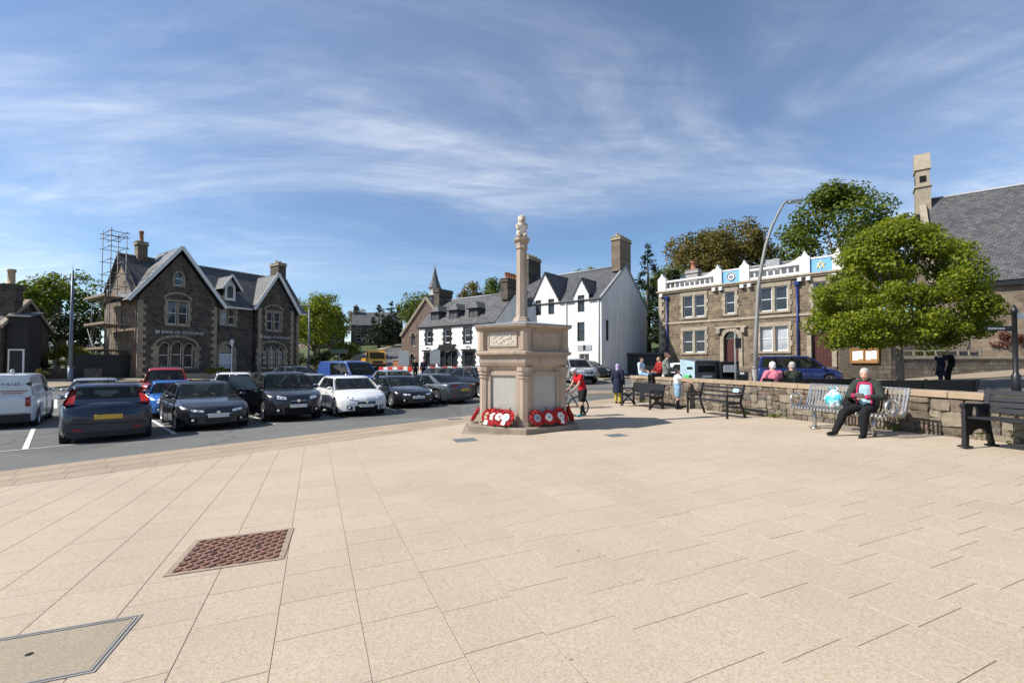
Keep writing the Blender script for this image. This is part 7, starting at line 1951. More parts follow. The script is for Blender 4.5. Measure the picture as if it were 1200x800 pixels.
# yellow tipper truck on the hill street
tk = thing('yellow_truck', 'yellow tipper truck coming down the hill street', 'truck', (-17.2, 56.5, G(-17.2, 56.5)+.02), HD(.45, -.89))
tk.scale = (1.05,)*3
mb = MB(); n = [(1.0, .5), (2.75, .5), (2.78, .95), (2.55, 1.15), (2.15, 1.95), (2.0, 2.1), (1.0, 2.12)]; mb.prism(n, -.95, .95, 'y'); tc_ = mb.build('cab', PC['yellow'], tk)
mb = MB(); mb.poly([(2.563, -.82, 1.2), (2.563, .82, 1.2), (2.2, .8, 1.93), (2.2, -.8, 1.93)]); mb.build('windscreen', M['carglass'], tc_)
for s in (-1, 1):
    mb = MB(); mb.prism([(1.2, 1.25), (2.35, 1.25), (2.05, 1.9), (1.2, 1.9)], s*.956, s*.951, 'y'); mb.build('side_window', M['carglass'], tc_)
    mb = MB(); mb.M = TR(2.74, s*.72, .8); mb.ball((0, 0, 0), .06, .13, .1); mb.build('headlight', M['lampglass'], tk)
    mb = MB(); mb.box(2.35, 2.5, s*1.08-.08, s*1.08+.08, 1.4, 1.7); mb.build('door_mirror', M['black'], tk)
mb = MB(); mb.cbox(2.7, 2.85, -.9, .9, .35, .62, .03); mb.build('bumper', M['plastic'], tk); mb = MB(); mb.box(2.775, 2.79, -.55, .55, .68, .95); mb.build('grille', M['black'], tk)
mb = MB(); mb.box(-2.6, .95, -1.0, 1.0, .75, .9); bd_ = mb.build('tipper_bed', PC['yellow'], tk)
for bx in ((-2.6, .95, -1.0, -.95), (-2.6, .95, .95, 1.0), (-2.6, -2.55, -.95, .95)): mb = MB(); mb.box(bx[0], bx[1], bx[2], bx[3], .9, 1.3); mb.build('bed_side', PC['yellow'], bd_)
mb = MB(); mb.box(.85, .93, -.95, .95, .9, 2.2); mb.build('headboard', PC['yellow'], bd_)
for i, (xx, yy, s) in enumerate(((-1.8, .2, .5), (-1.0, -.3, .55), (-.3, .25, .6), (.3, -.2, .5))): mb = MB(); mb.ball((xx, yy, 1.25), s, s*.8, s*.7, 8, 6); mb.build('load_bag', M['black_wood'], tk)
mb = MB(); mb.box(-2.4, 2.4, -.4, .4, .45, .75); mb.build('chassis', M['liner'], tk)
ty, ri, br = wheel_mesh(.36, .22, 6, 'galv')
for q in (1.95, -1.5):
    for sgn in (-1, 1):
        w_ = bpy.data.objects.new('wheel', None); link(w_, tk); w_.matrix_local = TR(q, sgn*.82, .36)@(RZ(math.pi) if sgn > 0 else I4); put('tyre', ty, w_); put('rim', ri, w_)
# ------------------------------------------------------------------ people
def cap(mb, p0, r0, p1, r1, n=10):
    mb.cyl(p0, p1, r0, r1, n); mb.ball(p0, r0, n=n, m=6); mb.ball(p1, r1, n=n, m=6)
def chain(mb, pts):
    for (a, ra), (b, rb) in zip(pts, pts[1:]): cap(mb, a, ra, b, rb)
def fused(mb, name, mat, parent, vox=.012, smooth=4):
    o = mb.build(name, mat, parent)
    r_ = o.modifiers.new('fuse', 'REMESH'); r_.mode = 'VOXEL'; r_.voxel_size = vox; r_.use_smooth_shade = True
    s_ = o.modifiers.new('soft', 'SMOOTH'); s_.factor = .5; s_.iterations = smooth
    return o
def cloth(name, c, rough=.85): return plain(name, c, rough, 0, .18, 14, .25, 30, .2)
def hand(mb, wrist, tip_dir, thumb_dir, k=1.0, curl=(0, 0, -1)):
    w_ = Vector(wrist); d = Vector(tip_dir).normalized(); t_ = Vector(thumb_dir).normalized(); cu = Vector(curl).normalized()
    palm = w_+d*.075*k
    cap(mb, w_, .026*k, palm, .034*k, 8)
    for i, (off, ln) in enumerate(((.030, .070), (.011, .080), (-.010, .074), (-.030, .058))):
        a = palm+t_*off*k; b = a+d*ln*.55*k+cu*.012*k; e = b+d*ln*.4*k+cu*.035*k
        chain(mb, [(a, .0115*k), (b, .0105*k), (e, .009*k)])
    a = w_+d*.03*k+t_*.028*k; chain(mb, [(a, .013*k), (a+(t_+d*.6).normalized()*.035*k, .012*k), (a+(t_*.5+d).normalized()*.06*k, .010*k)])
def head(mb, c, k=1.0, face=(0, -1, 0)):
    c = Vector(c); f = Vector(face).normalized(); up = Vector((0, 0, 1)); s = f.cross(up).normalized(); up = s.cross(f)
    mb.M = Matrix((s, -f, up)).transposed().to_4x4(); mb.M.translation = c
    mb.ball((0, .012*k, .025*k), .077*k, .095*k, .09*k, 14, 10); mb.ball((0, -.02*k, -.045*k), .058*k, .068*k, .07*k, 12, 8); mb.ball((0, -.05*k, -.085*k), .032*k, .032*k, .028*k)
    cap(mb, (0, -.088*k, .02*k), .009*k, (0, -.106*k, -.018*k), .014*k, 8)
    for q in (-1, 1): mb.ball((q*.078*k, .012*k, -.01*k), .012*k, .022*k, .032*k, 8, 6); mb.ball((q*.035*k, -.075*k, -.02*k), .028*k, .02*k, .025*k)
    mb.ball((0, -.082*k, -.055*k), .024*k, .012*k, .010*k)
    m_ = mb.M; mb.M = None
    return m_
def figure(label, loc, rotz, J, k=1.0, skin='skin', group=None, fat=1.0):
    """J: joint positions in the figure's frame (faces -y). builds one fused body, returns (root, frame of the head)"""
    p = thing('person', label, 'person', loc, rotz, group)
    mb = MB()
    f = fat
    mb.ball(J['pelvis'], .155*k*f, .115*k*f, .12*k); chain(mb, [(J['pelvis'], .125*k*f), (J['waist'], .115*k*f), (J['chest'], .135*k*f)])
    mb.ball(J['chest'], .165*k*f, .115*k*f, .15*k)
    chain(mb, [(J['chest'], .10*k), (J['neck'], .055*k), (tuple(Vector(J['head'])+Vector((0, 0, -.05*k))), .05*k)])
    for s in ('L', 'R'):
        chain(mb, [(J['neck'], .06*k), (J['sh'+s], .062*k*f), (J['el'+s], .043*k*f), (J['wr'+s], .028*k)])
        chain(mb, [(J['pelvis'], .10*k*f), (J['hip'+s], .088*k*f), (J['kn'+s], .058*k*f), (J['an'+s], .038*k)])
        a = Vector(J['an'+s]); t_ = Vector(J.get('toe'+s, tuple(a+Vector((0, -.16*k, -.05*k))))); chain(mb, [(a, .036*k), (tuple(a+Vector((0, .03*k, -.045*k))), .034*k)]); chain(mb, [(tuple(a+Vector((0, 0, -.04*k))), .038*k), (tuple(t_), .03*k)])
        w_ = Vector(J['wr'+s]); d = w_-Vector(J['el'+s]); hd = J.get('hand'+s, tuple(d)); hand(mb, w_, hd, J.get('thumb'+s, (0, -1, .3)), k)
    hm = head(mb, J['head'], k, J.get('face', (0, -1, 0)))
    fused(mb, 'body', M[skin], p, .0115)
    for q in (-1, 1):
        e = MB(); e.M = hm; e.ball((q*.03*k, -.083*k, .012*k), .010*k, .007*k, .007*k, 8, 6); e.build('eye', M['liner'], p)
    return p, hm
def stand(k=1.0, step=.1, arms='down', bend=0.0):
    J = dict(pelvis=(0, 0, .95), waist=(0, .0-bend*.3, 1.12), chest=(0, -bend, 1.33), neck=(0, -bend*1.3, 1.50), head=(0, -bend*1.45-.02, 1.64), shL=(.18, -bend, 1.42), shR=(-.18, -bend, 1.42), hipL=(.09, 0, .9), hipR=(-.09, 0, .9), knL=(.10, -step*.7, .50), knR=(-.10, step*.2, .50), anL=(.10, -step, .09), anR=(-.10, step*1.1, .09))
    J.update(elL=(.24, .03-bend, 1.13), elR=(-.24, .03-bend, 1.13), wrL=(.25, -.08-bend, .89), wrR=(-.25, -.08-bend, .89))
    return {a: tuple(Vector(b)*k) for a, b in J.items()}
def hair_cap(p, hm, k, mat, long=0.0, name='hair', grow=1.0):
    mb = MB(); mb.M = hm
    mb.ball((0, .03*k, .045*k), .084*k*grow, .096*k*grow, .088*k*grow, 14, 9); mb.ball((0, .055*k, -.01*k), .078*k*grow, .07*k*grow, .08*k*grow, 12, 8)
    if long: mb.ball((0, .07*k, -.10*k), .085*k, .055*k, long*k, 12, 8)
    mb.M = None
    return fused(mb, name, mat, p, .012, 2)
def trousers(p, J, k, mat, f=1.0, to='an', name='trousers', ex=.016):
    mb = MB(); mb.ball(J['pelvis'], .16*k*f+ex*.6, .12*k*f+ex*.6, .125*k)
    chain(mb, [(J['pelvis'], .128*k*f+ex*.5), (tuple(Vector(J['pelvis']).lerp(Vector(J['waist']), .6)), .118*k*f+ex)])
    for s in ('L', 'R'):
        pts = [(J['pelvis'], .105*k*f+ex*.5), (J['hip'+s], .092*k*f+ex), (J['kn'+s], .062*k*f+ex)]
        if to == 'an': pts.append((tuple(Vector(J['an'+s])+Vector((0, 0, .01))), .046*k+ex))
        elif to == 'thigh': pts[-1] = (tuple(Vector(J['hip'+s]).lerp(Vector(J['kn'+s]), .72)), .085*k*f+ex)
        chain(mb, pts)
    return fused(mb, name, mat, p, .013)
def shirt(p, J, k, mat, f=1.0, sleeve=1.0, name='top', ex=.016, low=.2, hem=0.0):
    mb = MB()
    a = tuple(Vector(J['pelvis']).lerp(Vector(J['waist']), low))
    mb.ball(J['chest'], .168*k*f+ex, .12*k*f+ex, .15*k); chain(mb, [(a, .128*k*f+ex), (J['waist'], .12*k*f+ex), (J['chest'], .138*k*f+ex)])
    mb.ball(a, .15*k*f+ex, .12*k*f+ex, .07*k)
    chain(mb, [(J['chest'], .11*k+ex), (tuple(Vector(J['chest']).lerp(Vector(J['neck']), .85)), .066*k+ex*.6)])
    for s in ('L', 'R'):
        b = Vector(J['sh'+s]); e = Vector(J['el'+s]); w_ = Vector(J['wr'+s])
        pts = [(tuple(Vector(J['chest']).lerp(Vector(J['neck']), .7)), .07*k+ex*.6), (tuple(b), .066*k*f+ex)]
        if sleeve >= 1: pts += [(tuple(e), .048*k*f+ex), (tuple(w_), .034*k+ex*.8)]
        else: pts += [(tuple(b.lerp(e, sleeve*1.2)), .054*k*f+ex)]
        chain(mb, pts)
    if hem:
        mb.M = TR(*J['pelvis']); mb.lathe([(.20*k*f+ex, -hem), (.175*k*f+ex, -hem*.4), (.15*k*f+ex, .1)], 16); mb.M = None
    return fused(mb, name, mat, p, .013)
def shoes(p, J, k, mat, boot=0.0):
    for s in ('L', 'R'):
        mb = MB(); a = Vector(J['an'+s]); t_ = Vector(J.get('toe'+s, tuple(a+Vector((0, -.16*k, -.05*k)))))
        chain(mb, [(tuple(a+Vector((0, .03*k, -.035*k))), .046*k), (tuple(a.lerp(t_, .6)+Vector((0, 0, -.012*k))), .046*k), (tuple(t_), .038*k)])
        if boot: chain(mb, [(tuple(a), .05*k), (tuple(a.lerp(Vector(J['kn'+s]), boot)), .056*k)])
        fused(mb, 'shoe', mat, p, .012, 3)
C_ = dict(black=cloth('black_cloth', (.012, .012, .014)), navy=cloth('navy_cloth', (.016, .02, .04)), green=cloth('dark_green_jacket', (.032, .039, .032)), pink=cloth('bright_pink_trim', (.42, .025, .095)), lpink=cloth('pink_top', (.62, .18, .24)), aqua=cloth('pale_blue_shirt', (.30, .47, .52)), red=cloth('red_shirt', (.48, .015, .02)), dred=cloth('dark_red_top', (.26, .02, .02)), white=cloth('white_cloth', (.68, .68, .70)), denim=cloth('denim_cloth', (.20, .32, .44)), lblue=cloth('light_blue_top', (.50, .63, .74)), yellow=cloth('mustard_cloth', (.45, .36, .05)), lav=cloth('lavender_cloth', (.42, .32, .52)), grey=cloth('grey_green_cloth', (.15, .17, .15)), teal=cloth('turquoise_shoe', (.03, .25, .30)), brown=cloth('brown_cloth', (.14, .07, .04)))
H_ = dict(white=plain('white_hair', (.72, .70, .66), .8), grey=plain('grey_hair', (.36, .34, .32), .8), dark=plain('dark_brown_hair', (.025, .014, .010), .6), brown=plain('brown_hair', (.10, .055, .03), .6))
# lady on the steel bench
bz = G(6.6, 8.6)+.055
lp = Vector((6.52, 9.02))+wd*.46
J = dict(pelvis=(0, .06, .57), waist=(0, .10, .74), chest=(0, .12, .95), neck=(0, .07, 1.12), head=(0, .015, 1.25), shL=(.17, .10, 1.05), shR=(-.17, .10, 1.05), elL=(.28, .0, .80), elR=(-.28, .0, .80), wrL=(.10, -.22, .80), wrR=(-.10, -.22, .82), hipL=(.10, .0, .55), hipR=(-.10, .0, .55), knL=(.12, -.40, .50), knR=(-.22, -.38, .49), anL=(.10, -.38, .09), anR=(-.36, -.46, .09), toeL=(.10, -.55, .04), toeR=(-.43, -.60, .04), handL=(-1, -.25, .1), handR=(1, -.25, .1), thumbL=(0, -.2, 1), thumbR=(0, -.2, 1), face=(.12, -1, -.32))
p, hm = figure('seated lady in dark green jacket with pink trim looking down at her hands', (lp.x, lp.y, bz-.05), BR+R(20), J, 1.0, fat=1.12)
p.scale = (.92,)*3; p.location.z += .035
trousers(p, J, 1.0, C_['black'], 1.12); shirt(p, J, 1.0, C_['aqua'], 1.12, .15, 'shirt', .009)
# open jacket: back and sides plus sleeves, then pink edges
mb = MB()
for s in (-1, 1): chain(mb, [((s*.11, .10, .62), .11), ((s*.108, .14, .8), .102), ((s*.10, .15, .97), .10), ((s*.085, .11, 1.07), .068)])
chain(mb, [((0, .2, .62), .11), ((0, .21, .95), .12), ((0, .14, 1.1), .07)])
for s in ('L', 'R'): chain(mb, [(J['neck'], .07), (J['sh'+s], .096), (J['el'+s], .072), (tuple(Vector(J['wr'+s]).lerp(Vector(J['el'+s]), .12)), .056)])
fused(mb, 'jacket', C_['green'], p, .013)
for s in (-1, 1):
    mb = MB(); chain(mb, [((s*.12, -.02, .60), .022), ((s*.13, -.03, .78), .022), ((s*.12, .0, .98), .024), ((s*.09, .03, 1.09), .026), ((s*.05, .06, 1.14), .03)]); fused(mb, 'jacket_edge', C_['pink'], p, .01)
    w_ = Vector(J['wrL' if s > 0 else 'wrR']); e_ = Vector(J['elL' if s > 0 else 'elR']); mb = MB(); cap(mb, tuple(w_.lerp(e_, .02)), .044, tuple(w_.lerp(e_, .16)), .058); fused(mb, 'cuff', C_['pink'], p, .01)
mb = MB(); mb.tube([(.14*math.cos(R(a)), .12+.10*math.sin(R(a)), 1.09+.02*math.sin(R(a))) for a in range(0, 360, 20)], .035, 8, True); mb.build('collar', C_['pink'], p)
shoes(p, J, 1.0, C_['black']); hair_cap(p, hm, 1.0, H_['grey'])
ph = thing('phone', 'dark phone held in the seated lady\'s hands', 'phone', (0, 0, 0)); bpy.context.view_layer.update(); ph.matrix_world = p.matrix_basis@TR(0, -.27, .845)@RX(R(-35)); mb = MB(); mb.cbox(-.075, .075, -.006, .006, -.038, .038, .004); mb.build('case', M['black'], ph); mb = MB(); mb.box(-.068, .068, .0065, .0075, -.032, .032); mb.build('screen', M['glass'], ph)
# bags on the steel bench
def bag_on_bench(name, label, u, mat, w_, d_, h_, tie, seed):
    q = random.Random(seed); b = Vector((6.52, 9.02))+wd*u
    o = thing(name, label, 'bag', (b.x, b.y, bz+.455), BR)
    bm = bmesh.new(); bmesh.ops.create_icosphere(bm, subdivisions=4, radius=1.0)
    for v in bm.verts:
        c = v.co.copy(); n_ = mnoise.noise(c*2.3+Vector((seed, 0, 0)))*.22+mnoise.noise(c*6+Vector((0, seed, 0)))*.09
        f = 1+n_; x, y, z_ = c*f
        t_ = (z_+1)/2; nar = 1-.55*max(0, t_-.62)/.38 if tie else 1-.2*t_
        v.co = Vector((x*w_*nar, y*d_*nar, max(0, min(1.1, t_))*h_))
    me = bpy.data.meshes.new('sack'); bm.to_mesh(me); bm.free(); me.materials.append(mat); me.polygons.foreach_set('use_smooth', [True]*len(me.polygons))
    put('sack', me, o)
    for s in (-1, 1):
        mb = MB()
        if tie: mb.tube([(s*.05, 0, h_*.9), (s*.09, s*.02, h_*1.12), (s*.03, s*.04, h_*1.2), (s*.02, 0, h_*.95)], .012, 6)
        else: mb.tube([(s*.08, 0, h_*.85), (s*.05, 0, h_*1.15), (-s*.02, 0, h_*1.18)], .01, 6)
        mb.build('handle', mat, o)
    return o
t = NT('turquoise_white_plastic'); t.base(t.ramp(t.noise(7, 3, .6), [(.40, (.03, .42, .56)), (.5, (.25, .62, .70)), (.56, (.78, .80, .80))])); t.set(Roughness=.35); M['bagplastic'] = t.mat
bag_on_bench('carrier_bag', 'turquoise and white plastic carrier bag on the steel bench', -.18, M['bagplastic'], .17, .12, .36, True, 3)
bag_on_bench('handbag', 'black handbag between the carrier bag and the seated lady', .14, C_['black'], .13, .1, .22, False, 5)
# two people on the terrace bench, seen from behind
def sit(k=1.0):
    J = dict(pelvis=(0, .05, .55), waist=(0, .08, .72), chest=(0, .09, .95), neck=(0, .06, 1.12), head=(0, .03, 1.26), shL=(.18, .08, 1.05), shR=(-.18, .08, 1.05), elL=(.26, .0, .80), elR=(-.26, .0, .80), wrL=(.12, -.22, .70), wrR=(-.12, -.22, .70), hipL=(.10, 0, .53), hipR=(-.10, 0, .53), knL=(.12, -.40, .50), knR=(-.12, -.40, .50), anL=(.12, -.40, .09), anR=(-.12, -.38, .09))
    return {a: tuple(Vector(b)*k) for a, b in J.items()}
for lab, x, top, hr in (('white haired person in pink top on the terrace bench, seen from behind', 7.72, 'lpink', 'white'), ('grey haired person in dark jacket on the terrace bench, seen from behind', 8.3, 'green', 'grey')):
    J = sit(); p, hm = figure(lab, (x, 13.55, .12), R(180), J, 1.0, fat=1.15); shirt(p, J, 1.0, C_[top], 1.15); trousers(p, J, 1.0, C_['navy'], 1.15); shoes(p, J, 1.0, C_['black']); hair_cap(p, hm, 1.0, H_[hr], grow=1.04)
# couple walking along the far pavement
J = stand(1.0, .22); p, hm = figure('walker in navy dress with bare arms beyond the long terrace bench', (22.6, 24.0, G(22.6, 24.0)), R(-70), J, 1.0); shirt(p, J, 1.0, C_['navy'], 1.05, .25, 'dress', hem=.45); trousers(p, J, 1.0, C_['navy'], 1.0); shoes(p, J, 1.0, C_['white']); hair_cap(p, hm, 1.0, H_['dark'], .1); mb = MB(); mb.tube([(.10*math.cos(R(a)), .10*math.sin(R(a)), 1.47) for a in range(0, 360, 30)], .03, 6, True); mb.build('collar', C_['white'], p)
J = stand(1.02, .2); p, hm = figure('walker in black with a backpack at the right side of the couple', (23.15, 24.2, G(23.15, 24.2)), R(-60), J, 1.02); shirt(p, J, 1.02, C_['black'], 1.1, 1.0, 'coat', .022, hem=.2); trousers(p, J, 1.02, C_['black']); shoes(p, J, 1.02, C_['black']); hair_cap(p, hm, 1.02, H_['dark'], .12)
mb = MB(); mb.ball((0, .24, 1.28), .17, .12, .24, 12, 8); fused(mb, 'backpack', C_['black'], p, .02)
# boy with bicycle behind the memorial
k = .86
J = stand(k, .12, bend=.16); J['head'] = (0, -.34*k, 1.58*k); J['elL'] = (.22*k, -.30*k, 1.13*k); J['elR'] = (-.22*k, -.30*k, 1.13*k); J['wrL'] = (.20*k, -.46*k, .98*k); J['wrR'] = (-.20*k, -.46*k, .98*k); J['face'] = (0, -1, -.35)
bx, by = 2.16, 13.95
p, hm = figure('boy in red football shirt and black shorts bending over a bicycle', (bx, by, G(bx, by)+.055), R(-68), J, k); shirt(p, J, k, C_['red'], 1.05, .35, 'shirt'); trousers(p, J, k, C_['black'], 1.05, 'thigh', 'shorts', .022); shoes(p, J, k, C_['teal'])
for s in ('L', 'R'): mb = MB(); chain(mb, [(tuple(Vector(J['an'+s])), .045*k), (tuple(Vector(J['an'+s]).lerp(Vector(J['kn'+s]), .75)), .056*k)]); fused(mb, 'sock', C_['black'], p, .012)
mb = MB(); mb.M = hm; mb.ball((0, .02*k, .06*k), .105*k, .125*k, .09*k, 14, 8); mb.M = None; fused(mb, 'helmet', plain('white_helmet', (.58, .58, .58), .35), p, .012)
bike = thing('bicycle', 'black bicycle held by the boy, half hidden behind the memorial', 'bicycle', (bx-.62, by+.14, G(bx-.6, by)+.055), R(172))
for xw_ in (-.5, .5):
    w_ = bpy.data.objects.new('wheel', None); link(w_, bike); w_.matrix_local = TR(xw_, 0, .32)
    mb = MB(); mb.tube([(.30*math.cos(R(a)), 0, .30*math.sin(R(a))) for a in range(0, 360, 12)], .022, 8, True); mb.build('tyre', M['rubber'], w_)
    mb = MB()
    for a in range(0, 360, 24): mb.cyl((0, 0, 0), (.29*math.cos(R(a)), 0, .29*math.sin(R(a))), .0025, n=4)
    mb.cyl((0, -.05, 0), (0, .05, 0), .02, n=8); tag(mb.build('spokes', M['galv'], w_), kind='stuff')
mb = MB()
A_, B_, C2, D2, E2 = (-.5, 0, .32), (-.08, 0, .3), (-.2, 0, .78), (.33, 0, .80), (.5, 0, .32)
for a, b in ((A_, B_), (A_, C2), (B_, C2), (B_, D2), (C2, D2), (D2, E2)): mb.cyl(a, b, .018, n=8)
mb.cyl((-.2, 0, .78), (-.22, 0, .9), .015, n=8); mb.cyl(D2, (.30, 0, .95), .016, n=8); mb.build('frame', M['black_metal'], bike)
mb = MB(); mb.tube([(.38, -.28, .97), (.32, -.1, .95), (.32, .1, .95), (.38, .28, .97)], .014, 8); mb.build('handlebar', M['black'], bike)
mb = MB(); mb.ball((-.24, 0, .92), .13, .06, .035); mb.build('saddle', M['black'], bike)
for s in (-1, 1): mb = MB(); mb.cyl((-.08, s*.07, .3), (-.08+s*.1, s*.07, .3-s*.12), .012, n=6); mb.box(-.12+s*.1, -.04+s*.1, s*.07, s*.07+s*.09, .28-s*.12, .3-s*.12); mb.build('pedal', M['black'], bike)
# group at the end of the wall
k = .9
J = stand(k, .05); p, hm = figure('person in long navy coat and lavender hood standing behind the nearest bench end', (4.25, 18.3, G(4.25, 18.3)+.055), R(150), J, k); shirt(p, J, k, C_['navy'], 1.1, 1.0, 'coat', .025, hem=.42); trousers(p, J, k, C_['yellow']); shoes(p, J, k, C_['black']); hair_cap(p, hm, k, C_['lav'], .12, 'hood', 1.12)
def wall_seat(u, off=.2): q = WALL_A+wd*u+wn_*off; return (q.x, q.y)
def sit_edge(k):
    J = sit(k); d = Vector((0, .0, -.45*k)); 
    for n_ in list(J): J[n_] = tuple(Vector(J[n_])+d)
    J['anL'] = tuple(Vector(J['knL'])+Vector((.02, .03, -.38))*k); J['anR'] = tuple(Vector(J['knR'])+Vector((-.02, .02, -.38))*k); J['toeL'] = tuple(Vector(J['anL'])+Vector((0, -.15, -.04))*k); J['toeR'] = tuple(Vector(J['anR'])+Vector((0, -.15, -.04))*k)
    return J
for lab, u, rot, k, top, bot, hr, slv in (('child in pale blue top sitting on the far end of the low wall', .55, BR+R(120), .8, 'lblue', 'denim', 'dark', .4), ('child in dark red top sitting on the wall above the black bench', 1.75, BR, .82, 'dred', 'black', 'brown', 1.0), ('adult in grey green jacket sitting on the wall beside the red child', 2.45, BR+R(150), .98, 'grey', 'black', 'brown', 1.0)):
    J = sit_edge(k); x, y = wall_seat(u); p, hm = figure(lab, (x, y, .955), rot, J, k); shirt(p, J, k, C_[top], 1.05, slv); trousers(p, J, k, C_[bot]); shoes(p, J, k, C_['white'] if k < .9 else C_['black']); hair_cap(p, hm, k, H_[hr], .08 if k < .9 else 0)
# girl leaning to the wall
k = .77
J = stand(k, .06); J['elR'] = (-.33*k, -.2*k, 1.25*k); J['wrR'] = (-.45*k, -.42*k, 1.18*k)
p, hm = figure('girl in white top and denim skirt standing at the wall between two benches', (5.5, 15.15, G(5.5, 15.15)+.055), BR+R(160), J, k); shirt(p, J, k, C_['white'], 1.05, .35, 'top'); trousers(p, J, k, C_['denim'], 1.1, 'thigh', 'shorts', .03); shoes(p, J, k, C_['black'], .7); hair_cap(p, hm, k, H_['dark'], .2)
# two people by the barriers
for lab, x, y, top in (('dark dressed person standing by the barriers, left of two', -8.2, 38.6, 'black'), ('person in navy standing by the barriers, right of two', -7.4, 38.2, 'navy')):
    J = stand(1.0, .05); p, hm = figure(lab, (x, y, G(x, y)), R(20), J); shirt(p, J, 1.0, C_[top], 1.1); trousers(p, J, 1.0, C_['black']); shoes(p, J, 1.0, C_['black']); hair_cap(p, hm, 1.0, H_['dark'])
# ------------------------------------------------------------------ street furniture
def lamp(name, label, x, y, path, r0, r1, mat, headf=None, z=None):
    z = G(x, y) if z is None else z
    o = thing(name, label, 'lamp post', (x, y, z))
    n = len(path); mb = MB(); mb.tube([(a, 0, b) for a, b in path], [lerp(r0, r1, i/(n-1)) for i in range(n)], 12); mb.build('column', mat, o)
    mb = MB(); mb.cyl((0, 0, -.1), (0, 0, 1.1), r0*1.15, r0*1.12, 12); mb.cyl((0, 0, 1.1), (0, 0, 1.2), r0*1.12, r0, 12); mb.build('base', mat, o)
    if headf: headf(o)
    return o
def hd1(o):
    mb = MB(); mb.M = TR(1.62, 0, 7.42)@RY(R(-8)); mb.cbox(-.28, .3, -.11, .11, -.05, .05, .03); l_ = mb.build('lantern', M['galv'], o); mb = MB(); mb.M = TR(1.62, 0, 7.42)@RY(R(-8)); mb.ball((.05, 0, -.05), .18, .09, .05); mb.build('lens', M['lampglass'], l_)
lamp('street_lamp', 'tall curved grey lamp post bending right in front of the stone hall', 9.05, 17.0, [(0, 0), (.07, 2.2), (.19, 4.1), (.31, 4.9), (.49, 5.75), (.73, 6.45), (1.0, 7.0), (1.22, 7.36), (1.42, 7.46)], .08, .032, M['lampgrey'], hd1, .15)
M['bluegrey'] = plain('blue_grey_steel', (.13, .16, .20), .5, .3, .1, 6)
def hd2(o):
    mb = MB(); mb.cyl((0, 0, 8.1), (0, 0, 8.6), .02, .004, 6); mb.build('finial', M['bluegrey'], o)
    mb = MB(); mb.cyl((-.45, 0, 7.55), (.45, 0, 7.55), .03, n=8); mb.cbox(-.6, -.3, -.1, .1, 7.5, 7.6, .02); mb.cbox(.3, .6, -.1, .1, 7.5, 7.6, .02); mb.build('twin_head', M['bluegrey'], o)
lamp('street_lamp', 'slim blue grey lamp post in front of the trees left of the bank', -31.9, 32.9, [(0, 0), (0, 4), (0, 8.15)], .14, .07, M['bluegrey'], hd2)
def hd3(o): mb = MB(); mb.cbox(-.95, .1, -.09, .09, 7.3, 7.42, .02); mb.build('lantern', M['galv'], o)
lamp('street_lamp', 'lamp post with short arm at the right corner of the bank', -20.9, 46.8, [(0, 0), (0, 4), (0, 7.4)], .1, .06, M['bluegrey'], hd3)
def hd4(o):
    mb = MB(); mb.lathe([(.08, 3.0), (.19, 3.35), (.2, 3.4), (.05, 3.58)], 6, False); mb.build('lantern', M['white'], o)
lamp('garden_lamp', 'short white lantern post beside the bank door', -25.0, 40.6, [(0, 0), (0, 1.5), (0, 3.05)], .05, .04, M['white'], hd4)
sp = thing('sign_pole', 'thin grey pole with a small sign left of the tall curved lamp', 'pole', (7.95, 16.2, .15)); mb = MB(); mb.cyl((0, 0, 0), (0, 0, 2.4), .03, n=8); mb.build('pole', M['lampgrey'], sp); mb = MB(); mb.box(-.02, .2, -.045, -.03, 1.85, 2.2); mb.build('sign', M['plastic'], sp)
# fingerpost at the right edge
fp = thing('fingerpost', 'black fingerpost sign at the right edge of the picture', 'signpost', (17.7, 16.0, .13))
mb = MB(); mb.lathe([(.13, 0), (.13, .9), (.10, .95), (.075, 1.0), (.07, 3.1), (.10, 3.12), (.10, 3.2), (.02, 3.4)], 12); mb.build('post', M['black_metal'], fp)
for z, a, mat_, tx in ((2.55, 182, 'black', 'white'), (3.0, 3, 'white', 'black')):
    Mx = TR(0, -.02, z)@RZ(R(a)); mb = MB(); mb.prism([(.07, -.09), (1.05, -.09), (1.15, 0), (1.05, .09), (.07, .09)], -.015, .015, 'y'); ar = mb.build('arm', M[mat_], fp, Mx)
    for s in (-1, 1):
        rs2 = random.Random(4); x = .4
        while x < .95:
            w_ = rs2.uniform(.03, .08); mb = MB(); mb.box(x, x+w_, s*.0165-.001, s*.0165+.001, -.03, .03); tag(mb.build('lettering', M[tx], ar), kind='stuff'); x += w_+.03
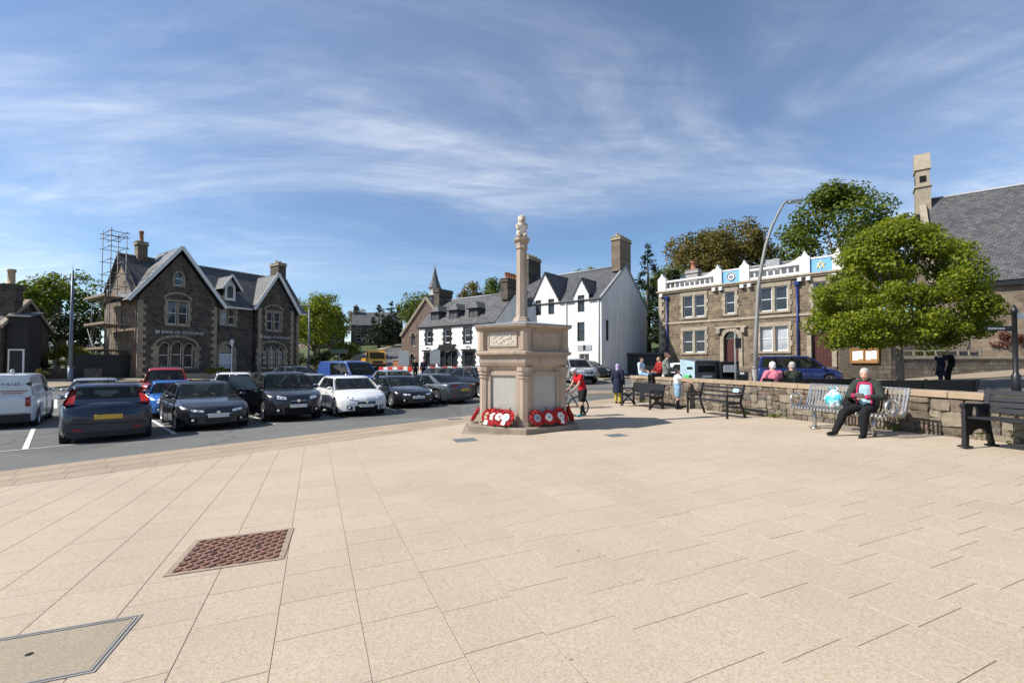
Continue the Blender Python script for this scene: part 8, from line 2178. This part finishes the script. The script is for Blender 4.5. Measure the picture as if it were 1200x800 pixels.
# bins on the terrace
bn = thing('recycling_bin', 'grey recycling bin with pale blue wrapped side and sloping lid', 'bin', (7.2, 17.5, .15), R(20))
M['binblue'] = plain('pale_blue_wrap', (.33, .46, .52), .5, 0, .1, 3); M['bingrey'] = plain('dark_grey_bin', (.10, .105, .11), .55); M['grn'] = plain('green_print', (.06, .5, .14), .5)
mb = MB(); mb.cbox(-.55, .55, -.38, .38, 0, 1.36, .03); mb.build('body', M['bingrey'], bn)
mb = MB(); mb.prism([(-.45, 1.36), (.45, 1.36), (.45, 1.5), (-.45, 1.42)], -.57, .57, 'x'); mb.build('lid', M['bingrey'], bn)
mb = MB(); mb.prism([(-.39, .02), (.39, .02), (.39, 1.47), (-.39, 1.38)], -.575, -.56, 'x'); wr_ = mb.build('side_wrap', M['binblue'], bn)
mb = MB(); mb.box(-.578, -.574, -.2, .2, .68, .86); mb.build('green_print', M['grn'], wr_); mb = MB(); mb.box(-.578, -.574, -.28, .02, 1.08, 1.18); mb.build('dark_print', M['black'], wr_); mb = MB(); mb.box(-.578, -.574, -.2, .22, .4, .48); mb.build('green_print', M['grn'], wr_)
mb = MB(); mb.box(-.4, .4, -.392, -.378, .98, 1.22); mb.build('slot', M['liner'], bn); mb = MB(); mb.box(-.2, .25, -.386, -.379, .78, .86); mb.build('notice', M['platew'], bn)
bn = thing('litter_bin', 'black litter bin unit with white notice right of the recycling bin', 'bin', (8.15, 17.4, .15), R(8))
mb = MB()
for bx_ in ((-.36, -.31, -.3, .3, 0, 1.3), (.31, .36, -.3, .3, 0, 1.3), (-.31, .31, .25, .3, 0, 1.3), (-.36, .36, -.32, .32, 1.3, 1.38)): mb.box(*bx_)
mb.build('housing', M['black'], bn); mb = MB(); mb.cbox(-.28, .28, -.24, .22, .02, .8, .04); mb.build('inner_bin', M['plastic'], bn)
mb = MB(); mb.box(-.27, .27, -.31, -.29, .98, 1.26); mb.build('notice', M['platew'], bn); mb = MB(); mb.box(-.12, .2, -.252, -.243, .1, .5); mb.build('yellow_label', M['platey'], bn)
bn = thing('litter_bin', 'small dark litter bin at the right end of the bins', 'bin', (8.62, 17.2, .15), R(-15)); mb = MB(); mb.cbox(-.24, .24, -.24, .24, 0, 1.02, .05); mb.build('body', M['plastic'], bn); mb = MB(); mb.box(-.15, .15, -.25, -.235, .72, .88); mb.build('slot', M['liner'], bn); mb = MB(); mb.box(-.06, .08, -.248, -.238, .9, .98); mb.build('label', M['platew'], bn)
# scaffolding at the left end of the bank
scf = thing('scaffolding', 'galvanised scaffold tower against the left end of the bank', 'scaffolding', (-31.4, 38.2, 0), math.atan2(.84, .543))
M['scaf'] = plain('weathered_scaffold_tube', (.17, .175, .18), .6, .3, .2, 8)
px_ = (-.4, -1.45); py_ = (1.7, 3.7)
for x in px_:
    for y in py_: mb = MB(); mb.cyl((x, y, -.2), (x, y, 12.9 if x < -1 or y > 3 else 12.4), .035, n=6); mb.build('standard', M['scaf'], scf)
for y in (6.1,):
    for x in px_: mb = MB(); mb.cyl((x, y, -.2), (x, y, 8.2), .035, n=6); mb.build('standard', M['scaf'], scf)
for z in (2.5, 4.6, 6.9, 8.0, 9.1, 10.2, 11.3, 12.2, 12.6):
    for y in py_: mb = MB(); mb.cyl((-1.65, y, z), (-.2, y, z), .03, n=6); mb.build('transom', M['scaf'], scf)
    for x in px_: mb = MB(); mb.cyl((x, 1.45, z+.06), (x, 6.3 if z < 8.1 else 4.15, z+.06), .03, n=6); mb.build('ledger', M['scaf'], scf)
M['planks'] = plain('scaffold_boards', (.22, .17, .12), .9, 0, .25, 4)
for z in (2.56, 4.66, 6.98):
    for i in range(6): mb = MB(); mb.box(-1.85+i*.26, -1.62+i*.26, 1.3, 6.3, z+.04, z+.085); mb.build('board', M['planks'], scf)
    mb = MB(); mb.box(-1.9, -1.86, 1.3, 6.3, z+.09, z+.28); mb.build('toe_board', M['planks'], scf)
for a, b in (((-1.72, 1.7, 0), (-1.72, 6.1, 4.5)), ((-1.72, 6.1, 2.6), (-1.72, 1.7, 6.9)), ((-1.72, 1.7, 11.6), (-.4, 1.68, 12.4)), ((-1.7, 1.68, .2), (-.4, 1.68, 2.4)), ((-2.9, 1.7, .1), (-1.7, 1.7, 2.5))): mb = MB(); mb.cyl(a, b, .03, n=6); mb.build('brace', M['scaf'], scf)
for s in (-.2, .2): mb = MB(); mb.cyl((-1.0+s, 1.5, 0), (-1.0+s, 2.2, 4.6), .025, n=6); mb.build('ladder_stile', M['scaf'], scf)
for i in range(14): mb = MB(); mb.cyl((-1.2, 1.53+i*.05, .3+i*.31), (-.8, 1.53+i*.05, .3+i*.31), .015, n=5); mb.build('ladder_rung', M['scaf'], scf)
mb = MB(); mb.box(-3.6, -.1, 1.35, 1.4, 0.1, 2.2); mb.build('dark_gate', M['black'], scf)
# barriers, signs
M['barred'] = plain('red_barrier_plastic', (.62, .035, .02), .5); M['barwhite'] = plain('white_barrier_plastic', (.74, .72, .68), .5)
def barrier(label, x, y, rot):
    o = thing('road_barrier', label, 'barrier', (x, y, G(x, y)), rot, 'red and white road barriers')
    for i in range(4):
        mb = MB(); mb.cbox(-1+i*.5, -.5+i*.5, -.04, .04, .62, 1.0, .012); mb.build('panel', M['barred'] if i % 2 == 0 else M['barwhite'], o)
    for z in (.12, .4): mb = MB(); mb.box(-1, 1, -.03, .03, z, z+.12); mb.build('rail', M['barwhite'] if z > .3 else M['barred'], o)
    for s in (-.8, .8): mb = MB(); mb.box(s-.05, s+.05, -.28, .28, 0, .06); mb.box(s-.03, s+.03, -.03, .03, .06, .62); mb.build('foot', M['black'], o)
for i, (x, y, r_, s) in enumerate(((-11.4, 41.9, -20, 'leftmost road barrier in front of the old church'), (-9.4, 41.2, -20, 'second road barrier from the left in front of the inn'), (-7.3, 40.6, -15, 'third road barrier from the left in front of the inn door'), (-5.2, 39.9, -20, 'fourth road barrier from the left in front of the inn'), (-3.1, 39.1, -24, 'rightmost road barrier in front of the inn'))): barrier('red and white '+s, x, y, R(r_))
for lab, x, y in (('grey backed road sign on two posts in front of the old church', -9.6, 40.4), ('grey backed road sign on two posts in front of the inn', -7.2, 42.6)):
    o = thing('road_sign', lab, 'sign', (x, y, G(x, y)), R(-8), 'grey backed road signs')
    mb = MB(); mb.cbox(-.5, .5, -.02, .02, 1.15, 2.45, .01); mb.build('panel', M['galv'], o)
    for s in (-.35, .35): mb = MB(); mb.cyl((s, .04, 0), (s, .04, 2.3), .03, n=6); mb.build('post', M['galv'], o)
o = thing('road_sign', 'wide green grey direction sign at the foot of the hill street', 'sign', (-18.6, 49.0, G(-18.6, 49.0)), R(10)); mb = MB(); mb.cbox(-.9, .9, -.02, .02, 2.3, 2.75, .01); mb.build('panel', plain('green_grey_sign', (.10, .14, .11), .5), o)
mb = MB(); mb.cyl((0, .04, 0), (0, .04, 2.6), .04, n=8); mb.build('post', M['galv'], o)
o = thing('brick_pier', 'orange brick pier behind the leftmost barriers', 'pier', (-10.9, 45.2, G(-10.9, 45.2)), R(-25)); mb = MB(); mb.cbox(-.9, .9, -.3, .3, -.2, 1.5, .02); mb.build('core', plain('orange_brick', (.36, .14, .07), .9, 0, .25, 6), o); mb = MB(); mb.cbox(-.98, .98, -.36, .36, 1.5, 1.6, .02); mb.build('cope', M['quoin2'], o)
o = thing('tub_planter', 'brown tub planter on the pavement beyond the white van', 'planter', (-28.6, 27.6, G(-28.6, 27.6)+.1)); mb = MB(); mb.lathe([(.26, 0), (.34, .3), (.32, .55), (.28, .55)], 14); mb.build('tub', plain('brown_tub', (.13, .075, .045), .8), o)
rng = np.random.default_rng(77); P_, N_, C = crown_points(rng, 500, .85, (.32, .32, .35), 14, .4, .3); put('foliage', leaves_mesh('foliage', P_, N_, .09, LM['bronze'], rng), o)
